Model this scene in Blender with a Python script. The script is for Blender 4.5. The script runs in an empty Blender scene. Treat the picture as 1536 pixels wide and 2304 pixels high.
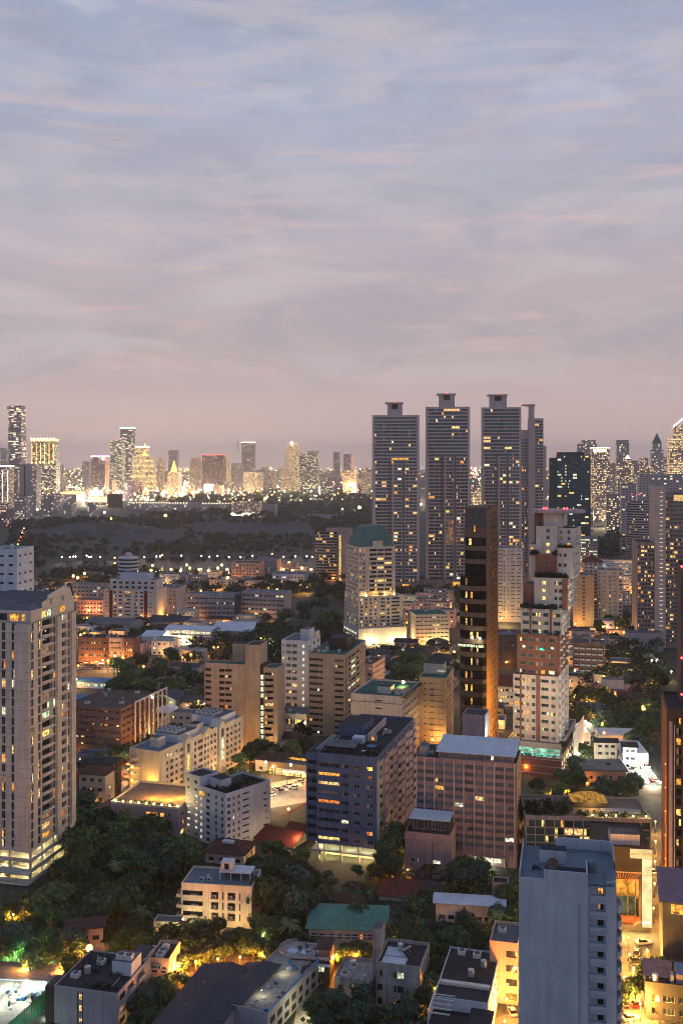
import bpy, math, random
from mathutils import Vector, Matrix
R = math.radians
F, H, HY, CX = 2300.0, 140.0, 1035.0, 768.0          # focal length in photo pixels, eye height, horizon row, centre column
sc = bpy.context.scene
COL = sc.collection
rnd = random.Random(7)

def G(py): return F * H / (py - HY)                    # distance of a ground point seen at row py
def DZ(py, z): return F * (H - z) / (py - HY)          # distance of a point at height z seen at row py
def XX(px, d): return (px - CX) / F * d
def ZZ(py, d): return H - (py - HY) * d / F
def GP(px, py, z=0.0):
    d = DZ(py, z); return Vector((XX(px, d), d, z))

def link(o, parent=None):
    COL.objects.link(o)
    if parent is not None: o.parent = parent
    return o
def tag(o, label, cat, group=None, kind=None):
    if label: o['label'] = label
    if cat: o['category'] = cat
    if group: o['group'] = group
    if kind: o['kind'] = kind
    return o
def empty(name, loc, rz=0.0):
    o = bpy.data.objects.new(name, None); link(o)
    o.location = loc; o.rotation_euler = (0, 0, rz); o.empty_display_size = .5
    return o
def dup_tree(o, parent=None):
    c = o.copy(); COL.objects.link(c)
    if parent is not None: c.parent = parent
    for ch in list(o.children): dup_tree(ch, c)
    return c

# ------------------------------------------------------------------ materials
MATS = {}
def nodes_of(name):
    m = bpy.data.materials.new(name); m.use_nodes = True
    nt = m.node_tree; nt.nodes.clear()
    return m, nt, nt.nodes, nt.links
def N(ns, t, **kw):
    n = ns.new(t)
    for k, v in kw.items(): setattr(n, k, v)
    return n
def paint(name, col, rough=.85, dirt=.35, spec=.3, scale=1.0, metal=0.0, joint=0.0):
    """wall or roof finish: large cloudy wear plus vertical rain streaks"""
    if name in MATS: return MATS[name]
    m, nt, ns, ln = nodes_of(name)
    out = N(ns, 'ShaderNodeOutputMaterial'); p = N(ns, 'ShaderNodeBsdfPrincipled')
    p.inputs['Roughness'].default_value = rough; p.inputs['Specular IOR Level'].default_value = spec
    p.inputs['Metallic'].default_value = metal
    tc = N(ns, 'ShaderNodeTexCoord'); oi = N(ns, 'ShaderNodeObjectInfo')
    add = N(ns, 'ShaderNodeVectorMath', operation='ADD'); mul = N(ns, 'ShaderNodeVectorMath', operation='SCALE')
    cb = N(ns, 'ShaderNodeCombineXYZ')
    for i in range(3): ln.new(oi.outputs['Random'], cb.inputs[i])
    mul.inputs['Scale'].default_value = 60; ln.new(cb.outputs[0], mul.inputs[0])
    ln.new(tc.outputs['Object'], add.inputs[0]); ln.new(mul.outputs[0], add.inputs[1])
    n1 = N(ns, 'ShaderNodeTexNoise'); n1.inputs['Scale'].default_value = .16 * scale; n1.inputs['Detail'].default_value = 5
    n1.inputs['Roughness'].default_value = .65
    ln.new(add.outputs[0], n1.inputs['Vector'])
    mp = N(ns, 'ShaderNodeMapping'); mp.inputs['Scale'].default_value = (1.1 * scale, 1.1 * scale, .07 * scale)
    ln.new(add.outputs[0], mp.inputs['Vector'])
    n2 = N(ns, 'ShaderNodeTexNoise'); n2.inputs['Scale'].default_value = 1.0; n2.inputs['Detail'].default_value = 4
    ln.new(mp.outputs[0], n2.inputs['Vector'])
    r1 = N(ns, 'ShaderNodeMapRange'); r1.inputs[1].default_value = .3; r1.inputs[2].default_value = .7
    r1.inputs[3].default_value = 1 - dirt; r1.inputs[4].default_value = 1.06
    ln.new(n1.outputs['Fac'], r1.inputs[0])
    r2 = N(ns, 'ShaderNodeMapRange'); r2.inputs[1].default_value = .35; r2.inputs[2].default_value = .6
    r2.inputs[3].default_value = 1 - dirt * .8; r2.inputs[4].default_value = 1.0
    ln.new(n2.outputs['Fac'], r2.inputs[0])
    mm = N(ns, 'ShaderNodeMath', operation='MULTIPLY'); ln.new(r1.outputs[0], mm.inputs[0]); ln.new(r2.outputs[0], mm.inputs[1])
    fac = mm.outputs[0]
    if joint:                                           # thin dark joints between storeys
        sx = N(ns, 'ShaderNodeSeparateXYZ'); ln.new(tc.outputs['Object'], sx.inputs[0])
        dv = N(ns, 'ShaderNodeMath', operation='DIVIDE'); ln.new(sx.outputs['Z'], dv.inputs[0]); dv.inputs[1].default_value = joint
        fr = N(ns, 'ShaderNodeMath', operation='FRACT'); ln.new(dv.outputs[0], fr.inputs[0])
        gt = N(ns, 'ShaderNodeMath', operation='GREATER_THAN'); ln.new(fr.outputs[0], gt.inputs[0]); gt.inputs[1].default_value = .05
        r3 = N(ns, 'ShaderNodeMapRange'); r3.inputs[3].default_value = .6; r3.inputs[4].default_value = 1; ln.new(gt.outputs[0], r3.inputs[0])
        m3 = N(ns, 'ShaderNodeMath', operation='MULTIPLY'); ln.new(fac, m3.inputs[0]); ln.new(r3.outputs[0], m3.inputs[1]); fac = m3.outputs[0]
    mx = N(ns, 'ShaderNodeVectorMath', operation='SCALE'); mx.inputs[0].default_value = col[:3]
    ln.new(fac, mx.inputs['Scale']); ln.new(mx.outputs[0], p.inputs['Base Color'])
    ln.new(p.outputs[0], out.inputs['Surface'])
    MATS[name] = m; return m
def plain(name, col, rough=.6, spec=.4, metal=0.0):
    if name in MATS: return MATS[name]
    m, nt, ns, ln = nodes_of(name)
    out = N(ns, 'ShaderNodeOutputMaterial'); p = N(ns, 'ShaderNodeBsdfPrincipled')
    p.inputs['Roughness'].default_value = rough; p.inputs['Specular IOR Level'].default_value = spec; p.inputs['Metallic'].default_value = metal
    tc = N(ns, 'ShaderNodeTexCoord'); n1 = N(ns, 'ShaderNodeTexNoise'); n1.inputs['Scale'].default_value = 1.5
    ln.new(tc.outputs['Object'], n1.inputs['Vector'])
    r1 = N(ns, 'ShaderNodeMapRange'); r1.inputs[3].default_value = .75; r1.inputs[4].default_value = 1.2; ln.new(n1.outputs['Fac'], r1.inputs[0])
    mx = N(ns, 'ShaderNodeVectorMath', operation='SCALE'); mx.inputs[0].default_value = col[:3]
    ln.new(r1.outputs[0], mx.inputs['Scale']); ln.new(mx.outputs[0], p.inputs['Base Color'])
    ln.new(p.outputs[0], out.inputs['Surface']); MATS[name] = m; return m
def lit(name, col, s, var=.75, scale=.9, sample=False):
    """a lit window or screen seen from outside: uneven glow of a room behind curtains and furniture"""
    if name in MATS: return MATS[name]
    m, nt, ns, ln = nodes_of(name)
    out = N(ns, 'ShaderNodeOutputMaterial'); e = N(ns, 'ShaderNodeEmission')
    tc = N(ns, 'ShaderNodeTexCoord'); oi = N(ns, 'ShaderNodeObjectInfo')
    cb = N(ns, 'ShaderNodeCombineXYZ')
    for i in range(3): ln.new(oi.outputs['Random'], cb.inputs[i])
    mul = N(ns, 'ShaderNodeVectorMath', operation='SCALE'); mul.inputs['Scale'].default_value = 90; ln.new(cb.outputs[0], mul.inputs[0])
    add = N(ns, 'ShaderNodeVectorMath', operation='ADD'); ln.new(tc.outputs['Object'], add.inputs[0]); ln.new(mul.outputs[0], add.inputs[1])
    n1 = N(ns, 'ShaderNodeTexNoise'); n1.inputs['Scale'].default_value = scale; n1.inputs['Detail'].default_value = 2
    ln.new(add.outputs[0], n1.inputs['Vector'])
    r1 = N(ns, 'ShaderNodeMapRange'); r1.inputs[1].default_value = .35; r1.inputs[2].default_value = .62
    r1.inputs[3].default_value = s * (1 - var); r1.inputs[4].default_value = s * (1 + var * .5)
    ln.new(n1.outputs['Fac'], r1.inputs[0])
    e.inputs['Color'].default_value = (*col, 1); ln.new(r1.outputs[0], e.inputs['Strength'])
    ln.new(e.outputs[0], out.inputs['Surface'])
    m.cycles.emission_sampling = 'AUTO' if sample else 'NONE'
    MATS[name] = m; return m
def glow(name, col, s, sample=False):
    if name in MATS: return MATS[name]
    m, nt, ns, ln = nodes_of(name)
    out = N(ns, 'ShaderNodeOutputMaterial'); e = N(ns, 'ShaderNodeEmission')
    e.inputs['Color'].default_value = (*col, 1); e.inputs['Strength'].default_value = s
    ln.new(e.outputs[0], out.inputs['Surface']); m.cycles.emission_sampling = 'AUTO' if sample else 'NONE'
    MATS[name] = m; return m
def glass(name, col, rough=.08, spec=.6):
    if name in MATS: return MATS[name]
    m, nt, ns, ln = nodes_of(name)
    out = N(ns, 'ShaderNodeOutputMaterial'); p = N(ns, 'ShaderNodeBsdfPrincipled')
    tc = N(ns, 'ShaderNodeTexCoord'); oi = N(ns, 'ShaderNodeObjectInfo')
    n1 = N(ns, 'ShaderNodeTexNoise'); n1.inputs['Scale'].default_value = .45; ln.new(tc.outputs['Object'], n1.inputs['Vector'])
    ad = N(ns, 'ShaderNodeMath', operation='ADD'); ln.new(n1.outputs['Fac'], ad.inputs[0]); ln.new(oi.outputs['Random'], ad.inputs[1])
    r1 = N(ns, 'ShaderNodeMapRange'); r1.inputs[1].default_value = .3; r1.inputs[2].default_value = 1.5
    r1.inputs[3].default_value = .4; r1.inputs[4].default_value = 1.9; ln.new(ad.outputs[0], r1.inputs[0])
    mx = N(ns, 'ShaderNodeVectorMath', operation='SCALE'); mx.inputs[0].default_value = col; ln.new(r1.outputs[0], mx.inputs['Scale'])
    ln.new(mx.outputs[0], p.inputs['Base Color'])
    p.inputs['Roughness'].default_value = rough; p.inputs['Specular IOR Level'].default_value = spec
    ln.new(p.outputs[0], out.inputs['Surface']); MATS[name] = m; return m

def far_facade(name, base, cell=(4.0, 4.0), fill=.35, cols=((1, .72, .38), (1, .85, .6)), s=2.0, band=False):
    """distant tower skin: storeys and bays in metres, some bays lit at random"""
    if name in MATS: return MATS[name]
    m, nt, ns, ln = nodes_of(name)
    out = N(ns, 'ShaderNodeOutputMaterial'); p = N(ns, 'ShaderNodeBsdfPrincipled'); p.inputs['Roughness'].default_value = .5
    tc = N(ns, 'ShaderNodeTexCoord'); oi = N(ns, 'ShaderNodeObjectInfo')
    sx = N(ns, 'ShaderNodeSeparateXYZ'); ln.new(tc.outputs['Object'], sx.inputs[0])
    def M(op, a, b=None):
        n = N(ns, 'ShaderNodeMath', operation=op)
        for i, v in enumerate((a, b)):
            if v is None: continue
            if isinstance(v, (int, float)): n.inputs[i].default_value = v
            else: ln.new(v, n.inputs[i])
        return n.outputs[0]
    u = M('DIVIDE', M('ADD', sx.outputs['X'], sx.outputs['Y']), cell[0]); v = M('DIVIDE', sx.outputs['Z'], cell[1])
    u = M('ADD', u, M('MULTIPLY', oi.outputs['Random'], 91.0))
    fu, fv = M('FRACT', u), M('FRACT', v)
    mask = M('MULTIPLY', M('GREATER_THAN', fv, .42), M('LESS_THAN', fv, .9))
    if not band: mask = M('MULTIPLY', mask, M('MULTIPLY', M('GREATER_THAN', fu, .15), M('LESS_THAN', fu, .85)))
    cb = N(ns, 'ShaderNodeCombineXYZ'); ln.new(M('FLOOR', u), cb.inputs[0]); ln.new(M('FLOOR', v), cb.inputs[1]); ln.new(M('MULTIPLY', oi.outputs['Random'], 37.0), cb.inputs[2])
    wn = N(ns, 'ShaderNodeTexWhiteNoise', noise_dimensions='3D'); ln.new(cb.outputs[0], wn.inputs['Vector'])
    n2 = N(ns, 'ShaderNodeTexNoise'); n2.inputs['Scale'].default_value = .25; ln.new(cb.outputs[0], n2.inputs['Vector'])
    thr = M('MULTIPLY', n2.outputs['Fac'], 2 * fill)
    on = M('MULTIPLY', M('LESS_THAN', wn.outputs['Value'], thr), mask)
    sep = N(ns, 'ShaderNodeSeparateXYZ'); ln.new(wn.outputs['Color'], sep.inputs[0])
    mc = N(ns, 'ShaderNodeMix', data_type='RGBA'); ln.new(sep.outputs[1], mc.inputs[0])
    mc.inputs[6].default_value = (*cols[0], 1); mc.inputs[7].default_value = (*cols[1], 1)
    ln.new(mc.outputs[2], p.inputs['Emission Color'])
    ln.new(M('MULTIPLY', M('MULTIPLY', on, s), M('ADD', sep.outputs[2], .35)), p.inputs['Emission Strength'])
    dk = N(ns, 'ShaderNodeMapRange'); dk.inputs[3].default_value = 1; dk.inputs[4].default_value = .3; ln.new(mask, dk.inputs[0])
    sc_ = N(ns, 'ShaderNodeVectorMath', operation='SCALE'); sc_.inputs[0].default_value = base; ln.new(dk.outputs[0], sc_.inputs['Scale'])
    ln.new(sc_.outputs[0], p.inputs['Base Color']); ln.new(p.outputs[0], out.inputs['Surface'])
    m.cycles.emission_sampling = 'NONE'; MATS[name] = m; return m

GL = glass('window_glass', (.018, .026, .036)); GLT = glass('teal_glass', (.02, .06, .07)); GLB = glass('black_glass', (.004, .005, .006), .08, .22)
FRW = plain('white_frame', (.55, .55, .55)); FRD = plain('dark_frame', (.05, .05, .055)); FRG = plain('grey_frame', (.25, .25, .26))
LW = lit('lit_warm', (1, .58, .22), 1.35, .85, 1.3); LA = lit('lit_amber', (1, .42, .07), 1.25, .85, 1.3); LY = lit('lit_yellow', (1, .70, .20), 1.4, .85, 1.3)
LG = lit('lit_tube', (.86, 1, .62), 1.05); LO = lit('lit_orange', (1, .27, .06), 1.2); LD = lit('lit_dim', (1, .55, .28), .35); LWH = lit('lit_white', (1, .90, .62), 1.4, .8, 1.3)
PAL = [LW, LW, LA, LY, LG, LO, LD, LD, LWH]
CUR = plain('curtain', (.3, .27, .23))

# ------------------------------------------------------------------ mesh builder
class MB:
    def __init__(s): s.v = []; s.f = []; s.mi = []; s.mats = []
    def m(s, mat):
        if mat not in s.mats: s.mats.append(mat)
        return s.mats.index(mat)
    def face(s, pts, mat):
        b = len(s.v); s.v += [tuple(p) for p in pts]; s.f.append(tuple(range(b, b + len(pts)))); s.mi.append(s.m(mat))
    def box(s, x0, x1, y0, y1, z0, z1, mat, top=None, skip=''):
        a = len(s.v)
        s.v += [(x0, y0, z0), (x1, y0, z0), (x1, y1, z0), (x0, y1, z0), (x0, y0, z1), (x1, y0, z1), (x1, y1, z1), (x0, y1, z1)]
        k = s.m(mat); kt = s.m(top) if top else k
        for nm, q in (('F', (0, 1, 5, 4)), ('R', (1, 2, 6, 5)), ('K', (2, 3, 7, 6)), ('L', (3, 0, 4, 7)), ('T', (4, 5, 6, 7)), ('B', (3, 2, 1, 0))):
            if nm in skip: continue
            s.f.append(tuple(a + i for i in q)); s.mi.append(kt if nm == 'T' else k)
        return s
    def prism(s, pts, z0, z1, mat, top=None, cap=True):
        n = len(pts); a = len(s.v)
        s.v += [(x, y, z0) for x, y in pts] + [(x, y, z1) for x, y in pts]
        k = s.m(mat)
        for i in range(n):
            j = (i + 1) % n; s.f.append((a + i, a + j, a + n + j, a + n + i)); s.mi.append(k)
        if cap: s.f.append(tuple(a + n + i for i in range(n))); s.mi.append(s.m(top) if top else k)
        return s
    def frust(s, r0, r1, z0, z1, mat, n=10, c=(0, 0), cap=True):
        a = len(s.v); k = s.m(mat)
        for r, z in ((r0, z0), (r1, z1)):
            s.v += [(c[0] + r * math.cos(2 * math.pi * i / n), c[1] + r * math.sin(2 * math.pi * i / n), z) for i in range(n)]
        for i in range(n):
            j = (i + 1) % n; s.f.append((a + i, a + j, a + n + j, a + n + i)); s.mi.append(k)
        if cap: s.f.append(tuple(a + n + i for i in range(n))); s.mi.append(k); s.f.append(tuple(a + i for i in range(n))[::-1]); s.mi.append(k)
        return s
    def tube(s, pts, rad, mat, n=6):
        k = s.m(mat); pts = [Vector(p) for p in pts]; rings = []
        for i, p in enumerate(pts):
            t = (pts[min(i + 1, len(pts) - 1)] - pts[max(i - 1, 0)]).normalized()
            up = Vector((0, 0, 1)) if abs(t.z) < .9 else Vector((1, 0, 0))
            a1 = t.cross(up).normalized(); b1 = t.cross(a1)
            r = rad[i] if isinstance(rad, (list, tuple)) else rad
            b = len(s.v); rings.append(b)
            s.v += [tuple(p + a1 * r * math.cos(2 * math.pi * q / n) + b1 * r * math.sin(2 * math.pi * q / n)) for q in range(n)]
        for a, b in zip(rings, rings[1:]):
            for q in range(n):
                w = (q + 1) % n; s.f.append((a + q, a + w, b + w, b + q)); s.mi.append(k)
        s.f.append(tuple(rings[-1] + q for q in range(n))); s.mi.append(k)
        return s
    def ball(s, c, r, mat, seg=8, rings=5, sq=1.0):
        k = s.m(mat); a = len(s.v)
        for i in range(rings + 1):
            th = math.pi * i / rings
            for j in range(seg):
                ph = 2 * math.pi * j / seg
                s.v.append((c[0] + r * math.sin(th) * math.cos(ph), c[1] + r * math.sin(th) * math.sin(ph), c[2] + r * sq * math.cos(th)))
        for i in range(rings):
            for j in range(seg):
                w = (j + 1) % seg; s.f.append((a + i * seg + j, a + i * seg + w, a + (i + 1) * seg + w, a + (i + 1) * seg + j)); s.mi.append(k)
        return s
    def hip(s, x0, x1, y0, y1, z0, z1, mat, over=.6, ridge=None, thick=.15):
        x0 -= over; x1 += over; y0 -= over; y1 += over
        w, dp = x1 - x0, y1 - y0; r = (min(w, dp) / 2) if ridge is None else ridge
        a = len(s.v); k = s.m(mat)
        if w >= dp: rg = [(x0 + r, (y0 + y1) / 2, z1), (x1 - r, (y0 + y1) / 2, z1)]
        else: rg = [((x0 + x1) / 2, y0 + r, z1), ((x0 + x1) / 2, y1 - r, z1)]
        s.v += [(x0, y0, z0), (x1, y0, z0), (x1, y1, z0), (x0, y1, z0)] + rg + [(x0, y0, z0 - thick), (x1, y0, z0 - thick), (x1, y1, z0 - thick), (x0, y1, z0 - thick)]
        if w >= dp: fs = [(0, 1, 5, 4), (1, 2, 5), (2, 3, 4, 5), (3, 0, 4)]
        else: fs = [(0, 1, 4), (1, 2, 5, 4), (2, 3, 5), (3, 0, 4, 5)]
        fs += [(6, 7, 1, 0), (7, 8, 2, 1), (8, 9, 3, 2), (9, 6, 0, 3), (9, 8, 7, 6)]
        for q in fs: s.f.append(tuple(a + i for i in q)); s.mi.append(k)
        return s
    def gable(s, x0, x1, y0, y1, z0, z1, mat, wall=None, axis='x', over=.5):
        k = s.m(mat); a = len(s.v); t = .15
        if axis == 'x':
            P = lambda u, q, z: (u, q, z); u0, u1, q0, q1 = x0 - over, x1 + over, y0 - over, y1 + over
        else:
            P = lambda u, q, z: (q, u, z); u0, u1, q0, q1 = y0 - over, y1 + over, x0 - over, x1 + over
        qm = (q0 + q1) / 2
        for dz in (0, -t):
            s.v += [P(u0, q0, z0 + dz), P(u1, q0, z0 + dz), P(u1, qm, z1 + dz), P(u0, qm, z1 + dz), P(u1, q1, z0 + dz), P(u0, q1, z0 + dz)]
        fs = [(0, 1, 2, 3), (3, 2, 4, 5), (6, 7, 8, 9), (9, 8, 10, 11), (0, 1, 7, 6), (5, 4, 10, 11), (0, 3, 9, 6), (3, 5, 11, 9), (1, 2, 8, 7), (2, 4, 10, 8)]
        for q in fs: s.f.append(tuple(a + i for i in q)); s.mi.append(k)
        if wall:
            for u in (u0 + over, u1 - over):
                s.face([P(u, q0 + over, z0 - t), P(u, q1 - over, z0 - t), P(u, qm, z1 - t - .05)], wall)
        return s
    def merge(s, o, loc, rz):
        b = len(s.v); c, n = math.cos(rz), math.sin(rz)
        s.v += [(loc[0] + x * c - y * n, loc[1] + x * n + y * c, loc[2] + z) for x, y, z in o.v]
        mp = [s.m(q) for q in o.mats]
        s.f += [tuple(b + i for i in q) for q in o.f]; s.mi += [mp[i] for i in o.mi]
    def mesh(s, name):
        me = bpy.data.meshes.new(name); me.from_pydata(s.v, [], s.f)
        for q in s.mats: me.materials.append(q)
        me.polygons.foreach_set('material_index', s.mi); me.update()
        return me
    def build(s, name, parent=None, loc=(0, 0, 0), rz=0.0):
        o = bpy.data.objects.new(name, s.mesh(name)); link(o, parent); o.location = loc; o.rotation_euler = (0, 0, rz)
        return o
    def cached(s, name):
        if not hasattr(s, '_me'): s._me = s.mesh(name)
        return s._me

# ------------------------------------------------------------------ windows and balconies
WC = {}
def win_mb(w, h, panes, frame, fw=.07):
    key = (round(w, 2), round(h, 2), tuple(p.name for p in panes), frame.name)
    if key in WC: return WC[key]
    b = MB(); n = len(panes); x0 = -w / 2
    b.box(-w / 2, w / 2, -.05, .05, 0, fw, frame, skip='KLRB'); b.box(-w / 2, w / 2, -.05, .05, h - fw, h, frame, skip='KLRT')
    for i in range(n + 1):
        xc = x0 + w * i / n; a, c = (xc - fw / 2, xc + fw / 2) if 0 < i < n else ((xc, xc + fw) if i == 0 else (xc - fw, xc))
        b.box(a, c, -.05, .05, fw, h - fw, frame, skip='KTB')
    for i, p in enumerate(panes):
        b.face([(x0 + w * i / n, 0, 0), (x0 + w * (i + 1) / n, 0, 0), (x0 + w * (i + 1) / n, 0, h), (x0 + w * i / n, 0, h)], p)
    WC[key] = b; return b
def balc_mb(w, h, dep, mat, rail=False, curved=0):
    key = ('balcony', round(w, 2), round(h, 2), round(dep, 2), mat.name, rail, curved)
    if key in WC: return WC[key]
    b = MB()
    if curved:                                          # bowed slab with a solid bowed parapet
        n = 8; arc = [(-w / 2 + w * i / n, -dep * (.35 + .65 * math.sin(math.pi * i / n) ** .7) if 0 < i < n else -dep * .3) for i in range(n + 1)]
        b.prism([(-w / 2, 0)] + arc + [(w / 2, 0)], -.18, 0, mat)
        for (xa, ya), (xb, yb) in zip(arc, arc[1:]):
            b.face([(xa, ya, 0), (xb, yb, 0), (xb, yb, h), (xa, ya, h)], mat); b.face([(xa, ya + .12, 0), (xb, yb + .12, 0), (xb, yb + .12, h), (xa, ya + .12, h)], mat)
            b.face([(xa, ya, h), (xb, yb, h), (xb, yb + .12, h), (xa, ya + .12, h)], mat)
    else:
        b.box(-w / 2, w / 2, -dep, -.01, -.18, 0, mat)
        if rail:
            b.box(-w / 2, w / 2, -dep, -dep + .05, h - .08, h, FRD)
            k = max(2, int(w / .5))
            for i in range(k + 1):
                xc = -w / 2 + .03 + (w - .06) * i / k; b.box(xc - .025, xc + .025, -dep, -dep + .04, 0, h - .08, FRD, skip='TB')
        else: b.box(-w / 2, w / 2, -dep, -dep + .12, 0, h, mat)
        if dep > .3:
            b.box(-w / 2, -w / 2 + .1, -dep + .12, -.01, 0, h, mat); b.box(w / 2 - .1, w / 2, -dep + .12, -.01, 0, h, mat)
    WC[key] = b; return b

class B:
    """one building: an Empty at its near right foot; local x runs along the front (0 = that corner, -W = far left), y runs back"""
    def __init__(s, name, label, cat, xc, d, yt, xl=None, xr=None, th=14, W=None, D=None, z0=0, h=None, group=None, anchor='R', litp=.15, pal=None, seed=None, frame=None, gl=None):
        th = R(th); c, n = math.cos(th), math.sin(th); X = XX(xc, d)
        s.h = (ZZ(yt, d) - z0) if h is None else h
        if anchor == 'L':                               # xc, d give the near left corner, xr the right end of the front, xl the back end of the left face
            if W is None: t = (xr - CX) / F; W = (t * d - X) / (c + t * n)
            if D is None: t = (xl - CX) / F; D = (t * d - X) / (n - t * c)
            X, d = X + W * c, d - W * n
        else:
            if W is None: t = (xl - CX) / F; W = (X - t * d) / (c + t * n)
            if D is None: t = (xr - CX) / F; D = (t * d - X) / (n - t * c)
        s.W, s.D, s.th, s.X, s.d, s.z0 = W, D, th, X, d, z0
        s.root = empty(name, (X, d, z0), -th); tag(s.root, label, cat, group)
        s.items = {}; s.litp = litp; s.pal = pal or PAL; s.r = random.Random(seed if seed is not None else int(xc * 7 + d)); s.frame = frame or FRW; s.gl = gl or GL
        FOOT.append((X, d, W, D, th))
    def uF(s, px):
        t = (px - CX) / F; c, n = math.cos(s.th), math.sin(s.th); return s.W - (s.X - t * s.d) / (c + t * n)
    def uR(s, px):
        t = (px - CX) / F; c, n = math.cos(s.th), math.sin(s.th); return (t * s.d - s.X) / (n - t * c)
    def z(s, py, back=0): return ZZ(py, s.d + back) - s.z0
    def pt(s, x, y, z=0):
        c, n = math.cos(s.th), math.sin(s.th); return Vector((s.X + x * c + y * n, s.d - x * n + y * c, s.z0 + z))
    def add(s, name, mb, loc, rz=0.0, wt=1.0): s.items.setdefault(name, []).append((wt, mb, loc, rz))
    def part(s, name, mb, loc=(0, 0, 0), rz=0.0, parent=None): return mb.build(name, parent or s.root, loc, rz)
    def boxp(s, name, x0, x1, y0, y1, z0, z1, mat, top=None, parent=None): return MB().box(x0, x1, y0, y1, z0, z1, mat, top).build(name, parent or s.root)
    def panes(s, w, code=None, p=None):
        n = 1 if w < .8 else 2 if w < 2.2 else 3 if w < 3.6 else 4
        if code == 'dark': return [s.gl] * n
        if code is not None and code != 'auto': return [code] * n
        if s.r.random() < (s.litp if p is None else p):
            q = s.r.choice(s.pal); k = s.r.random()
            if n > 1 and k < .35: return [q] + [s.gl] * (n - 1)
            if n > 1 and k < .55: return [s.gl] * (n - 1) + [q]
            return [q] * n
        if s.r.random() < .12: return [CUR] + [s.gl] * (n - 1) if n > 1 else [s.gl]
        return [s.gl] * n
    def block(s, x0, x1, y0, y1, z0, z1, wall, faces=None, roof=None, par=.9, name='wall', cap=None, parent=None, roofname='roof'):
        mb = MB(); faces = faces or {}
        for fc in 'FRLK':
            spec = faces.get(fc)
            if fc == 'F': P = lambda u, z, q: (x0 + u, y0 + q, z); Wd = x1 - x0; rz = 0; wt = 1.0
            elif fc == 'R': P = lambda u, z, q: (x1 - q, y0 + u, z); Wd = y1 - y0; rz = R(90); wt = .6
            elif fc == 'L': P = lambda u, z, q: (x0 + q, y1 - u, z); Wd = y1 - y0; rz = R(-90); wt = .5
            else: P = lambda u, z, q: (x1 - u, y1 - q, z); Wd = x1 - x0; rz = R(180); wt = .1
            if not spec:
                mb.face([P(0, z0, 0), P(Wd, z0, 0), P(Wd, z1, 0), P(0, z1, 0)], wall); continue
            for sp in (spec if isinstance(spec, list) else [spec]): pass
            s._face(mb, P, Wd, z0, z1, spec, wall, rz, wt)
        if par:
            t = .22
            mb.box(x0, x1, y0, y0 + t, z1, z1 + par, cap or wall); mb.box(x0, x1, y1 - t, y1, z1, z1 + par, cap or wall)
            mb.box(x0, x0 + t, y0 + t, y1 - t, z1, z1 + par, cap or wall); mb.box(x1 - t, x1, y0 + t, y1 - t, z1, z1 + par, cap or wall)
        o = mb.build(name, parent or s.root)
        if roof:
            q = .22 if par else 0
            MB().box(x0 + q + .01, x1 - q - .01, y0 + q + .01, y1 - q - .01, z1 - .2, z1 + .02, roof).build(roofname, s.root)
        return o
    def _face(s, mb, P, Wd, z0, z1, spec, wall, rz, wt):
        rows = [r for r in spec['rows'] if r[0] >= z0 - .01 and r[1] <= z1 + .01]; cols = sorted([c for c in spec['cols'] if c[0] >= -.01 and c[1] <= Wd + .01], key=lambda c: c[0])
        zprev = z0
        def Q(u0, u1, a, b, q=0, mt=wall):
            if u1 - u0 > 1e-4 and b - a > 1e-4: mb.face([P(u0, a, q), P(u1, a, q), P(u1, b, q), P(u0, b, q)], mt)
        for i, (a, b) in enumerate(rows):
            Q(0, Wd, zprev, a); up = 0.0
            for j, c in enumerate(cols):
                u0, u1, kind = max(c[0], 0), min(c[1], Wd), c[2]; opt = c[3] if len(c) > 3 else {}
                if spec.get('skip') and spec['skip'](i, j): continue
                if 'only' in opt and i not in opt['only']: continue
                if 'not' in opt and i in opt['not']: continue
                Q(up, u0, a, b); up = u1; w, hh = u1 - u0, b - a
                dep = opt.get('dep', {'w': .18, 'b': 1.25, 'v': 2.5, 'g': .06}.get(kind, .2))
                wm = opt.get('in', wall)
                mb.face([P(u0, a, 0), P(u0, b, 0), P(u0, b, dep), P(u0, a, dep)], wm); mb.face([P(u1, a, 0), P(u1, b, 0), P(u1, b, dep), P(u1, a, dep)], wm)
                mb.face([P(u0, a, 0), P(u1, a, 0), P(u1, a, dep), P(u0, a, dep)], wm); mb.face([P(u0, b, 0), P(u1, b, 0), P(u1, b, dep), P(u0, b, dep)], wm)
                uc = (u0 + u1) / 2; code = opt.get('lit')
                if callable(code): code = code(i, j)
                if isinstance(code, dict): code = code.get(i)
                pn = s.panes(w, code, opt.get('p')); fr = opt.get('frame', s.frame)
                if kind == 'v':
                    Q(u0, u1, a, b, dep, opt.get('back', wall))
                    if opt.get('lamp') and s.r.random() < opt.get('lp', .5): s.add('ceiling_lamp', box_lamp(min(w * .6, 3.0), opt['lamp']), P(uc, b - .12, dep * .5), rz, w)
                else:
                    s.add('window', win_mb(w, hh, pn, fr), P(uc, a, dep), rz, w * hh * wt)
                    s.nwin = getattr(s, 'nwin', 0) + 1
                if kind == 'b':
                    bh = opt.get('bh', 1.0); pr = opt.get('pro', .0); bm_ = opt.get('bm', wall)
                    if opt.get('curved'): s.add('balcony', balc_mb(w + opt.get('ext', 0), bh, pr, bm_, curved=1), P(uc, a, .02), rz, w * wt)
                    elif pr > 0: s.add('balcony', balc_mb(w + opt.get('ext', 0), bh, pr, bm_, opt.get('rail', False)), P(uc, a, 0), rz, w * wt)
                    else: s.add('balcony', balc_mb(w - .02, bh, .14, bm_, opt.get('rail', False)), P(uc, a, .16), rz, w * wt)
            Q(up, Wd, a, b); zprev = b
        Q(0, Wd, zprev, z1)
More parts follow.
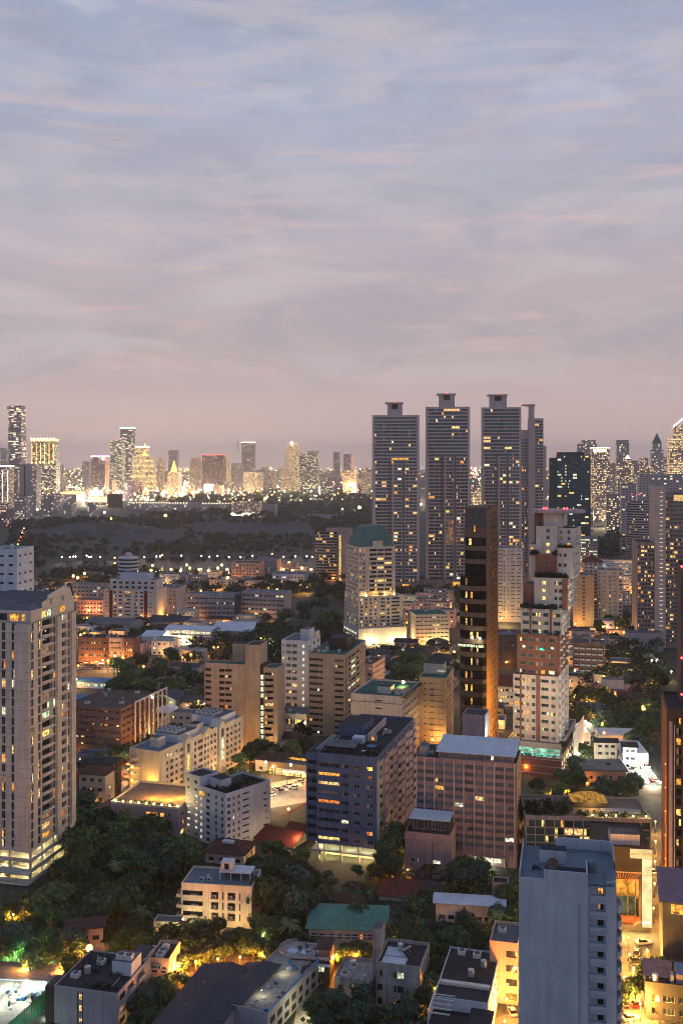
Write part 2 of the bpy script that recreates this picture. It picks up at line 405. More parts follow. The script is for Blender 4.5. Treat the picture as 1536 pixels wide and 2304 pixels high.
    def done(s):
        for nm, it in s.items.items():
            it.sort(key=lambda q: -q[0])
            for wt, mb, loc, rz in it[:100]:
                o = bpy.data.objects.new(nm, mb.cached(nm)); link(o, s.root); o.location = loc; o.rotation_euler = (0, 0, rz)
            if len(it) > 100:
                j = MB()
                for wt, mb, loc, rz in it[100:]: j.merge(mb, loc, rz)
                o = j.build('further_' + nm + ('es' if nm.endswith('s') else 's') if not nm.endswith('y') else 'further_' + nm[:-1] + 'ies', s.root); o['kind'] = 'stuff'
        return s
FOOT = []
BL = {}
def box_lamp(w, mat):
    k = (round(w, 1), mat.name)
    if k not in BL: BL[k] = MB().box(-w / 2, w / 2, -.15, .15, 0, .08, mat)
    return BL[k]
def rows(n, z0, fh, sill, wh): return [(z0 + fh * i + sill, z0 + fh * i + sill + wh) for i in range(n)]
def even(n, W, w, m=1.0, kind='w', **opt):
    g = (W - 2 * m) / n; return [(m + g * i + (g - w) / 2, m + g * i + (g + w) / 2, kind, opt) for i in range(n)]
def ac_mb():
    if 'ac' not in WC:
        b = MB(); b.box(-.55, .55, -.25, .25, 0, .9, plain('unit_white', (.55, .55, .53))); b.box(-.42, .3, -.27, -.251, .12, .8, FRD); WC['ac'] = b
    return WC['ac']
def fan_mb():
    if 'fan' not in WC:
        b = MB(); b.box(-1, 1, -1, 1, 0, 1.1, plain('unit_white', (.55, .55, .53))); b.frust(.75, .75, 1.1, 1.25, FRD, 10); b.frust(.18, .18, 1.25, 1.3, FRG, 8); WC['fan'] = b
    return WC['fan']
def tank_mb():
    if 'tank' not in WC:
        b = MB(); st = plain('steel_tank', (.5, .52, .54), .35, .6, .6); b.frust(.8, .8, .3, 2.0, st, 12); b.frust(.8, .15, 2.0, 2.25, st, 12)
        for x, y in ((.5, .5), (-.5, .5), (.5, -.5), (-.5, -.5)): b.box(x - .06, x + .06, y - .06, y + .06, 0, .3, FRG)
        WC['tank'] = b
    return WC['tank']
def ant_mb():
    if 'ant' not in WC:
        b = MB(); b.tube([(0, 0, 0), (0, 0, 4.5)], .05, FRG, 4)
        for z in (3.2, 3.7, 4.2): b.tube([(-.7, 0, z), (.7, 0, z)], .03, FRG, 4)
        WC['ant'] = b
    return WC['ant']
def clutter(b, x0, x1, y0, y1, z, n=4, seed=1, kinds=('rooftop_fan_unit', 'water_tank', 'rooftop_unit', 'antenna')):
    r = random.Random(seed); mk = {'rooftop_fan_unit': fan_mb, 'water_tank': tank_mb, 'rooftop_unit': ac_mb, 'antenna': ant_mb}
    for i in range(n):
        k = r.choice(kinds); b.add(k, mk[k](), (r.uniform(x0, x1), r.uniform(y0, y1), z), r.choice((0, R(90))), 1)
# ------------------------------------------------------------------ camera, sky, sun, haze
cam = bpy.data.cameras.new('camera'); cam_o = bpy.data.objects.new('camera', cam); link(cam_o)
cam_o.location = (0, 0, H); cam_o.rotation_euler = (R(90), 0, 0)
cam.sensor_fit = 'HORIZONTAL'; cam.sensor_width = 36; cam.lens = 36 * F / 1536; cam.shift_y = -(1152 - HY) / 1536
cam.clip_start = 1; cam.clip_end = 60000
sc.camera = cam_o
sc.view_settings.view_transform = 'Standard'; sc.view_settings.look = 'None'; sc.view_settings.exposure = 0.0; sc.view_settings.gamma = 1
sc.cycles.use_denoising = True; sc.cycles.filter_width = 1.0
try: sc.cycles.denoiser = 'OPENIMAGEDENOISE'
except Exception: pass
sc.cycles.max_bounces = 5; sc.cycles.diffuse_bounces = 2; sc.cycles.glossy_bounces = 2; sc.cycles.transmission_bounces = 2; sc.cycles.volume_bounces = 0; sc.cycles.transparent_max_bounces = 4
sc.cycles.sample_clamp_indirect = 2.0; sc.cycles.use_light_tree = True
sc.cycles.caustics_reflective = False; sc.cycles.caustics_refractive = False

SUN_EL, SUN_AZ = R(7), R(118)      # last glow of the west: low, to the right of and a little behind the viewer
w = bpy.data.worlds.new('World'); sc.world = w; w.use_nodes = True
nt = w.node_tree; ns, ln = nt.nodes, nt.links; ns.clear()
wo = N(ns, 'ShaderNodeOutputWorld'); bg = N(ns, 'ShaderNodeBackground')
tc = N(ns, 'ShaderNodeTexCoord'); sx = N(ns, 'ShaderNodeSeparateXYZ'); ln.new(tc.outputs['Generated'], sx.inputs[0])
def M(op, a, b=None):
    n = N(ns, 'ShaderNodeMath', operation=op)
    for i, v in enumerate((a, b)):
        if v is None: continue
        if isinstance(v, (int, float)): n.inputs[i].default_value = v
        else: ln.new(v, n.inputs[i])
    return n.outputs[0]
def MR(v, a, b, c, d, smooth=True):
    n = N(ns, 'ShaderNodeMapRange'); n.interpolation_type = 'SMOOTHSTEP' if smooth else 'LINEAR'
    n.inputs[1].default_value = a; n.inputs[2].default_value = b; n.inputs[3].default_value = c; n.inputs[4].default_value = d
    ln.new(v, n.inputs[0]); return n.outputs[0]
def MIX(f, a, b, mode='MIX'):
    n = N(ns, 'ShaderNodeMix', data_type='RGBA', blend_type=mode)
    for i, v in ((0, f), (6, a), (7, b)):
        if isinstance(v, (int, float)): n.inputs[i].default_value = v
        elif isinstance(v, tuple): n.inputs[i].default_value = (*v, 1)
        else: ln.new(v, n.inputs[i])
    return n.outputs[2]
z = M('MAXIMUM', sx.outputs['Z'], 0.0)
rp = N(ns, 'ShaderNodeValToRGB'); ln.new(z, rp.inputs[0]); el = rp.color_ramp.elements
stops = [(0, (.80, .585, .54)), (.035, (.68, .505, .485)), (.07, (.58, .455, .45)), (.12, (.53, .44, .46)), (.18, (.54, .46, .50)), (.25, (.50, .475, .55)), (.33, (.47, .49, .62)), (.41, (.37, .42, .58)), (.7, (.23, .34, .58)), (1, (.19, .31, .60))]
el[0].position, el[0].color = stops[0][0], (*stops[0][1], 1); el[1].position, el[1].color = stops[-1][0], (*stops[-1][1], 1)
for p, c in stops[1:-1]: e = el.new(p); e.color = (*c, 1)
# cloud deck: soft mottles, flattened towards the horizon
def cloud(scale, flat, det, off, rough=.6, dist=.0, tilt=4):
    mp = N(ns, 'ShaderNodeMapping'); mp.inputs['Scale'].default_value = (1, 1, flat); mp.inputs['Location'].default_value = off; mp.inputs['Rotation'].default_value = (0, R(tilt), 0)
    ln.new(tc.outputs['Generated'], mp.inputs['Vector'])
    n = N(ns, 'ShaderNodeTexNoise'); n.inputs['Scale'].default_value = scale; n.inputs['Detail'].default_value = det; n.inputs['Roughness'].default_value = rough; n.inputs['Distortion'].default_value = dist
    ln.new(mp.outputs[0], n.inputs['Vector']); return n.outputs['Fac']
c0 = cloud(3.4, 2.2, 6, (3.1, 1.7, .4), .6, .4); c1 = cloud(6.5, 2.6, 7, (7.7, 2.2, 1.3), .62, .8); c2 = cloud(5.0, 4.2, 7, (1.2, 9.4, 2.2), .6, .7, 2); c3 = cloud(7.5, 8, 4, (5.5, 4.4, .7), .55, .5, 3); c5 = cloud(9, 2.8, 7, (2.5, 8.4, 3.7), .55)
hi = MR(z, .14, .36, 0, 1); fade = MR(z, .03, .1, 0, 1)
col = rp.outputs['Color']
col = MIX(M('MULTIPLY', MR(c0, .40, .60, 0, .5), hi), col, (.34, .40, .54))                 # bluer gaps high up
col = MIX(M('MULTIPLY', MR(c1, .34, .56, .42, 0), fade), col, (.36, .35, .44))               # grey-violet cloud bases
col = MIX(M('MULTIPLY', MR(c2, .44, .66, 0, .5), fade), col, (.66, .58, .60))               # pale veils
col = MIX(M('MULTIPLY', M('MULTIPLY', MR(c3, .50, .76, 0, .45), fade), MR(z, .28, .4, 1, .35)), col, (.80, .56, .53))    # peach lit edges
col = MIX(M('MULTIPLY', MR(c5, .56, .76, 0, .55), MR(z, .24, .32, 0, 1)), col, (.60, .64, .69))  # bright thin spots
# dimmer towards the side away from the afterglow
dim = MR(M('ADD', M('MULTIPLY', sx.outputs['Y'], 1.0), M('MULTIPLY', sx.outputs['X'], .35)), -.8, .5, 1.0, 0)
ad = N(ns, 'ShaderNodeVectorMath', operation='MULTIPLY'); ln.new(col, ad.inputs[0]); ln.new(MIX(dim, (1, 1, 1), (.62, .78, .95)), ad.inputs[1])
sky = N(ns, 'ShaderNodeTexSky', sky_type='NISHITA'); sky.sun_disc = False; sky.sun_elevation = SUN_EL; sky.sun_rotation = SUN_AZ
sk = N(ns, 'ShaderNodeVectorMath', operation='SCALE'); ln.new(sky.outputs[0], sk.inputs[0]); sk.inputs['Scale'].default_value = .006
sm = N(ns, 'ShaderNodeVectorMath', operation='ADD'); ln.new(ad.outputs[0], sm.inputs[0]); ln.new(sk.outputs[0], sm.inputs[1])
ln.new(sm.outputs[0], bg.inputs['Color']); bg.inputs['Strength'].default_value = .95
ln.new(bg.outputs[0], wo.inputs['Surface'])

sun = bpy.data.lights.new('afterglow_sun', 'SUN'); so = bpy.data.objects.new('afterglow_sun', sun); link(so)
sun.energy = .27; sun.angle = R(30); sun.color = (1, .76, .66)
sd = Vector((math.sin(SUN_AZ) * math.cos(SUN_EL), math.cos(SUN_AZ) * math.cos(SUN_EL), math.sin(SUN_EL)))
so.rotation_euler = (-sd).to_track_quat('-Z', 'Y').to_euler(); so.location = sd * 500 + Vector((0, 300, 200))

# the city's evening air: one closed box round everything, thin and even
FARG = 15000
hm, hnt, hns, hln = nodes_of('haze_air')
ho = N(hns, 'ShaderNodeOutputMaterial'); hv = N(hns, 'ShaderNodeVolumePrincipled')
hv.inputs['Color'].default_value = (.90, .87, .91, 1); hv.inputs['Density'].default_value = HAZE = .68e-4; hv.inputs['Anisotropy'].default_value = .6
hln.new(hv.outputs[0], ho.inputs['Volume'])
hz = MB().box(-FARG * .75, FARG * .75, -420, FARG + 300, -1.2, 345, hm).build('haze'); hz['kind'] = 'stuff'

# ------------------------------------------------------------------ ground
gm, gnt, gns, gln = nodes_of('city_ground')
go = N(gns, 'ShaderNodeOutputMaterial'); gp = N(gns, 'ShaderNodeBsdfPrincipled'); gp.inputs['Roughness'].default_value = .95
gt = N(gns, 'ShaderNodeTexCoord'); n1 = N(gns, 'ShaderNodeTexNoise'); n1.inputs['Scale'].default_value = .045; n1.inputs['Detail'].default_value = 6
n2 = N(gns, 'ShaderNodeTexNoise'); n2.inputs['Scale'].default_value = .6; n2.inputs['Detail'].default_value = 5
gln.new(gt.outputs['Object'], n1.inputs['Vector']); gln.new(gt.outputs['Object'], n2.inputs['Vector'])
r = N(gns, 'ShaderNodeValToRGB'); gln.new(n1.outputs['Fac'], r.inputs[0])
r.color_ramp.elements[0].position = .4; r.color_ramp.elements[0].color = (.018, .028, .016, 1); r.color_ramp.elements[1].position = .6; r.color_ramp.elements[1].color = (.055, .052, .05, 1)
mr = N(gns, 'ShaderNodeMapRange'); mr.inputs[3].default_value = .5; mr.inputs[4].default_value = 1.4; gln.new(n2.outputs['Fac'], mr.inputs[0])
ms = N(gns, 'ShaderNodeVectorMath', operation='SCALE'); gln.new(r.outputs[0], ms.inputs[0]); gln.new(mr.outputs[0], ms.inputs['Scale'])
gln.new(ms.outputs[0], gp.inputs['Base Color']); gln.new(gp.outputs[0], go.inputs['Surface'])
g = MB(); g.face([(-FARG * .74, -400, 0), (FARG * .74, -400, 0), (FARG * .74, FARG, 0), (-FARG * .74, FARG, 0)], gm)
g.build('ground')['kind'] = 'structure'
ASPH = paint('asphalt', (.10, .098, .095), .8, .3, .3); CONC = paint('concrete_paving', (.36, .34, .31), .9, .4); GRASS = paint('lawn', (.03, .06, .022), .95, .5); FIELD = paint('pale_field', (.035, .046, .066), .95, .35, scale=.1)
LZ = [.0]
def sheet(name, pts, mat, kind='structure'):
    LZ[0] += .004
    m = MB(); m.face([(p.x, p.y, .004 + LZ[0]) for p in pts], mat); o = m.build(name); o['kind'] = kind; return o
def strip(name, pxs, wd, mat, z=None):
    """a road along photo points on the ground"""
    P = [GP(*p) for p in pxs]; L, Rr = [], []
    for i, p in enumerate(P):
        t = (P[min(i + 1, len(P) - 1)] - P[max(i - 1, 0)]).normalized(); n = Vector((-t.y, t.x, 0)) * wd / 2
        L.append(p + n); Rr.append(p - n)
    LZ[0] += .004; m = MB(); zz = .004 + LZ[0]
    for i in range(len(P) - 1): m.face([(L[i].x, L[i].y, zz), (Rr[i].x, Rr[i].y, zz), (Rr[i + 1].x, Rr[i + 1].y, zz), (L[i + 1].x, L[i + 1].y, zz)], mat)
    o = m.build(name); o['kind'] = 'structure'; return o
# far shore parks, pale courts and the lake
FIELDS = [[(70, 1196), (200, 1178), (300, 1184), (420, 1203), (415, 1226), (330, 1230), (235, 1222), (80, 1210)], [(430, 1180), (700, 1180), (705, 1206), (560, 1212), (440, 1206)], [(300, 1145), (510, 1143), (520, 1156), (290, 1160)], [(140, 1228), (330, 1234), (340, 1242), (130, 1240)]]
LAKE = [(120, 1272), (150, 1262), (270, 1262), (330, 1256), (470, 1252), (620, 1251), (720, 1253), (735, 1282), (600, 1296), (400, 1292), (250, 1280)]
for i, q in enumerate(FIELDS):
    sheet('open_field', [GP(*p) for p in q], FIELD)
wm, wnt, wns, wln = nodes_of('lake_water')
wo2 = N(wns, 'ShaderNodeOutputMaterial'); wp = N(wns, 'ShaderNodeBsdfPrincipled'); wp.inputs['Base Color'].default_value = (.012, .018, .024, 1); wp.inputs['Roughness'].default_value = .12; wp.inputs['IOR'].default_value = 1.03
wt_ = N(wns, 'ShaderNodeTexCoord'); wn_ = N(wns, 'ShaderNodeTexNoise'); wn_.inputs['Scale'].default_value = .35; wb = N(wns, 'ShaderNodeBump'); wb.inputs['Strength'].default_value = .12; wb.inputs['Distance'].default_value = .3
wln.new(wt_.outputs['Object'], wn_.inputs['Vector']); wln.new(wn_.outputs['Fac'], wb.inputs['Height']); wln.new(wb.outputs[0], wp.inputs['Normal']); wln.new(wp.outputs[0], wo2.inputs['Surface'])
sheet('lake_water', [GP(*p) for p in [(120, 1272), (150, 1262), (270, 1262), (330, 1256), (470, 1252), (620, 1251), (720, 1253), (735, 1282), (600, 1296), (400, 1292), (250, 1280)]], wm)
# streets seen between the buildings
strip('soi_road', [(330, 2215), (480, 2165), (620, 2150), (760, 2158), (900, 2140), (1010, 2115)], 7, ASPH)
strip('side_street', [(1440, 2320), (1432, 2230), (1425, 2170), (1440, 2120), (1462, 2050), (1470, 1960), (1462, 1850), (1440, 1700)], 12, ASPH)
strip('cross_street', [(1090, 2330), (1200, 2290), (1340, 2265), (1470, 2250), (1560, 2240)], 9, ASPH)
strip('tower_drive', [(-40, 2105), (60, 2080), (150, 2035), (215, 1985), (260, 1930)], 6, ASPH)
sheet('car_park_floor', [GP(*p) for p in [(165, 1488), (300, 1484), (300, 1512), (160, 1518)]], ASPH)
sheet('lit_forecourt', [GP(*p) for p in [(578, 1768), (690, 1748), (690, 1806), (590, 1822)]], CONC)
sheet('market_street', [GP(*p) for p in [(170, 1722), (330, 1690), (330, 1760), (215, 1790)]], ASPH)
sheet('garden_lawn', [GP(*p) for p in [(330, 1995), (420, 1960), (420, 2050), (310, 2085)]], GRASS)
sheet('villa_lawn', [GP(*p) for p in [(820, 1985), (870, 1960), (870, 2040), (815, 2035)]], GRASS)
sheet('yard_floor', [GP(*p) for p in [(-60, 2170), (135, 2195), (125, 2235), (40, 2330), (-60, 2330)]], CONC)
sheet('courtyard_floor', [GP(*p) for p in [(672, 2252), (715, 2252), (720, 2330), (655, 2330)]], CONC)
LAMPS = []  # lamps, and helper lights added in mid-air
# ================================================================== buildings near the viewer
W_CONC = paint('weathered_concrete', (.60, .55, .47), .9, .2, joint=3.18)
W_WHITE = paint('white_render', (.52, .58, .66), .85, .15); W_WARMWHITE = paint('warm_white_render', (.68, .62, .55), .85, .25)
W_CREAM = paint('cream_render', (.62, .55, .46), .85, .25); W_TAN = paint('tan_render', (.45, .35, .26), .85, .22); W_PEACH = paint('peach_render', (.70, .45, .32), .85, .25)
W_BLUE = paint('slate_blue_render', (.10, .155, .27), .8, .3); W_PINKW = paint('dusty_pink_render', (.66, .48, .44), .85, .3); W_PALEGREEN = paint('pale_green_render', (.42, .48, .40), .85, .25)
W_PINK = paint('rose_render', (.43, .285, .275), .85, .3); W_LILAC = paint('lilac_render', (.42, .32, .36), .85, .3); W_BRICK = paint('red_brick', (.30, .135, .10), .9, .3, joint=.33)
W_GREY = paint('grey_panel', (.36, .35, .38), .85, .25); W_RAW = paint('raw_concrete', (.42, .42, .42), .92, .5, joint=3.0); W_BROWN = paint('dark_brown_panel', (.055, .042, .036), .7, .3); W_DARK = paint('dark_grey_panel', (.07, .068, .072), .8, .3)
RF_GREY = paint('grey_roof', (.15, .165, .19), .9, .5); RF_DARK = paint('bitumen_roof', (.03, .04, .05), .9, .5); RF_GREEN = paint('green_roof_deck', (.03, .14, .115), .9, .4); RF_WHITE = paint('white_sheet_roof', (.55, .6, .66), .6, .2); RF_BLUE = paint('blue_sheet_roof', (.05, .17, .36), .5, .2)
RF_RED = paint('red_tile_roof', (.17, .045, .035), .85, .4, scale=4); RF_BROWN = paint('brown_tile_roof', (.085, .042, .036), .85, .4, scale=4); RF_TEAL = paint('teal_tile_roof', (.085, .25, .20), .85, .35, scale=3); RF_SLATE = paint('slate_sheet_roof', (.028, .045, .072), .7, .4); RF_POOL = paint('pale_blue_deck', (.13, .19, .235), .85, .35)
LOUV = plain('louvre_metal', (.3, .3, .32), .5)
POOLM = plain('pool_water', (.02, .3, .3), .05, .6)
PLANT = paint('leafy_planting', (.028, .05, .022), .9, .4, scale=6)
def bushes(mb, pts, r=(.5, 1.1), seed=3, mat=None, n=26):
    """loose leaf clumps for roof and balcony planting"""
    q = random.Random(seed)
    for (x, y, z) in pts:
        R0 = q.uniform(*r)
        for i in range(n):
            d = Vector((q.gauss(0, 1), q.gauss(0, 1), q.gauss(0, 1))).normalized() * R0 * q.uniform(.5, 1); c = Vector((x, y, z + R0 * .8)) + d * 1
            a = Vector((q.gauss(0, 1), q.gauss(0, 1), q.gauss(0, 1))).normalized(); b_ = a.cross(d).normalized() if a.cross(d).length > 1e-3 else Vector((1, 0, 0)); s_ = R0 * q.uniform(.18, .38)
            mb.face([c - a * s_, c + b_ * s_, c + a * s_, c - b_ * s_], mat or PLANT)
    return mb
def plantline(b, x0, x1, y, z, n, r=(.5, 1.0), seed=1, name='foliage', dy=.8):
    q = random.Random(seed); return bushes(MB(), [(q.uniform(x0, x1), y + q.uniform(-dy, dy), z) for _ in range(n)], r, seed).build(name, b.root)

# ---- tall concrete apartment tower at the picture's edge
b = B('apartment_tower', 'tall weathered concrete apartment tower with blank ribs and lit open parking decks at its foot', 'tower', 70, 337, 1385, th=13.6, W=26, D=30.5, litp=.2, seed=4, frame=FRG)
n = 24; z0 = 11.2; fh = (b.h - 2.6 - z0) / n; rw = rows(n, z0, fh, .3, 2.6)
u = lambda p: max(.1, min(b.D - .1, (p - 70) / 105 * 30.5))
side = [(u(70.3), u(75.5), 'w', {}), (u(85), u(91), 'w', {}), (u(94.5), u(118), 'b', dict(curved=True, pro=.9, bh=.95, p=.42, ext=.3)), (u(119.5), u(124.5), 'w', dict(lit=None, p=.1)),
        (u(136.5), u(151), 'b', dict(pro=.0, bh=.8, p=.4)), (u(154), u(159), 'w', {}), (u(167.5), u(172), 'w', {})]
fr = [(b.W - 7.2, b.W - 5.85, 'w', dict(p=.25)), (b.W - 10.9, b.W - 9.5, 'w', dict(p=.3)), (b.W - 15, b.W - 12.4, 'b', dict(p=.3)), (b.W - 19, b.W - 17.6, 'w', {}), (b.W - 23, b.W - 21, 'b', {})]
b.block(-b.W, 0, 0, b.D, z0 - .6, b.h - 2.6, W_CONC, dict(F=dict(rows=rw, cols=fr), R=dict(rows=rw, cols=side)), par=0)
b.boxp('blank_rib', -5.75, -.35, -.75, -.003, z0 - .6, b.h - 3.4, W_CONC)
for ua, ub in ((u(125.5), u(135.5)), (u(160), u(166.8))): b.boxp('pilaster', .003, .7, ua, ub, z0 - 3, b.h - 2.7, W_CONC)
rt = [(b.h - 2.1, b.h + .3)]                            # penthouse storey with lit arched windows
b.block(-b.W + .4, -.5, .5, b.D - .4, b.h - 2.6 + .003, b.h + 1.4, W_CONC, dict(F=dict(rows=rt, cols=[(b.W - 4.3, b.W - 3.1, 'w', dict(lit=LA)), (b.W - 8.6, b.W - 5.2, 'w', dict(lit=LA)), (b.W - 13.5, b.W - 9.6, 'w', dict(lit='dark')), (b.W - 18, b.W - 15, 'w', dict(lit=LW))]),
        R=dict(rows=rt, cols=[(u(94.5), u(106), 'w', dict(lit=LY)), (u(107), u(117), 'w', dict(lit=LG)), (u(136.5), u(150), 'w', dict(lit=LA))])), par=0, name='penthouse_wall')
mb = MB(); zz_ = b.h + 1.4                                # sloping metal mansard above
mb.face([(-b.W + .4, .5, zz_ + .004), (-.5, .5, zz_ + .004), (-3, 7, zz_ + 2.6), (-b.W + .4, 7, zz_ + 2.6)], RF_GREY)
mb.face([(-b.W + .4, 7, zz_ + 2.6), (-3, 7, zz_ + 2.6), (-3, b.D - 1, zz_ + 2.6), (-b.W + .4, b.D - 1, zz_ + 2.6)], RF_SLATE)
mb.face([(-.5, .5, zz_), (-.5, b.D - .4, zz_), (-3, b.D - 1, zz_ + 2.6), (-3, 7, zz_ + 2.6)], RF_GREY)
b.part('mansard_roof', mb)
mb = MB(); L = b.D - .4                                   # stepped gable screen on the side
mb.prism([(0, 0), (1, 0)], 0, 0, W_CONC, cap=False)
mb = MB()
pts = [(8, zz_), (8, zz_ + 1.6), (12, zz_ + 2.6), (12, zz_ + 3.6), (24.5, zz_ + 6.0), (24.5, zz_ + 4.6), (26.5, zz_ + 4.9), (29.4, zz_ + .6), (29.4, zz_)]
for x in (-.5, -.95): mb.face([(x, p[0], p[1]) for p in pts], W_CONC)
for p, q in zip(pts, pts[1:]): mb.face([(-.5, *p), (-.5, *q), (-.95, *q), (-.95, *p)], W_CONC)
b.part('gable_screen', mb)
for ua in (13.2, 14.0, 21.5, 22.3): b.boxp('slot_opening', -.51, -.49, ua, ua + .35, zz_ + .6, zz_ + 2.4, FRD)
PARK = lit('parking_glow', (1, .86, .45), .55, .6, .3)
for k in range(3):                                        # open parking decks
    zk = .6 + 3.4 * k
    b.boxp('parking_deck', -b.W, 0, -2.2 if k < 2 else 0, b.D, zk - .35, zk, W_CONC)
    b.boxp('deck_parapet', -.15, .01, .2, b.D - .2, zk, zk + .9, W_CONC); b.boxp('deck_parapet', -b.W, -.2, .01, .16, zk, zk + .9, W_CONC)
for x in (-.5, -8, -16, -24):
    for y in (.4, 7.8, 15, 22.5, 29.5): b.boxp('column', x - .3, x + .3, y - .3, y + .3, 0, z0 - .6, W_CONC)
b.boxp('core_wall', -18, -10, 9, 20, 0, z0 - .6, W_CONC)
for k in range(3):
    for y in (4, 11, 19, 26): b.add('ceiling_lamp', box_lamp(2.4, glow('tube_lamp', (1, .9, .55), 3)), (-4, y, 3.4 * k + 3.3), 0)
    for y in (4, 13, 22): LAMPS.append((b.pt(-4, y, 3.4 * k + 2.9), (1, .85, .42), 330, .15, None))
    LAMPS.append((b.pt(-13, 3, 3.4 * k + 2.9), (1, .85, .42), 330, .15, None))
b.done()

# ---- shaded white slab tower close below
W_SHADED = paint('shaded_white_render', (.42, .47, .54), .85, .16)  # white wall with its dusk shade put into a darker blue grey colour
b = B('white_tower', 'plain white slab tower shaded blue grey, with a bare windowless front, recessed balconies and curved roof parapet', 'tower', 1388, 192, 1996, th=12.5, W=18.2, D=17.5, seed=5, litp=.1, frame=FRD)
xb = -5.35; rw = rows(17, 8.2, 3.0, 0, 2.45)
b.block(-b.W, xb, 0, b.D - 3, 0, b.h, W_SHADED, {}, par=0)
cb = [(.25, 3.3, 'v', dict(dep=.75, back=W_SHADED))]
b.block(xb + .003, -2.0, 1.0, b.D - 4, 0, b.h - .6, W_SHADED, dict(F=dict(rows=rows(18, 5.2, 3.0, .25, 2.35), cols=cb)), par=0, name='balcony_wall')
for i in range(18):
    zk = 5.2 + 3.0 * i
    b.add('balcony', balc_mb(3.05, .95, .16, W_SHADED), (xb + 1.78, 1.02, zk + .2), 0)
    b.add('window', win_mb(1.05, 1.15, [LA if i == 17 else LD if i == 16 else GLB, LA if i == 17 else GLB], FRD), (xb + 2.35, 1.68, zk + 1.25), 0)
    b.add('rail', MB().box(-1.5, 1.5, -.04, .04, 0, .1, FRD), (xb + 1.78, .9, zk + .27), 0)
a = [(-2.0 + 2.0 * math.sin(t) , 1.0 + 2.2 * (1 - math.cos(t))) for t in [R(15 * k) for k in range(7)]]
b.part('curved_wall', MB().prism([(-2.0, 1.0)] + a + [(0, 12), (-2.0, 12)], 0, b.h + .5, W_SHADED, RF_POOL))
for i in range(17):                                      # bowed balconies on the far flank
    zk = 4 + 3.0 * i; b.add('balcony', balc_mb(5, 1.0, 1.3, W_SHADED, curved=1), (.01, 9.5, zk), R(90), .5)
zr = b.h
b.boxp('roof', -b.W + .2, -.4, .3, b.D - .3, zr - .2, zr + .03, RF_POOL)
mb = MB(); t = .2
mb.box(-b.W, -b.W + t, t, b.D, zr, zr + 1.3, W_SHADED); mb.box(-b.W, -13.6, 0, t, zr, zr + .25, W_SHADED)
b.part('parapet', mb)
b.boxp('blank_screen', -13.55, xb, .002, .3, zr, zr + 2.0, W_SHADED); mb = MB(); mb.face([(xb, .31, zr + .05), (xb, 7.5, zr + .05), (xb, 7.5, zr + 1.6), (xb, .31, zr + 2.0)], W_SHADED); mb.face([(xb - .25, .31, zr + .05), (xb - .25, 7.5, zr + .05), (xb - .25, 7.5, zr + 1.6), (xb - .25, .31, zr + 2.0)], W_SHADED); mb.face([(xb, .31, zr + 2), (xb, 7.5, zr + 1.6), (xb - .25, 7.5, zr + 1.6), (xb - .25, .31, zr + 2)], W_SHADED); b.part('side_screen', mb)
b.boxp('sunk_deck', -13.4, xb - .3, .4, 7.2, zr + .04, zr + .12, RF_DARK)
b.boxp('stair_hut', -14.6, -9.4, 8.6, 11.6, zr + .04, zr + 2.6, W_SHADED, RF_DARK)
pr = [(-10.5 + 1.2 * math.cos(t), b.D - 1.2 + 1.2 * math.sin(t)) for t in [R(180 - 15 * k) for k in range(7)]] + [(-1.6 + 1.5 * math.cos(t), b.D - 1.5 + 1.5 * math.sin(t)) for t in [R(90 - 15 * k) for k in range(7)]] + [(-.1, 6.5)]
mb = MB()
for p, q in zip(pr, pr[1:]):
    mb.face([(*p, zr), (*q, zr), (*q, zr + 2.2), (*p, zr + 2.2)], W_SHADED); c_ = Vector((-6, 9)); p2 = Vector(p).lerp(c_, .03); q2 = Vector(q).lerp(c_, .03)
    mb.face([(*p2, zr), (*q2, zr), (*q2, zr + 2.2), (*p2, zr + 2.2)], W_SHADED); mb.face([(*p, zr + 2.2), (*q, zr + 2.2), (*q2, zr + 2.2), (*p2, zr + 2.2)], W_SHADED)
b.part('curved_parapet', mb)
mb = MB(); mb.frust(.9, .9, 0, 1.9, RF_POOL, 14); b.part('water_tank', mb, (-4.4, 6.5, zr + .04))
mb = MB(); k_ = 14
for i in range(k_):                                      # mesh dish leaning back on a post
    for j, (r0, r1, h0, h1) in enumerate(((0, .6, 0, .06), (.6, 1.2, .06, .28))):
        a0, a1 = 2 * math.pi * i / k_, 2 * math.pi * (i + 1) / k_
        mb.face([(r0 * math.cos(a0), -h0, r0 * math.sin(a0)), (r1 * math.cos(a0), -h1, r1 * math.sin(a0)), (r1 * math.cos(a1), -h1, r1 * math.sin(a1)), (r0 * math.cos(a1), -h0, r0 * math.sin(a1))], plain('rusty_mesh', (.16, .11, .10), .8))
mb.tube([(0, .1, -1.5), (0, 0, 0)], .06, FRD, 6); mb.tube([(0, 0, 0), (0, -.7, .1)], .03, FRD, 4)
b.part('satellite_dish', mb, (-12.0, 4.6, zr + 1.6), R(10))
for i, x in enumerate((-11.6, -10.9, -9.8)): b.part('mast', MB().tube([(0, 0, 0), (0, 0, 3.2 - i * .5)], .035, FRD, 4), (x, 5.6, zr + .1))
b.part('mast', MB().tube([(0, 0, 0), (0, 0, 3.4)], .05, FRG, 4), (-2.6, b.D - 1.8, zr))
plantline(b, -15.8, -13.8, 5, zr + .05, 7, (.3, .6), 8); plantline(b, xb + .2, xb + .5, 2.0, b.h - 9, 3, (.3, .5), 9, dy=.2)
b.part('drain_pipe', MB().tube([(0, 0, 0), (0, 0, 50)], .06, FRG, 5), (-6.9, -.06, 6))
b.done()

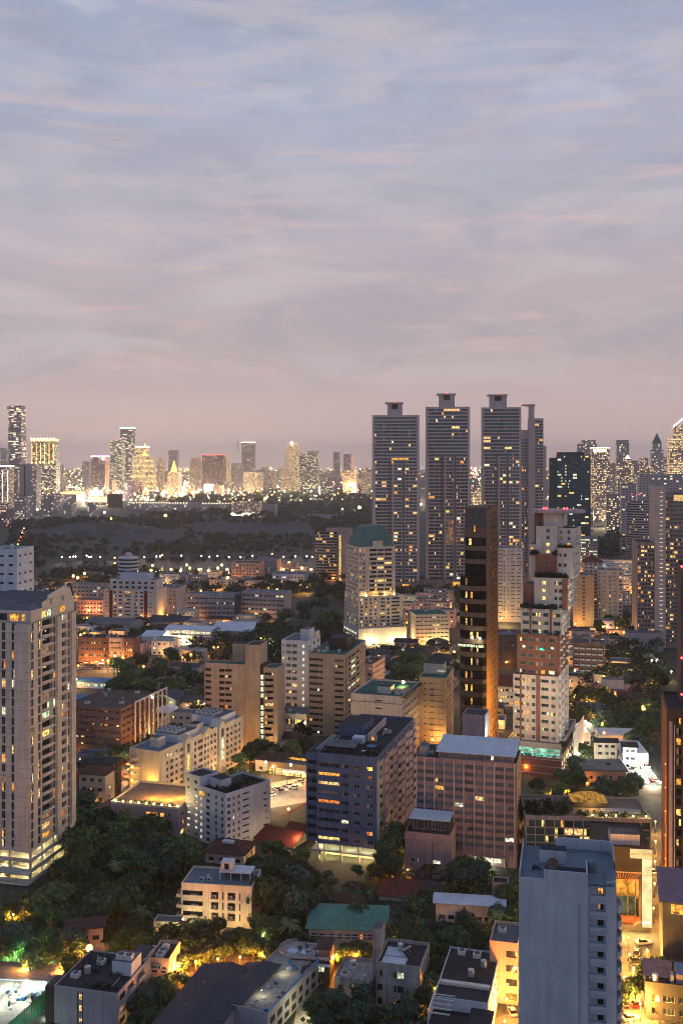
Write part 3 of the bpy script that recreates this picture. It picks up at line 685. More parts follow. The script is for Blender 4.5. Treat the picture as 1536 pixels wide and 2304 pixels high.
# ---- slate blue apartment block with the stepped pink flank
b = B('slate_blue_block', 'dark slate blue apartment block with a pink flank of stepped planted balconies', 'apartment block', 847, 352, 1712, xl=712, xr=931, th=17, litp=.12, seed=21, frame=FRG)
fh = 3.2; n = 9; z0 = b.h - 1.6 - n * fh; rw = rows(n, z0, fh, 1.0, 1.35); uf = b.uF
lits = {8: 'dark', 7: LA, 6: LW, 5: CUR, 4: LO, 3: 'dark', 2: 'dark', 1: 'dark', 0: LY}
cols = [(uf(715), uf(763), 'w', dict(lit=lits, dep=.9)), (uf(768), uf(783), 'w', dict(lit={2: LWH}, dep=.4)), (uf(795.5), uf(808.5), 'w', dict(p=.05, frame=FRW)), (uf(824.5), uf(838), 'w', dict(p=.05, frame=FRW))]
gz = [(.5, 3.4)]
b.block(-b.W, 0, 0, b.D, z0 - .2, b.h, W_BLUE, dict(F=dict(rows=rw, cols=cols)), roof=RF_DARK, par=1.0)
uL = B.uF(b, 687); WL = -uL
b.block(-b.W - 4.4, -b.W - .01, 1.6, 14, z0 - .2, b.h - .4, W_BLUE, dict(F=dict(rows=rows(n, z0, fh, .3, 2.2), cols=[(.5, 3.9, 'b', dict(p=.0, bh=.95, pro=.5))])), par=.6, roof=RF_DARK, name='recessed_wing', roofname='wing_roof')
# ground floor behind columns
for x in (-.3, -6.5, -13, -19, -b.W + .3):
    b.boxp('column', x - .3, x + .3, .1, .7, 0, z0 - .2, W_WARMWHITE)
b.boxp('back_wall', -b.W, -.2, 5.5, 5.8, 0, z0 - .2, W_CREAM); b.boxp('entrance_slab', -b.W - 2, -.8, -.6, 5.4, z0 - 2.75, z0 - 2.4, W_BLUE)
for x in (-4, -10, -16, -21):
    for zk in (z0 - .5, z0 - 3.0): b.add('ceiling_lamp', box_lamp(3, glow('lobby_lamp', (1, .8, .36), 8)), (x, 1.6, zk), 0)
    LAMPS.append((b.pt(x, 2.6, z0 - .9), (1, .66, .2), 600, .15, None)); LAMPS.append((b.pt(x, 2.6, z0 - 3.4), (1, .76, .3), 800, .15, None))
# the flank: each bay steps out, balconies slope up the row
for k in range(9):
    y0 = .3 + k * (b.D - .6) / 9; y1 = y0 + (b.D - .6) / 9 * .62; mat = W_PALEGREEN if k == 0 else W_PINKW
    xo = 1.3 if k else .9
    b.block(.004, xo, y0, y1 + 1.2, z0 - 3, b.h - .4 - (.8 if k % 2 else 0), mat, dict(R=dict(rows=rows(n, z0 - (.8 if k % 2 else 0), fh, 1.05, 1.35), cols=[(.5, min(y1 + 1.2 - y0 - .2, 4.6), 'b', dict(bh=.25, p=.12))])), par=0, name='stepped_bay')
    if k % 2 == 0:
        for i in range(n):
            if b.r.random() < .6: b.add('balcony_foliage', bushes(MB(), [(0, 0, 0), (0, .9, 0), (0, -.8, -.1)], (.35, .6), i + k), (xo + .1, y0 + 2.4, z0 + fh * i + 1.1), 0, .3)
zr = b.h + .02
b.block(-20.5, -10.5, 7, 14, zr, zr + 1.7, W_BROWN, dict(F=dict(rows=[(zr + .3, zr + 1.4)], cols=[(.6, 9.4, 'w', dict(lit='dark'))])), par=0, name='pavilion')
b.part('pavilion_roof', MB().box(-21.5, -9.8, 5.6, 15, zr + 1.75, zr + 2.0, paint('dark_red_fascia', (.12, .03, .03)), RF_GREY))
b.boxp('white_box', -14.2, -10, 18, 22, zr, zr + 2.2, W_WHITE, RF_WHITE)
b.boxp('lift_house', -22, -12.5, 27, 42, zr, zr + 4.2, W_BLUE, RF_DARK); b.boxp('pink_wall', -9.5, -9.1, 22, 48, zr, zr + 2.6, W_PINKW); b.boxp('pink_wall', -9.0, -6, 23, 23.3, zr, zr + 2.4, W_PINKW)
b.add('window', win_mb(1.2, 1.4, [LA, LA], FRD), (-7.6, 22.96, zr + .3), 0, 9)
for i in range(5): b.boxp('roof_pipe', -24.2 + i * .8, -23.9 + i * .8, 6, 26, zr + .3, zr + .5, LOUV)
mb = MB(); mb.tube([(0, 0, 0), (0, 0, 2.2)], .05, FRW, 5); mb.frust(1.7, .1, 2.0, 2.7, RF_BLUE, 10); b.part('parasol', mb, (-4.5, 10, zr)); mb = MB(); mb.box(-.9, .9, -.5, .5, 0, .5, FRW); b.part('white_lounger', mb, (-7, 9, zr))
plantline(b, -9, -1, 5, zr, 22, (.4, .8), 3, dy=3); plantline(b, -9, -1, 14, zr, 14, (.4, .8), 4, dy=3)
clutter(b, -22, -2, 28, 50, zr, 7, 4)
b.done()

# ---- rose office slab with white fins
b = B('rose_office_block', 'rose pink office slab with thin white vertical fins and a white sheet roof', 'office building', 1162, 350, 1722, xl=936, xr=1188, th=14.5, litp=.05, seed=33, gl=glass('curtained_glass', (.085, .11, .135), .35, .4), frame=FRG, pal=[LW, LA, LWH])
n = 11; fh = 2.68; z0 = b.h - .7 - n * fh; wz = rows(n, z0, fh, .8, 1.45); fx = [937, 955, 977, 999, 1021, 1043, 1066.5, 1089, 1111.5, 1134.5, 1157]
cols = [(b.uF(a) + .25, b.uF(c) - .25, 'w', {}) for a, c in zip(fx, fx[1:])]
b.block(-b.W, 0, 0, min(b.D, 17), 0, b.h, W_PINK, dict(F=dict(rows=wz, cols=cols)), roof=RF_DARK, par=.5); D_ = min(b.D, 17)
for i, p in enumerate(fx): b.boxp('fin', -b.W + b.uF(p) - .17, -b.W + b.uF(p) + .17, -.45, -.003, z0 - (8.6 if i in (7, 9, 10) else 2.2) + .4, b.h + .3, paint('fin_white', (.7, .64, .62)))
b.boxp('flank_cladding', .003, .12, .05, D_ - .05, 0, b.h + .5, paint('tan_flank', (.55, .38, .28), .9, .35, joint=6))
for y in (5, 9): 
    for k in range(3): b.add('vent', MB().box(-.2, .25, -.3, .3, 0, .5, FRD), (.2, y, b.h - 6 - k * 8), 0)
zx = b.uF(985) - b.W
b.block(zx, -1.2, 1.2, D_ - 1, b.h + .03, b.h + 2.6, W_PINK, dict(F=dict(rows=[(b.h + .6, b.h + 2.2)], cols=even(8, -1.2 - zx, 2.9, .3, lit={}, p=.1))), par=0, name='attic_wall')
mb = MB(); mb.face([(zx - .8, .2, b.h + 2.65), (-.3, .2, b.h + 2.65), (-.3, D_, b.h + 4.4), (zx - .8, D_, b.h + 4.4)], RF_WHITE); mb.face([(zx - .8, .2, b.h + 2.5), (-.3, .2, b.h + 2.5), (-.3, .2, b.h + 2.65), (zx - .8, .2, b.h + 2.65)], RF_WHITE); mb.face([(-.3, .2, b.h + 2.5), (-.3, D_, b.h + 2.5), (-.3, D_, b.h + 4.4), (-.3, .2, b.h + 2.65)], W_PINK); b.part('sheet_roof', mb)
b.boxp('plant_room', -b.W + .6, -b.W + 3.4, 3, 8, b.h + .03, b.h + 3.4, LOUV, RF_GREY); clutter(b, -b.W + 4, zx - 1.5, 3, 12, b.h + .03, 4, 2)
for k, (x0, x1, zz) in enumerate(((-14.5, -11.8, 1.2), (-11, -5.2, 1.2))): b.add('window', win_mb(x1 - x0, 2.0, [LWH, LG, LWH, LG][:4], FRW), ((x0 + x1) / 2, -.03, zz), 0, 9)
b.boxp('awning', -15, -4, -2.2, -.1, 3.6, 3.9, W_PINK); LAMPS.append((b.pt(-9, -2, 3), (.95, 1, .7), 500, .15, None))
b.done()
b = B('lilac_box', 'lilac windowless service block rising behind the rose office roof with a floodlit white side', 'service block', 1090, 402, 1643, xl=1040, xr=1103, th=18, h=39)
b.block(-b.W, 0, 0, max(5, min(b.D, 10)), 0, b.h, W_LILAC, {}, roof=RF_DARK, par=.5); b.boxp('white_side', .003, .15, .1, min(b.D, 10) - .1, b.h - 9, b.h + .3, W_WHITE); b.add('louvre', MB().box(-1, 1, -.06, 0, 0, .8, LOUV), (-b.W / 2, -.01, b.h - 5), 0); LAMPS.append((b.pt(3.5, 2, b.h - 7), (1, .9, .65), 900, .2, None)); b.done()

# ---- mauve low block with roof lounge
b = B('mauve_low_block', 'low mauve block with a glazed roof lounge under a white canopy below the rose office', 'low block', 1012, 340, 1887, xl=911, xr=1035, th=15, litp=.1, seed=3)
D_ = 12
b.block(-b.W, 0, 0, D_, 0, b.h, W_PINK, dict(F=dict(rows=[(1.2, 2.0), (5.0, 6.2)], cols=[(1.2, 3.2, 'w', {}), (9.3, 11.9, 'w', dict(lit={1: LWH, 0: 'dark'})), (4.2, 5.2, 'w', {})])), roof=RF_DARK, par=1.0)
b.boxp('cornice', -b.W - .4, .4, -.4, -.01, b.h - 1.6, b.h - 1.0, W_PINK)
b.block(-b.W + 1.8, -.6, 2, 9, b.h + .03, b.h + 5.0, W_DARK, dict(F=dict(rows=[(b.h + 1.6, b.h + 4.4)], cols=[(.8, 5.4, 'w', dict(lit='dark')), (7.0, 11.2, 'w', dict(lit='dark'))])), par=0, name='lounge_wall')
mb = MB(); mb.box(-b.W + 1.2, -.2, .2, 10, b.h + 5.3, b.h + 5.55, RF_WHITE); b.part('canopy', mb)
plantline(b, -b.W + 1, -.8, .9, b.h + .3, 16, (.3, .5), 6, dy=.3); b.add('wall_lamp', MB().ball((0, 0, 0), .16, glow('wall_lamp_glow', (1, .8, .45), 12)), (-b.W + .9, -.2, 2.2), 0); b.add('drain_pipe', MB().tube([(0, 0, 0), (0, 0, b.h - 1.8)], .07, FRD, 5), (-5.6, -.08, 0), 0)
clutter(b, -b.W + 2, -2, 4, 9, b.h + 5.6, 0, 2)
b.done()

# ---- garden hotel with window grid
b = B('grid_hotel', 'long low hotel wing of gridded glass bays with amber rooms and lit roof garden', 'hotel', 1464, 341, 1848, xl=1182, D=22, th=5, litp=.3, seed=12, frame=FRD, gl=GLT, pal=[LA, LA, LY, LW])
fh = 2.62; n = 7; z0 = b.h - .5 - n * fh
b.block(-b.W, 0, 0, b.D, 0, b.h, paint('hotel_frame', (.46, .4, .38)), dict(F=dict(rows=rows(n, z0, fh, .12, 2.3), cols=even(13, b.W, b.W / 13 - .35, .1, 'w')), L=dict(rows=rows(n, z0, fh, .3, 1.8), cols=even(4, b.D, 3, 1))), roof=paint('terrace_deck', (.2, .16, .13)), par=.7)
zr = b.h + .03; bushes_pts = []
plantline(b, -b.W + 1, -26, 8, zr, 70, (.8, 1.7), 11, dy=6); plantline(b, -24, -1, 3.5, zr, 30, (.5, 1.1), 12, dy=2)
for i, x in enumerate((-19, -14.5, -11.3, -5.6, -1.4)):
    b.add('garden_lamp', MB().ball((0, 0, .9), .28, glow('garden_lamp_glow', (1, .75, .2), 16)).tube([(0, 0, 0), (0, 0, .8)], .05, FRD, 4), (x, 1.0, zr + .2), 0); LAMPS.append((b.pt(x, 1.6, b.h + 1.6), (1, .72, .2), 320, .15, None))
mb = MB(); AM = lit('amber_glass_roof', (1, .50, .10), .5, .7, .6); mb.hip(-24.5, -12.5, 11, 19, zr + 2.2, zr + 4.6, AM, .2)
for i in range(10):
    x = -24.4 + i * 1.3; mb.tube([(x, 10.75, zr + 2.25), (-24.5 + 4 + (12 - 8) * min(1, max(0, (x + 24.5) / 12)), 15, zr + 5.25)], .07, FRD, 4)
b.part('glass_pavilion_roof', mb); b.boxp('pavilion_wall', -24.3, -12.7, 11.2, 18.8, zr, zr + 2.15, W_BROWN)
b.boxp('pale_terrace', -15, -2, 6.5, 10, zr, zr + .5, W_GREY)
LAMPS.append((b.pt(-18, 9, b.h + 3), (1, .6, .2), 900, .2, None))
b.done()

# ---- hotel with the illuminated corner sign
b = B('sign_hotel', 'dark glass hotel front with an orange fan canopy and a tall glowing cream corner sign', 'hotel', 1463, 303, 1912, W=15.5, D=21, th=8, litp=.0, seed=2, gl=GLB, frame=FRD)
b.block(-b.W, 0, 0, b.D, 0, b.h, W_BROWN, dict(F=dict(rows=[(4.5, 10), (10.4, 15.5)], cols=[(4.5, 8.3, 'w', dict(lit='dark', dep=.1)), (8.6, 12.2, 'w', dict(lit={1: LO, 0: 'dark'}, dep=.1))]), R=dict(rows=rows(6, 5, 3, .8, 1.4), cols=even(5, b.D, 2.5, 1, p=.3))), roof=paint('dark_tin_roof', (.035, .034, .04), .7, .5), par=.4)
SGN = lit('sign_face', (1, .72, .30), 1.0, .15, .3, True); SG2 = lit('sign_face_white', (1, .78, .38), 1.15, .3, .25, True)
mb = MB(); mb.box(-5.95, .3, -.9, -.05, b.h - 2.55, b.h + .25, SGN, FRD); mb.box(-2.45, .3, -.9, -.05, 1.6, b.h - 2.56, SG2, FRD)
sg = b.part('lit_sign', mb)
mb = MB()
for k in range(9): mb.box(-2.47, .32, -.915, -.9, 3.0 + k * 2.35, 3.07 + k * 2.35, FRG)
mb.build('panel_joint', sg)
try:
    cu = bpy.data.curves.new('sign_lettering', 'FONT'); cu.body = 'Column  HOTEL'; cu.size = 1.0; cu.extrude = .02; cu.align_x = 'CENTER'
    tmp = bpy.data.objects.new('sign_tmp', cu); COL.objects.link(tmp); bpy.context.view_layer.update()
    me = bpy.data.meshes.new_from_object(tmp.evaluated_get(bpy.context.evaluated_depsgraph_get())); bpy.data.objects.remove(tmp)
    me.materials.clear(); me.materials.append(plain('letter_brown', (.35, .22, .1)))
    lo_ = bpy.data.objects.new('sign_lettering', me); link(lo_, sg); lo_.location = (-2.85, -.93, b.h - 1.55); lo_.rotation_euler = (R(90), 0, 0)
except Exception as ex: print('lettering', ex)
mb = MB()
for i in range(13):                                      # fan of glowing slats over the entrance court
    x = -13.2 + i * .85; mb.tube([(x, -2.4, 18.2), (-8.2 + (x + 8.2) * .45, -.1, 14.2)], .09, plain('slat_wood', (.4, .18, .07)), 4)
b.part('fan_canopy', mb); b.boxp('canopy_edge', -13.6, -2.6, -2.5, -2.3, 18.1, 18.35, W_PEACH)
FW = lit('foyer_amber', (1, .4, .05), 1.0, .8, .5); b.boxp('lit_lounge', -12.4, -4.0, -.06, -.015, 10.6, 15.2, FW); b.boxp('dim_lounge', -12.4, -4.6, -.05, -.012, 5.0, 10.2, lit('green_glass', (.55, .6, .32), .16, .6, .4))
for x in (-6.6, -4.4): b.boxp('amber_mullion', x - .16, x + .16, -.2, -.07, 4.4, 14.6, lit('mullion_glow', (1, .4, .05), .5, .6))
b.part('curved_canopy', MB().prism([(-14, -3.5), (-9, -4.6), (-5, -4.2), (-3.2, -2.5), (-3.2, -.1), (-14, -.1)], 3.7, 4.5, paint('canopy_brown', (.22, .07, .04))))
b.block(-b.W + 4.2, -2.7, 2.5, 8, b.h + .03, b.h + 3.2, W_WARMWHITE, {}, par=0, name='roof_hut', roof=RF_GREY, roofname='hut_roof')
for x in (-5, -3.6): b.part('roof_rail', MB().tube([(0, 0, 0), (0, 0, 2), (1.2, 0, 2), (1.2, 0, 0)], .04, FRG, 4), (x, 10, b.h + .1))
for x, s_ in ((-8.5, 1500), (-4, 1200)): LAMPS.append((b.pt(x, -3.0, 8.5), (1, .42, .08), s_, .3, None))
for x in (-11, -8, -5, -1.5): LAMPS.append((b.pt(x, -4.2, 3.1), (1, .6, .16), 1600, .2, None))
for x in (-2.2, -1.5, -.6): b.add('entrance_lamp', MB().ball((0, 0, 0), .3, glow('entrance_glow', (1, .85, .45), 14)), (x, -1.3, 3.2), 0)
b.done()

# ---- dark tower at the edge
b = B('dark_tower', 'dark brown tower with an orange lit side wall and amber windows beside the glowing sign', 'tower', 1500, 300, 1600, anchor='L', xl=1484, xr=1640, D=24, th=14, litp=.55, seed=6, frame=FRD, pal=[LA, LY], gl=GLB)
rw = rows(20, 5.5, (b.h - 7) / 20, .6, 2.0)
b.block(-b.W, 0, 0, b.D, 0, b.h, W_BROWN, dict(F=dict(rows=rw, cols=[(2.6, 4.0, 'w', {}), (5.6, 6.6, 'w', {}), (9, 11, 'w', {}), (13, 14, 'w', {})])), roof=RF_DARK, par=.6)
b.boxp('side_cladding', -b.W - .15, -b.W - .003, .3, b.D - .3, 0, b.h - .5, paint('orange_brown_cladding', (.32, .12, .05), .85, .3)); b.boxp('pale_pilaster', -b.W + .5, -b.W + 1.5, -.35, -.003, 0, b.h - 3, W_LILAC)
for px_ in (2.1, 4.8): b.add('pipe', MB().tube([(0, 0, 0), (0, 0, b.h - 8)], .1, FRW, 5), (-b.W + px_, -.15, 4), 0)
for k in range(7):
    b.add('wall_washer', MB().box(-.1, .1, -.1, .1, 0, .3, glow('washer_glow', (1, .35, .06), 6)), (-b.W - .35, 2.0, 8 + k * 7), 0); LAMPS.append((b.pt(-b.W - 2.0, 4.0, 6 + k * 6.5), (1, .32, .05), 420 * (1.25 - k * .13), .2, None))
b.block(-b.W + 4.5, 0, 9, b.D, b.h + .03, b.h + 41, paint('dusk_grey_panel', (.09, .075, .085)), {}, roof=RF_DARK, par=.6, name='upper_slab')
b.part('light_pole', MB().tube([(0, 0, 0), (0, 0, 26)], .16, FRW, 6).box(-1.3, 1.3, -.15, .15, 20, 24.5, W_LILAC), (-b.W + 6, 4, b.h + .1)); b.boxp('red_light_mast', -b.W + 4.7, -b.W + 4.9, 8.6, 8.8, b.h, b.h + 14, FRD)
RED = glow('red_beacon', (1, .03, .03), 14)
for zz in (3, 14, 41.5): b.add('red_beacon', MB().ball((0, 0, 0), .35, RED), (-b.W + 4.8, 8.6, b.h + zz + .2), 0)
b.done()
b = B('mauve_roofed_annex', 'low dark annex with a sloping mauve metal roof and a warm lit upper gallery', 'annex', 1490, 275, 1995, anchor='L', xl=1472, xr=1600, D=14, th=14, seed=9, litp=0)
b.block(-b.W, 0, 0, b.D, 0, b.h - 3.5, W_DARK, dict(F=dict(rows=[(1, 4), (b.h - 7.2, b.h - 4.6)], cols=[(2.2, 12, 'w', dict(lit={1: LA, 0: 'dark'}))])), par=0)
mb = MB(); mb.face([(-b.W - 1, -1.2, b.h - 3.6), (1, -1.2, b.h - 3.6), (1, b.D, b.h), (-b.W - 1, b.D, b.h)], paint('mauve_sheet', (.2, .15, .2), .7, .25)); mb.face([(-b.W - 1, -1.2, b.h - 3.9), (1, -1.2, b.h - 3.9), (1, -1.2, b.h - 3.6), (-b.W - 1, -1.2, b.h - 3.6)], W_DARK); b.part('sheet_roof', mb)
b.boxp('lower_wing', -b.W - 1, 2, -7, -1.4, 0, 6.2, paint('bamboo_screen', (.3, .19, .13), .9, .3), W_DARK); b.boxp('wing_eave', -b.W - 1.6, 2.6, -7.6, -1.4, 6.25, 6.6, W_DARK)
mb = MB()
for i in range(9): mb.tube([(i * .6, 0, 0), (i * .6, 0, 2.2)], .04, FRW, 4)
mb.box(-.1, 5, -.04, .04, 2.2, 2.3, FRW); b.part('railing', mb, (-b.W + .6, -7.8, .3)); b.add('lit_sign_box', MB().box(-.6, .6, -.1, .1, 0, 1.8, LG), (-b.W - .4, -7.75, .8), 0)
for x in (3, 7, 11): LAMPS.append((b.pt(-b.W + x, -1.6, b.h - 5.5), (1, .55, .14), 160, .1, None))
b.done()
b = B('tin_roofed_shophouse', 'dark shophouse block with a rusty pink tin roof at the glowing street corner', 'shophouse', 1452, 256, 2202, anchor='L', xl=1440, xr=1560, D=9, th=13, seed=4, litp=.05)
b.block(-b.W, 0, 0, b.D, 0, b.h - 1.2, W_DARK, dict(F=dict(rows=[(1.4, 3.0), (4.6, 6.2)], cols=[(1.5, 3.2, 'v', dict(dep=.8)), (4.2, 7, 'w', {}), (8, 10, 'w', {})])), roof=RF_DARK, par=.4)
mb = MB(); mb.face([(-b.W - .4, 3, b.h - .8), (-4.5, 3, b.h - .8), (-4.5, 9.5, b.h + .6), (-b.W - .4, 9.5, b.h + .6)], paint('rusty_pink_tin', (.36, .2, .19), .7, .4, scale=3)); mb.face([(-b.W - .4, 3, b.h - 1), (-4.5, 3, b.h - 1), (-4.5, 3, b.h - .8), (-b.W - .4, 3, b.h - .8)], W_DARK); b.part('tin_roof', mb); b.boxp('grey_wall', -5.4, -4.6, 1, 3, b.h - 1.2, b.h + 1, W_GREY); b.boxp('rear_room', -4, -.5, 1.5, 8, b.h - 1.19, b.h + 1.1, W_LILAC, RF_BLUE); clutter(b, -b.W + 1, -5, .8, 2.5, b.h - 1.17, 3, 2, ('rooftop_unit', 'water_tank'))
b.done()
# ================================================================== more buildings, nearer rows
def apt(name, label, cat, xc, d, yt, xl=None, xr=None, wall=W_CREAM, th=14, fh=3.1, z0=3.4, F_=None, R_=None, L_=None, sill=.85, wh=1.45, roof=RF_GREY, par=.9, litp=.18, pal=None, seed=None, frame=None, group=None, anchor='R', W=None, D=None, h=None, dmax=None, clut=4, hut=None, gl=None, done=True, z0g=0):
    b = B(name, label, cat, xc, d, yt, xl, xr, th, W=W, D=D, h=h, group=group, anchor=anchor, litp=litp, pal=pal, seed=seed, frame=frame, gl=gl, z0=z0g)
    if dmax: b.D = min(b.D, dmax)
    n = max(1, int((b.h - z0 - .4) / fh)); f2 = (b.h - z0 - .4) / n; k = f2 / fh; rw = rows(n, z0, f2, sill * k, wh * k); fc = {}
    def mk(sp, Wd): 
        if sp is None: return None
        if callable(sp): return dict(rows=rw, cols=sp(b))
        nc, w_, kind = sp[:3]; o = sp[3] if len(sp) > 3 else {}
        return dict(rows=rw, cols=even(nc, Wd, min(w_, (Wd - .8) / nc - .15), .4, kind, **o))
    for q, sp, Wd in (('F', F_, b.W), ('R', R_, b.D), ('L', L_, b.D)):
        m_ = mk(sp, Wd)
        if m_: fc[q] = m_
    b.block(-b.W, 0, 0, b.D, 0, b.h, wall, fc, roof=roof, par=par)
    b.n, b.fh, b.zf = n, f2, z0
    if hut:
        for (fx0, fx1, fy0, fy1, hh, mt) in hut: b.boxp('roof_hut', -b.W * (1 - fx0), -b.W * (1 - fx1), b.D * fy0, b.D * fy1, b.h + .03, b.h + hh, mt, RF_GREY)
    if clut: clutter(b, -b.W + 1.5, -1.5, 1.5, b.D - 1.5, b.h + .03, clut, int(xc + d))
    return b.done() if done else b

# grey block at the bottom edge, its white stair hut and roof garden
b = B('grey_panel_block', 'low grey panelled block with dark planted roof and a strip of three lit windows', 'apartment block', 265, 250, 2240, xl=122, xr=332, th=13.5, seed=5, litp=.05, frame=FRD)
b.D = 19
b.block(-b.W, 0, 0, b.D, 0, b.h, W_GREY, dict(F=dict(rows=[(1.0, 2.2), (3.7, 5.3), (6.5, 8.0)], cols=[(b.uF(177), b.uF(184), 'w', dict(lit=LW, dep=.12))]), R=dict(rows=rows(3, 0, 2.95, .9, 1.5), cols=[(1, 4.2, 'w', dict(p=.1)), (5.5, 9, 'b', dict(bh=.5, pro=.6)), (11, 15, 'b', dict(bh=.5, pro=.6))])), roof=RF_DARK, par=.35)
b.boxp('dark_strip', -b.W + b.uF(175) - .1, -b.W + b.uF(175) + .12, -.04, -.003, .3, b.h - .3, W_BROWN); b.boxp('dark_strip', -b.W + b.uF(185), -b.W + b.uF(185) + .22, -.04, -.003, .3, b.h - .3, W_BROWN); b.boxp('dark_corner', -b.W - 2.6, -b.W - .01, .3, 6, 0, b.h - .2, W_BROWN)
zr = b.h + .03; b.boxp('stair_hut', -6, -.6, 9, 15, zr, zr + 3.4, W_WHITE, RF_GREY); b.part('lean_roof', MB().box(-4, .4, 15.2, 21, zr + 2, zr + 2.3, RF_SLATE)); 
for x in (-4.4, -2.2): b.add('rooftop_fan_unit', fan_mb(), (x, 11, zr + 3.4), 0)
b.boxp('planter_pit', -9, -3, 3, 7.5, zr, zr + .5, W_GREY, RF_DARK); plantline(b, -10, -1.5, 2.2, zr, 18, (.3, .8), 3); plantline(b, -15, -9, 12, zr, 16, (.4, .9), 5, dy=4); plantline(b, -6, -2, 8.2, zr + .3, 10, (.3, .6), 7)
b.boxp('awning', .01, 2.2, 4.5, 12, 2.9, 3.1, RF_WHITE); clutter(b, -15, -7, 2, 17, zr, 6, 8)
for y in (6, 8.4, 11): b.add('wall_lamp', MB().ball((0, 0, 0), .28, glow('amber_lamp', (1, .62, .16), 18)), (2.5, y, 2.6), 0); LAMPS.append((b.pt(3.0, y, 2.4), (1, .5, .12), 330, .15, None))
b.done()
b = apt('peach_lodging', 'peach lit lodging house with window air conditioners, tucked behind the grey panelled block', 'lodging house', 380, 268, 2166, 334, 388, W_PEACH, th=8, z0=.3, F_=(2, 1.5, 'w', {}), R_=(2, 1.4, 'w', {}), litp=.1, roof=RF_DARK, clut=5, D=10, done=False)
b.boxp('stair_wall', -b.W - .9, -b.W - .01, -2.2, 6, 0, b.h + 1.2, W_WARMWHITE)
for i in range(3):
    for x in (-3.4, -2.4): b.add('rooftop_unit', ac_mb(), (x, -.4, .45 + i * 3.05), 0)
    b.boxp('ledge', -b.W + .5, -.3, -.8, -.01, .2 + i * 3.05, .34 + i * 3.05, W_PEACH)
LAMPS.append((b.pt(-2.5, -3.5, 3), (1, .42, .1), 800, .2, None)); LAMPS.append((b.pt(1.2, -2, 6), (1, .45, .12), 420, .2, None)); b.done()

# workshop sheds with blue-grey sheet roofs
def shed(name, label, cat, pxs, z, ridge, wall, roof, seed=1):
    """gabled shed: px = (near-left, near-right, far-right) roof corners in the photo at eave height z"""
    A, Bq, Cq = [GP(*p, z) for p in pxs]; ux = (Bq - A); W_ = ux.length; ux.normalize(); uy = Vector((-ux.y, ux.x, 0)); D_ = (Cq - Bq).dot(uy)
    o = empty(name, (A.x, A.y, 0), math.atan2(ux.y, ux.x)); tag(o, label, cat); FOOT.append((Bq.x, Bq.y, W_, D_, -math.atan2(ux.y, ux.x)))
    m = MB(); m.box(0, W_, 0, D_, 0, z - .1, wall, skip='TB'); m.build('wall', o)
    m = MB(); m.gable(0, W_, 0, D_, z, z + ridge, roof, wall, 'y' if W_ < D_ * 1.6 else 'x', .4); m.build('roof', o); return o, W_, D_
for i_, (q, lb, zz, rg) in enumerate(((((338, 2312), (476, 2335), (560, 2186)), 'wide dark slate blue sheet roofed workshop along the bottom edge', 6.5, 1.6), (((512, 2215), (566, 2226), (604, 2176)), 'narrow slate sheet roofed shed between the dark workshop and the orange lit lane', 6.5, .8))):
    o, W_, D_ = shed('workshop', lb, 'workshop', q, zz, rg, W_GREY, RF_SLATE)
    for y in (D_ * .3, D_ * .65): MB().box(W_ * .3, W_ * .32, y, y + .2, zz + rg * .7, zz + rg * .95, LOUV).build('roof_vent', o)
b = B('terrace_workshop', 'long low white workshop with a littered roof terrace and a bright blue parapet edge', 'workshop', 602, 246, 2312, xl=474, xr=690, th=24, W=13, D=36, seed=8, litp=.05, frame=FRD)
b.h = 6.2
b.block(-b.W, 0, 0, b.D, 0, b.h, W_GREY, dict(R=dict(rows=[(.6, 2.2), (3.2, 4.9)], cols=even(9, b.D, 2.6, .6))), roof=CONC, par=.6)
b.boxp('blue_coping', -.3, .14, -.1, b.D + .1, b.h + .603, b.h + .78, RF_BLUE); b.boxp('sheet_roof', -b.W - .3, -7.5, .3, 22, b.h + .64, b.h + .9, RF_SLATE)
q = random.Random(4)
for i in range(26): x, y = q.uniform(-7, -1), q.uniform(1, b.D - 2); b.add('terrace_clutter', MB().box(-q.uniform(.2, .6), .4, -.3, q.uniform(.2, .6), 0, q.uniform(.2, .8), q.choice((RF_WHITE, W_GREY, W_BROWN, RF_BLUE))), (x, y, b.h + .03), q.uniform(0, 3))
plantline(b, -8, -1, b.D - 3, b.h, 16, (.4, .8), 4, dy=2); plantline(b, -2, -1, 24, b.h, 8, (.4, .6), 5, dy=4); b.add('garden_lamp', MB().ball((0, 0, 0), .12, glow('wall_lamp_glow', (1, .8, .45), 12)), (-6, 8, b.h + 1.0), 0); LAMPS.append((b.pt(-5.5, 7, b.h + 1.5), (1, .9, .5), 90, .1, None)); LAMPS.append((b.pt(-5.5, 19, b.h + 1.5), (1, .9, .5), 90, .1, None)); b.done()
b = B('round_front_house', 'low house with a bowed front parapet, three pale roof discs and a brown roofed hut', 'house', 742, 272, 2200, xl=640, xr=775, th=8, W=14, D=9.5, seed=2, litp=0)
b.h = 6.6
b.block(-10.5, 0, 0, b.D, 0, b.h, W_BROWN, dict(F=dict(rows=[(.4, 1.6), (3.4, 4.9)], cols=[(1.2, 5, 'w', dict(lit={1: LG, 0: 'dark'})), (5.2, 9, 'w', dict(lit={1: LG, 0: 'dark'}))])), roof=CONC, par=0)
arc = [(-10.5 - 4.2 * math.sin(t), b.D * .5 - b.D * .5 * math.cos(t)) for t in [R(180 - 15 * k) for k in range(13)]]
b.part('bowed_front', MB().prism(arc[::-1], 0, b.h, W_GREY, CONC)); mb = MB()
for p, q_ in zip(arc + [(0, 0)], arc[1:] + [(0, 0)]):
    if p != q_: mb.face([(*p, b.h), (*q_, b.h), (*q_, b.h + .9), (*p, b.h + .9)], W_GREY)
b.part('parapet', mb)
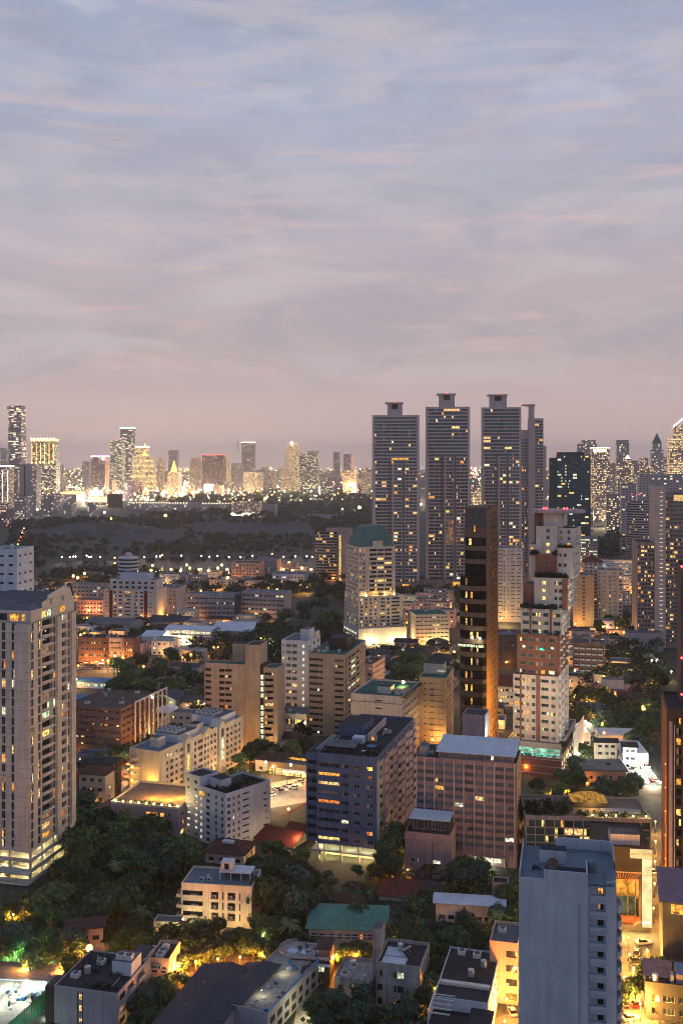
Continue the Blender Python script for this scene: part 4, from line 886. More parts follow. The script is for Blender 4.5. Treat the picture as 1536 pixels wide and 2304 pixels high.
for x in (-10.8, -7.3, -4.0): b.part('roof_disc', MB().frust(1.5, .3, 0, .45, W_WHITE, 14), (x, 4.2, b.h + .03))
b.block(-3.4, -.2, 1.5, 7.5, b.h + .03, b.h + 2.2, paint('terracotta_wall', (.4, .2, .15)), {}, par=0, name='hut_wall'); b.part('hut_roof', MB().gable(-3.4, -.2, 1.5, 7.5, b.h + 2.4, b.h + 3.0, RF_BROWN, None, 'x', .5)); b.boxp('cornice', -10.5, .3, -.7, -.01, 5.2, 5.7, W_WHITE); plantline(b, -1.5, .3, .6, b.h, 6, (.3, .5), 5, dy=.2); b.done()
LAMPS.append((GP(690, 2275, 3), (1, .85, .4), 700, .2, None))
b = apt('concrete_annex', 'lower raw concrete block with an empty roof deck, left attached to the stair tower', 'concrete block', 838, 264, 2216, 752, None, W_RAW, th=15, D=11.5, fh=2.9, z0=.2, F_=lambda b: [(4.6, 6.6, 'w', {}), (1, 2.4, 'w', {})], R_=(2, 2.2, 'w', {}), litp=0, frame=FRD, roof=CONC, clut=6)
b = apt('concrete_block', 'taller raw concrete block with a slim stair tower and white roof decking', 'concrete block', 945, 258, 2185, 846, None, W_RAW, th=15, D=13.5, fh=2.95, z0=.1, F_=lambda b: [(.3, 1.6, 'w', {}), (4.6, 5.2, 'w', {}), (5.4, 7.2, 'w', {})], R_=(3, 3.4, 'b', dict(bh=.9, bm=W_PEACH)), litp=.12, frame=FRD, roof=RF_DARK, clut=1, done=False)
b.boxp('stair_tower', -b.W - 2.4, -b.W - .01, 6, 10.5, 0, b.h + 6.4, W_RAW, RF_GREY); b.boxp('white_deck', -b.W + 1, -4.2, .8, 4.8, b.h + .03, b.h + .3, RF_WHITE); b.boxp('white_deck', -b.W + 1, -4.2, 5.4, 10, b.h + .03, b.h + .3, RF_WHITE)
mb = MB()
for i in range(3): mb.face([(i * 1.1, 0, .2), (i * 1.1 + 1, 0, .2), (i * 1.1 + 1, 1.8, 1.3), (i * 1.1, 1.8, 1.3)], GLB)
mb.tube([(-.1, 1.9, 1.5), (3.3, 1.9, 1.5)], .3, LOUV, 8); b.part('solar_heater', mb, (-4.2, 5, b.h + .1), R(60)); LAMPS.append((b.pt(3, 4, 4), (1, .42, .12), 900, .2, None)); b.done()
b = B('dark_roof_villa_block', 'white walled block with a big dark flat roof and open white pergola frames', 'house block', 1098, 243, 2262, xl=975, xr=1136, th=15, D=26, seed=3, litp=.2, frame=FRD, pal=[LG, LY, LD])
b.block(-b.W, 0, 0, b.D, 0, b.h, W_WHITE, dict(R=dict(rows=rows(3, .2, 2.9, .8, 1.5), cols=even(6, b.D, 3, .6, 'b', bh=.3))), roof=RF_DARK, par=.35); zr = b.h
b.boxp('roof_step', -b.W + .4, -.5, 6.5, 8, zr + .03, zr + .7, W_WARMWHITE); b.boxp('lower_terrace', -b.W - .01, -4, -7.5, -.01, 0, zr - 2.6, W_WHITE, RF_DARK); b.boxp('front_slab', -4 + .01, 1.5, -9, -.01, 0, zr - 1.2, W_WARMWHITE, RF_DARK)
mb = MB()
for i in range(5):
    y = -7 + i * 2.1; mb.box(-b.W - .2, -b.W + .1, y - .12, y + .12, zr - 2.6, zr, FRW); mb.box(-b.W - .2, -b.W + 5, y - .12, y + .12, zr - .001, zr + .25, FRW)
mb.box(-b.W - .2, -b.W + .1, -7, 1.6, zr + .251, zr + .45, FRW); b.part('pergola_frame', mb); LAMPS.append((b.pt(3, 8, 3), (1, .75, .3), 1100, .2, None)); LAMPS.append((b.pt(3, -3, 3), (.9, 1, .75), 800, .2, None)); clutter(b, -b.W + 2, -2, 10, 24, zr + .03, 6, 3); b.done()
b = apt('peach_house', 'small flat roofed peach house with lit walls, pressed against the blue grey slab tower', 'house', 1165, 262, 2132, 1101, 1200, W_PEACH, th=15, D=12, fh=3.0, z0=.2, F_=lambda b: [(4.2, 7, 'w', {})], R_=(3, 2.6, 'b', dict(bh=.7)), litp=.2, roof=RF_GREY, frame=FRD, clut=1, done=False)
LAMPS.append((b.pt(-3, -3, 3.4), (1, .48, .14), 420, .2, None)); LAMPS.append((b.pt(2.6, 3, 4), (1, .6, .2), 600, .2, None)); b.done()

# cream balcony block in the garden
b = B('cream_balcony_block', 'cream four storey apartment block with air conditioners on its balconies and a pale roof terrace', 'apartment block', 566, 305, 2001, xl=408, xr=594, th=8, D=13, seed=41, litp=.0, frame=FRD)
n = 4; fh = 3.1; z0 = b.h - .9 - n * fh
b.block(-b.W, 0, 0, b.D, 0, b.h, W_CREAM, dict(F=dict(rows=rows(n, z0, fh, .25, 2.2), cols=[(.0 + .2, 6.6, 'b', dict(bh=.8, p=.05)), (9.1, 11.4, 'b', dict(bh=.6, rail=True)), (12.6, 13.1, 'w', {}), (14.2, 16.6, 'b', dict(bh=.6, rail=True)), (17.8, 18.2, 'w', {})])), roof=RF_POOL, par=.7)
for i in range(n):
    for x in (-b.W + 3.2, -b.W + 4.4): b.add('rooftop_unit', ac_mb(), (x, .62, z0 + fh * i + .3), 0)
    for x in (-b.W + 10, -b.W + 15): b.add('rooftop_unit', ac_mb(), (x, .62, z0 + fh * i + .3), 0)
    for x in (-b.W + 7.6, -b.W + 8.4): b.boxp('pilaster', x - .12, x + .12, -.14, -.003, z0 + fh * i + .1, z0 + fh * i + 2.6, W_CREAM)
    b.add('balcony', balc_mb(1.6, .8, 6.4, W_CREAM), (-b.W - .85, 6.6, z0 + fh * i + .25), 0)
zr = b.h + .03
mb = MB(); [mb.box(x - .12, x + .12, y - .12, y + .12, zr, zr + 2.4, W_WHITE) for x in (-11, -7.6, -4.4, -1.6) for y in (5, 10)]; mb.box(-11.3, -1.3, 4.7, 10.3, zr + 2.4, zr + 2.7, RF_WHITE); b.part('roof_pavilion', mb); b.boxp('pavilion_glass', -10.8, -1.8, 9.9, 10.05, zr, zr + 2.38, GL); b.boxp('stair_hut', -11, -7.4, 6, 9.2, zr + 2.71, zr + 5.2, W_WARMWHITE, RF_WHITE); b.boxp('sloping_awning', .02, 2.6, 2, 12, b.h - 3.3, b.h - 3.1, RF_WHITE); clutter(b, -b.W + 1, -12, 2, 10, zr, 3, 6, ('rooftop_unit',))
b.add('window', win_mb(1.4, 1.6, [GL, GL], FRD), (-9.2, 5.97, zr + 3.0), 0)
LAMPS.append((b.pt(-b.W + 12, -5, 3.2), (1, .62, .22), 1000, .3, None)); LAMPS.append((b.pt(-b.W + 18, -4.5, 3.0), (1, .6, .2), 650, .3, None)); LAMPS.append((b.pt(-b.W + 4, -5, 3.0), (1, .68, .3), 700, .3, None)); b.done()

# houses among the trees
def house(name, label, xc, d, yt, xl, D, wall, roof, th=12, hr=2.6, over=.9, kind='hip', wins=4, fh=3.0, litp=.15, group=None, extra=None, cat='house', pal=None):
    b = B(name, label, cat, xc, d, yt, xl, None, th, D=D, litp=litp, seed=int(xc + yt), frame=FRD, group=group, pal=pal)
    nf = max(1, int(b.h / fh)); rw = rows(nf, 0, b.h / nf, .9, 1.3)
    b.block(-b.W, 0, 0, b.D, 0, b.h, wall, dict(F=dict(rows=rw, cols=even(wins, b.W, min(1.8, b.W / wins - .6), .5)), R=dict(rows=rw, cols=even(max(1, wins - 2), b.D, 1.4, .8)), L=dict(rows=rw, cols=even(max(1, wins - 2), b.D, 1.4, .8))), par=0 if kind != 'flat' else .5)
    m = MB()
    if kind == 'hip': m.hip(-b.W, 0, 0, b.D, b.h + .15, b.h + hr, roof, over)
    elif kind == 'flat': m.box(-b.W + .25, -.25, .25, b.D - .25, b.h - .1, b.h + .03, roof)
    else: m.gable(-b.W, 0, 0, b.D, b.h + .15, b.h + hr, roof, wall, kind, over)
    b.part('roof', m)
    if extra: extra(b)
    b.done(); return b
def villa_x(b):
    mb = MB(); 
    for x in (-16, -13.2, -10.5): mb.box(x, x + .7, 3.2, 4.0, b.h + 1.2, b.h + 1.5, GLB)
    b.part('skylight', mb); b.boxp('white_sill_band', -b.W - .2, .2, -.25, -.01, b.h - 2.2, b.h - 1.9, FRW)
house('teal_roofed_villa', 'broad villa with a teal hipped tile roof and cream walls, behind a palm', 866, 288, 2094, 694, 15, W_CREAM, RF_TEAL, th=4, hr=3.4, wins=9, extra=villa_x, cat='villa')
house('brown_roofed_house', 'pinkish house with a dark brown hipped roof, behind the teal roofed villa', 826, 330, 2022, 748, 9, W_PINKW, RF_BROWN, th=18, hr=3.0, wins=4)
house('brown_roofed_porch', 'low brown gabled roof wing in front of the pinkish brown roofed house', 806, 318, 2035, 752, 5, W_PINKW, RF_BROWN, th=18, hr=1.6, wins=3, kind='x', cat='house wing')
house('maroon_roofed_house', 'white house with a maroon hipped roof and pale ridge lines', 930, 323, 2020, 852, 11, W_WARMWHITE, RF_RED, th=10, hr=4.0, wins=3)
house('white_long_house', 'long white house with a pale sheet roof, below the rose office slab', 1132, 307, 2040, 980, 6, W_WARMWHITE, RF_WHITE, th=8, hr=.9, wins=7, kind='x', cat='house')
house('pink_hut', 'small pink hut with a dark flat roof beside the blue grey slab tower', 1142, 322, 1992, 1107, 5, W_PEACH, RF_DARK, th=12, wins=2, kind='flat', cat='hut')
house('slate_roofed_house', 'house under a broad slate sheet roof, right of the maroon roofed house', 1010, 330, 2010, 940, 8, W_GREY, RF_SLATE, th=14, hr=1.4, wins=4, kind='x')
house('orange_lit_house', 'small house lit orange under a dark brown sheet roof, near the starry street lamp', 232, 287, 2086, 150, 6, W_PEACH, RF_BROWN, th=-12, hr=1.0, wins=3, kind='x')
LAMPS.append((GP(200, 2130, 3.4), (1, .36, .06), 1300, .3, None)); LAMPS.append((GP(236, 2116, 3.0), (1, .4, .08), 700, .3, None))
house('white_roofed_hut', 'low hut with a pale flat sheet roof and a lamp, by the garden wall', 405, 300, 2080, 345, 4.5, W_CREAM, RF_GREY, th=6, wins=3, kind='flat', cat='hut')
LAMPS.append((GP(383, 2096, 2.6), (1, .75, .25), 500, .2, None))
house('maroon_roofed_hall', 'low dark maroon roofed hall with a white skylight, beside the cream balcony block', 548, 352, 1925, 462, 12, W_WARMWHITE, RF_BROWN, th=14, hr=3.0, wins=4, extra=lambda b: b.boxp('white_skylight', -9, -5, 3, 5, b.h + 2.2, b.h + 3.0, RF_WHITE), cat='hall')
for i_, (xc, d, yt, xl, D, lb) in enumerate(((684, 398, 1862, 596, 16, 'wide red tiled house roof behind the dark trees, farthest of three red roofs'), (688, 378, 1888, 640, 10, 'red tiled house tucked close to the slate blue block'), (660, 368, 1905, 560, 12, 'red tiled house with long ridge, nearest of three red roofs'))):
    house('red_roofed_house', lb, xc, d, yt, xl, D, W_CREAM, RF_RED, th=30, hr=3.4, wins=4, kind='y' if i_ == 0 else 'x')
LAMPS.append((GP(640, 1895, 4), (1, .45, .15), 700, .2, None)); LAMPS.append((GP(668, 1880, 4), (1, .45, .15), 700, .2, None))
house('white_gabled_house', 'small white house with a dark hipped roof, half hidden near the tall concrete tower', 236, 405, 1745, 178, 9, W_GREY, RF_BROWN, th=12, hr=2.4, wins=3)
house('dark_roofed_house', 'dark roofed low house beside the bright night market', 250, 422, 1722, 176, 10, W_DARK, RF_DARK, th=12, hr=1.6, wins=3)

# podium with the row of lamps, and its red roofed gate house
b = B('lamp_terrace_podium', 'grey pink podium with a terrace edged by a row of round yellow lamps', 'podium', 402, 377, 1822, xl=326, xr=414, th=14, D=26, seed=6, litp=.5, pal=[LA, LY])
b.block(-b.W - 14, 0, 0, b.D, 0, b.h, W_LILAC, dict(F=dict(rows=[(1, 2.6), (4.2, 5.8), (7.6, 9.2)], cols=[(14.5, 18.8, 'w', dict(lit={2: LA, 1: 'dark'})), (20, 21.6, 'w', dict(lit={2: LA, 1: 'dark', 0: 'dark'})), (23, 24, 'w', {})]), R=dict(rows=[(1, 2.6), (4.2, 5.8), (7.6, 9.2)], cols=even(5, b.D, 3, 1, p=.7))), roof=paint('terrace_tile', (.3, .2, .14)), par=.9, cap=W_CREAM)
for i in range(9):
    x = -b.W - 12 + i * (b.W + 11.5) / 8; b.add('terrace_lamp', MB().ball((0, 0, 0), .42, glow('terrace_lamp_glow', (1, .72, .22), 12)), (x, .1, b.h + 1.25), 0); LAMPS.append((b.pt(x, .9, b.h + 1.6), (1, .62, .16), 260, .15, None))
plantline(b, -b.W - 12, -1, 2.2, b.h + .1, 50, (.4, .9), 3); LAMPS.append((b.pt(-8, 9, b.h + 2.5), (1, .55, .1), 1500, .3, None)); LAMPS.append((b.pt(-14, 9, b.h + 3), (1, .5, .08), 1700, .3, None)); LAMPS.append((b.pt(-4, 12, b.h + 2.5), (1, .6, .15), 1100, .3, None)); b.done()
house('red_roofed_gatehouse', 'white gatehouse with a faded red hipped roof at the end of the lamp terrace', 268, 388, 1822, 222, 8, W_WARMWHITE, paint('faded_red_tile', (.3, .12, .09), .85, .4, scale=4), th=14, hr=2.8, wins=2, litp=.7, pal=[LY])

# cream U-shaped apartments
b = B('cream_gabled_apartments', 'long cream apartment block with small gabled bays, yellow glazed stairs and blue roof decks', 'apartment block', 358, 415, 1697, xl=291, xr=546, th=25.5, seed=15, litp=.08, pal=[LY, LA, LW], frame=FRW)
n = 7; fh = (b.h - 1.2) / n; rw = rows(n, 0, fh, .8, 1.55); Df = b.D
cols = [(b.uR(374), b.uR(379), 'w', dict(bh=.3)), (b.uR(383), b.uR(391), 'w', {}), (b.uR(395), b.uR(400), 'w', {}), (b.uR(405), b.uR(412), 'w', {}), (b.uR(437), b.uR(442), 'w', {}), (b.uR(446), b.uR(456), 'w', {}), (b.uR(459), b.uR(464), 'w', {}), (b.uR(467), b.uR(470), 'w', {}), (b.uR(474), b.uR(478), 'w', {}), (b.uR(482), b.uR(486), 'w', {}), (b.uR(508), b.uR(515), 'w', {}), (b.uR(519), b.uR(523), 'w', {}), (b.uR(527), b.uR(533), 'w', {}), (b.uR(537), b.uR(541), 'w', {})]
b.block(-b.W, 0, 0, Df, 0, b.h, W_CREAM, dict(R=dict(rows=rw, cols=cols)), roof=RF_POOL, par=.9)
for i, p in enumerate((420, 497)):                       # glazed stair bays under little gables
    ya, yb = b.uR(p - 8), b.uR(p + 8)
    b.block(.004, .9, ya, yb, 0, b.h + .4, W_CREAM, dict(R=dict(rows=[(6, b.h - 5.0), (b.h - 4.4, b.h - .6)], cols=[((yb - ya) * .3, (yb - ya) * .72, 'w', dict(lit={0: LY if i == 0 else LG, 1: 'dark'}))])), par=0, name='stair_bay')
    m = MB(); m.gable(-4, 1.0, ya, yb, b.h + .45, b.h + 3.2, W_CREAM, W_CREAM, 'x', .3); b.part('gable_roof', m)
ya = b.uR(466); m = MB(); m.gable(-4, .6, ya - 4, ya + 4, b.h + .4, b.h + 2.6, W_CREAM, W_CREAM, 'x', .3); b.part('gable_roof', m)
for i in range(n):                                        # open stair balconies at the end wall, lit from below
    zk = fh * i; b.add('stair_balcony', balc_mb(4.2, 1.1, 1.6, W_CREAM, curved=1), (-b.W + 2.4, -.01, zk + .3), 0)
    if i < 5: b.add('wall_lamp', MB().ball((0, 0, 0), .2, glow('amber_lamp', (1, .62, .16), 18)), (-b.W + 2.4, -.35, zk + 2.7), 0); LAMPS.append((b.pt(-b.W + 2.4, -1.9, zk + 2.6), (1, .56, .12), 150, .1, None))
zr = b.h + .03; b.boxp('roof_hut', -9.5, -5.5, 7, 12, zr, zr + 4.0, W_WARMWHITE, RF_GREY); b.boxp('plant_deck', -14, -1.5, 16, 30, zr, zr + 3.4, W_WHITE, RF_GREY); b.boxp('plant_deck', -16, -1.5, 48, 66 if Df > 68 else Df - 4, zr, zr + 3.8, W_WHITE, RF_GREY); b.boxp('lift_house', -7, -2.5, 31, 36, zr, zr + 4.4, W_WARMWHITE, RF_DARK)
for i in range(12): b.add('rooftop_fan_unit', fan_mb(), (-13 + (i % 4) * 2.6, 18.5 + (i // 4) * 2.8, zr + 3.4), 0); b.add('rooftop_fan_unit', fan_mb(), (-14 + (i % 4) * 2.6, 50 + (i // 4) * 2.8, zr + 3.8), 0)
LAMPS.append((b.pt(3.5, 10, 3), (1, .48, .09), 700, .3, None)); LAMPS.append((b.pt(-3, -3, 9.5), (1, .45, .07), 900, .3, None)); LAMPS.append((b.pt(4, 58, 4), (1, .55, .15), 500, .3, None)); LAMPS.append((b.pt(4, 40, 4), (1, .55, .15), 350, .3, None)); b.done()

# pale grey apartments in front of it
b = B('pale_apartments', 'pale grey apartment block with small square lit stair windows and a planted dark roof', 'apartment block', 508, 366, 1792, xl=445, xr=581, th=42, seed=19, litp=.06, frame=FRG, D=22, W=15)
n = 8; fh = (b.h - .8) / n; rw = rows(n, 0, fh, .9, 1.3)
b.block(-b.W, 0, 0, b.D, 0, b.h, W_WHITE, dict(F=dict(rows=rw, cols=[(1.0, 1.7, 'w', dict(lit=LWH)), (4.2, 6.2, 'w', dict(p=.04)), (9.2, 10.2, 'w', {}), (12.4, 13.6, 'w', {})]), R=dict(rows=rw, cols=[(.8, 2.2, 'w', {}), (3.4, 4.2, 'w', {}), (5.8, 6.8, 'w', {}), (8.2, 11.4, 'b', dict(p=.3, bh=.7)), (18.6, 20.6, 'b', dict(p=.4, bh=.7))])), roof=RF_DARK, par=.8)
b.block(-b.W - 8.5, -b.W - .004, .8, 9, 0, b.h + 3.0, W_WHITE, dict(F=dict(rows=rows(8, 0, fh, 1.1, .9) + [(b.h + .6, b.h + 1.8)], cols=[(1.0, 2.4, 'w', dict(lit=lambda i, j: LWH if 0 < i < 7 else 'dark')), (5.2, 6.8, 'w', dict(lit=lambda i, j: LWH if 0 < i < 7 else 'dark'))])), roof=RF_DARK, par=.6, name='stair_wing', roofname='wing_roof')
b.boxp('lit_loggia', -b.W + .3, -b.W + 3.2, -.02, -.004, b.h - 2.6, b.h - 1.2, LA); b.boxp('roof_room', -b.W + 2, -b.W + 8, 4, 9, b.h + .03, b.h + 3.4, W_WHITE, RF_DARK); plantline(b, -b.W + 4, -1, 5, b.h, 40, (.4, .9), 2, dy=3.5); plantline(b, -8, -1, 14, b.h, 40, (.4, .9), 5, dy=6); b.done()

# dark L-shaped apartments behind the tower
b = apt('dark_courtyard_flats', 'dark brown flats with dim balconies and a pale arcade frame, beside the concrete tower', 'apartment block', 272, 468, 1597, 150, 352, paint('dusk_umber', (.17, .115, .10), .9, .3), th=17, fh=3.0, z0=.5, F_=(9, 2.2, 'b', dict(bh=.8)), R_=(8, 3.0, 'b', dict(bh=.6, p=.3)), litp=.08, roof=paint('dusk_brown_roof', (.10, .07, .06), .9, .4), clut=8, par=.4, done=False, dmax=70)
mb = MB()
for i in range(8): mb.box(.3, .9, b.D * .35 + i * 4.6, b.D * .35 + i * 4.6 + .5, 0, b.h + .2, W_WARMWHITE)
mb.box(.3, .9, b.D * .35, b.D * .35 + 33, b.h + .21, b.h + .9, W_WARMWHITE); b.part('arcade_frame', mb); b.add('floodlight', MB().ball((0, 0, 0), .5, glow('flood_white', (1, .95, .75), 25)), (1.4, b.D * .8, b.h - .5), 0); LAMPS.append((b.pt(4, b.D * .7, 9), (1, .55, .2), 1800, .3, None)); LAMPS.append((b.pt(3.5, 10, 6), (1, .45, .12), 700, .3, None)); b.done()

# tan twins
TANW = dict(bh=1.05, p=.08, dep=1.1)
b = B('tan_tower', 'tan tower with a windowless slab, green lit stair strip and bowed balconies', 'tower', 548, 486, 1498, xl=460, xr=560, th=14, seed=8, litp=.1, frame=FRD, pal=[LA, LW, LO])
n = 14; fh = (b.h - 1.6) / n; rw = rows(n, 0, fh, 1.05, 1.35); uf = b.uF
b.D = min(b.D, 14)
b.block(-b.W, 0, 0, b.D, 0, b.h, W_TAN, dict(F=dict(rows=rw, cols=[(.25, uf(475), 'b', dict(bh=.1, dep=1.0)), (uf(493), uf(505), 'v', dict(back=W_BROWN, dep=.7, **{'in': W_BROWN})), (uf(505.5), uf(521), 'b', dict(bh=.1, dep=1.0))]), R=dict(rows=rw, cols=[(2, 9, 'b', dict(bh=.2, pro=.5, dep=1.0))])), roof=RF_GREEN, par=.5)
x1 = 9.2; hs = b.z(1452, 3) ; b.block(.004, x1 - 2.2, 2.5, 15, 0, hs, W_TAN, {}, par=.4, roof=RF_DARK, name='blank_slab', roofname='slab_roof'); b.boxp('blank_slab', -9, -.004, 9, 15.2, b.h + .03, hs - .6, W_TAN, RF_DARK)
st = MB(); b.boxp('stair_recess', x1 - 2.2 + .004, x1 - .3, 4, 14, 0, b.h, W_BROWN)
for i in range(n):
    if i not in (8, 13): b.add('window', win_mb(1.5, 2.3, [LG, LG], FRD), (x1 - 1.25, 3.95, fh * i + .4), 0, 3)
b.block(x1 - .3 + .004, x1 + 6.6, 3.2, 15, 0, b.h - 1.5, W_TAN, dict(F=dict(rows=rows(n - 1, 1.5, fh, .5, 2.0), cols=[(.3, 4.8, 'b', dict(curved=1, pro=1.2, bh=1.0, p=.3))])), roof=RF_GREEN, par=.5, name='balcony_wing', roofname='wing_roof')
LAMPS.append((b.pt(3, -3, 5), (1, .48, .1), 700, .3, None)); LAMPS.append((b.pt(13, -2, 5), (1, .6, .2), 900, .3, None)); b.done()
b = B('tan_tower', 'tan tower with dark balcony slots and greenish lit glazing on its flank', 'tower', 776, 515, 1476, xl=694, xr=822, th=14.5, seed=18, litp=.2, frame=FRD, pal=[LA, LW, LWH])
n = 13; fh = (b.h - 1.3) / n; rw = rows(n, 0, fh, 1.1, 1.3); uf = b.uF
b.block(-b.W, 0, 0, b.D, 0, b.h, W_TAN, dict(F=dict(rows=rw, cols=[(.3, uf(718), 'b', dict(bh=.1, dep=1.0)), (uf(719.5), uf(726), 'v', dict(back=W_BROWN, dep=.6, **{'in': W_BROWN})), (uf(752), uf(772), 'b', dict(bh=.1, dep=1.0))]), R=dict(rows=rw, cols=[(1, 4, 'v', dict(back=W_DARK, dep=.5)), (7, 12, 'w', dict(p=.25)), (13, 22, 'w', dict(lit=lambda i, j: LG if i % 2 else 'dark')), (24, 31, 'w', dict(p=.3)), (34, 44, 'b', {})])), roof=RF_GREEN, par=.5)
b.boxp('plant_tower', -12, -2.5, 14, 26, b.h + .03, b.h + 6.5, W_BROWN, RF_DARK); b.boxp('plant_tower', -16, -4, 27, 40, b.h + .03, b.h + 3.2, W_BROWN, RF_DARK); clutter(b, -16, -2, 3, 12, b.h + .03, 4, 4); b.done()
b = apt('pale_grid_tower', 'pale grey tower with a grid of dark windows and a column of lit windows', 'tower', 692, 570, 1446, 633, 722, W_WHITE, th=16, fh=3.45, z0=1.0, F_=lambda b: [(.7, 1.4, 'w', {}), (2.6, 5.6, 'w', dict(p=.1)), (6.2, 9.2, 'w', dict(p=.1)), (12.2, 13.4, 'w', dict(lit=LG))], R_=(3, 3.2, 'w', {}), litp=.1, pal=[LA, LW], dmax=24, wh=1.7, clut=3, gl=GLT, hut=[(.62, .95, .2, .6, 6.5, W_WHITE), (.5, 1.0, .6, .95, 3.5, W_WARMWHITE)], roof=RF_GREY)
b = apt('stepped_terrace_flats', 'low grey flats with one bright storey, in the gap between the two tan towers', 'flats', 690, 532, 1612, 618, 715, W_GREY, th=14, fh=3.2, z0=.4, F_=(7, 2.2, 'w', {}), R_=(3, 2, 'w', {}), litp=.5, pal=[LY, LW, LG], D=16, clut=5)
b = apt('pink_corner_flats', 'small pinkish flats with corner balconies, right of the second tan tower', 'flats', 838, 590, 1498, 800, 866, W_PEACH, th=20, fh=3.1, z0=1, F_=(3, 2, 'w', {}), R_=(6, 2.2, 'b', dict(bh=.6)), litp=.25, dmax=40, clut=3, roof=RF_BROWN)

# cream block with green roof decks, and the ribbed slab beside it
b = apt('cream_deck_block', 'cream block with sunken green roof decks, curved upper balcony and a roof floodlight', 'apartment block', 903, 470, 1573, 789, 946, W_CREAM, th=18.5, fh=3.1, z0=2, F_=lambda b: [(b.W * .48, b.W * .62, 'b', dict(bh=.9, p=.2))], R_=(6, 3.4, 'b', dict(bh=.5, p=.3)), litp=.2, roof=RF_GREEN, par=1.0, clut=2, dmax=34, done=False)
b.boxp('roof_room', -14, -7.5, 8, 15, b.h + .03, b.h + 3.2, W_WARMWHITE, RF_DARK); b.boxp('roof_room', -6, -1.5, 9, 20, b.h + .03, b.h + 2.4, W_CREAM, RF_GREEN)
for k in range(3): b.boxp('string_course', -b.W - .12, .12, -.12, -.004, b.h - 2.6 - k * 6.2, b.h - 2.4 - k * 6.2, W_BROWN)
b.boxp('side_eave', .004, 1.6, 1, b.D, b.h + .3, b.h + .6, RF_DARK); b.add('floodlight', MB().ball((0, 0, 0), .7, glow('flood_yellow', (1, .82, .35), 25)), (-3.5, 16, b.h + 4.2), 0); LAMPS.append((b.pt(-3.5, 13.5, b.h + 4), (1, .7, .2), 1100, .4, None)); LAMPS.append((b.pt(3.5, 16, 14), (1, .58, .2), 600, .3, None)); b.done()
b = B('ribbed_tan_slab', 'narrow cream tan slab scored with horizontal ribs, beside the black glass tower', 'apartment block', 1004, 498, 1530, xl=942, xr=1024, th=14, D=26, seed=7, litp=.3, frame=FRD)
b.D = 26
b.block(-b.W, 0, 0, b.D, 0, b.h, paint('ribbed_tan', (.62, .46, .30), .85, .25), dict(F=dict(rows=rows(11, .5, b.h / 11.5, 1.3, .8), cols=[(b.W - 7.6, b.W - 6.6, 'w', dict(p=.1)), (2.6, 3.4, 'w', dict(p=.1))]), R=dict(rows=rows(11, .5, b.h / 11.5, .8, 1.5), cols=even(5, b.D, 2.4, 1))), roof=RF_GREEN, par=.8)
for i in range(11): b.boxp('rib', -b.W + 4.4, -1.2, -.16, -.004, b.h - 2.3 - i * b.h / 11.5, b.h - 2.1 - i * b.h / 11.5, W_BROWN)
b.boxp('roof_room', -b.W + .4, -3, 12, 20, b.h + .03, b.h + 5.2, W_WARMWHITE, RF_DARK); b.add('tube_strip', MB().box(-2, 2, -.1, .1, 0, .2, LG), (-4, 11.8, b.h + 1.6), 0); LAMPS.append((b.pt(-3, -4, 5), (1, .55, .15), 900, .3, None)); LAMPS.append((b.pt(-8, -5, 16), (1, .6, .25), 350, .3, None)); b.done()

# black glass tower
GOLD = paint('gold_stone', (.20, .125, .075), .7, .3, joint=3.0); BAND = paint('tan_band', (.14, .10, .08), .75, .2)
b = B('black_glass_tower', 'black glass tower with tan floor bands and a tall golden stone flank', 'tower', 1092, 470, 1300, xl=1031, xr=1117, th=21, D=27, seed=7, litp=.12, frame=FRD, gl=GLB, pal=[LA, LY, LA])
n = 14; fh = b.h / n; b.D = 27
def bands(x0, x1, z0, z1, y0, nm, rng):
    ch = 3.0; fp = [(x0, y0 + 9), (x0, y0 + ch), (x0 + ch, y0), (x1 - ch * .4, y0), (x1, y0 + ch * .4), (x1, y0 + 9)]
    fo = [(x - (.18 if i < 3 else -.1), y - .18) for i, (x, y) in enumerate(fp)]
    mb = MB(); mb.prism(fp, z0, z1, GLB, RF_DARK); b.part('glass_shaft', mb)
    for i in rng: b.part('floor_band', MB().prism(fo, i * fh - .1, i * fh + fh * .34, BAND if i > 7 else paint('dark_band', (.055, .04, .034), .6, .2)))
    for i in rng:
        for k in range(2):
            if b.r.random() < .8:
                x = b.r.choice((x0 + (x1 - x0) * .5, x0 + (x1 - x0) * .5, x0 + (x1 - x0) * .72, x0 + (x1 - x0) * .3)); b.add('window', win_mb(b.r.uniform(.6, 1.4), fh * .5, [b.r.choice((LA, LA, LD, LY))], FRD), (x, y0 - .06, i * fh + fh * .4), 0, 1)
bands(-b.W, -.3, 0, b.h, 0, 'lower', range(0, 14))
hb = ZZ(1140, 474)
x0u = -b.W + 2.0; fp2 = range(15, int((hb - 3) / fh))
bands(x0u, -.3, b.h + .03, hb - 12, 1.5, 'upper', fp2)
b.boxp('crown_glass', x0u + .6, -.5, 2.2, 12, hb - 9.5, hb - 1, GL, RF_DARK); b.boxp('crown_band', x0u + .2, -.35, 1.7, 12.4, hb - 12, hb - 9.6, BAND); b.boxp('crown_band', x0u + .5, -.45, 2.0, 12.2, hb - .99, hb, BAND)
rw = rows(36, 1, 3.2, .9, 1.7)
b.block(-b.W + 1, 0, 9.0, b.D, 0, hb - 1, GOLD, dict(R=dict(rows=rw, cols=[(2.5, 3.6, 'w', dict(p=.03)), (6.5, 7.6, 'w', dict(p=.02)), (11, 12.2, 'w', dict(p=.02)), (15, 16, 'w', {})])), roof=RF_DARK, par=.5)
b.boxp('gold_flank', -.29, 0, 2.2, 8.99, 0, hb - 1.2, GOLD)
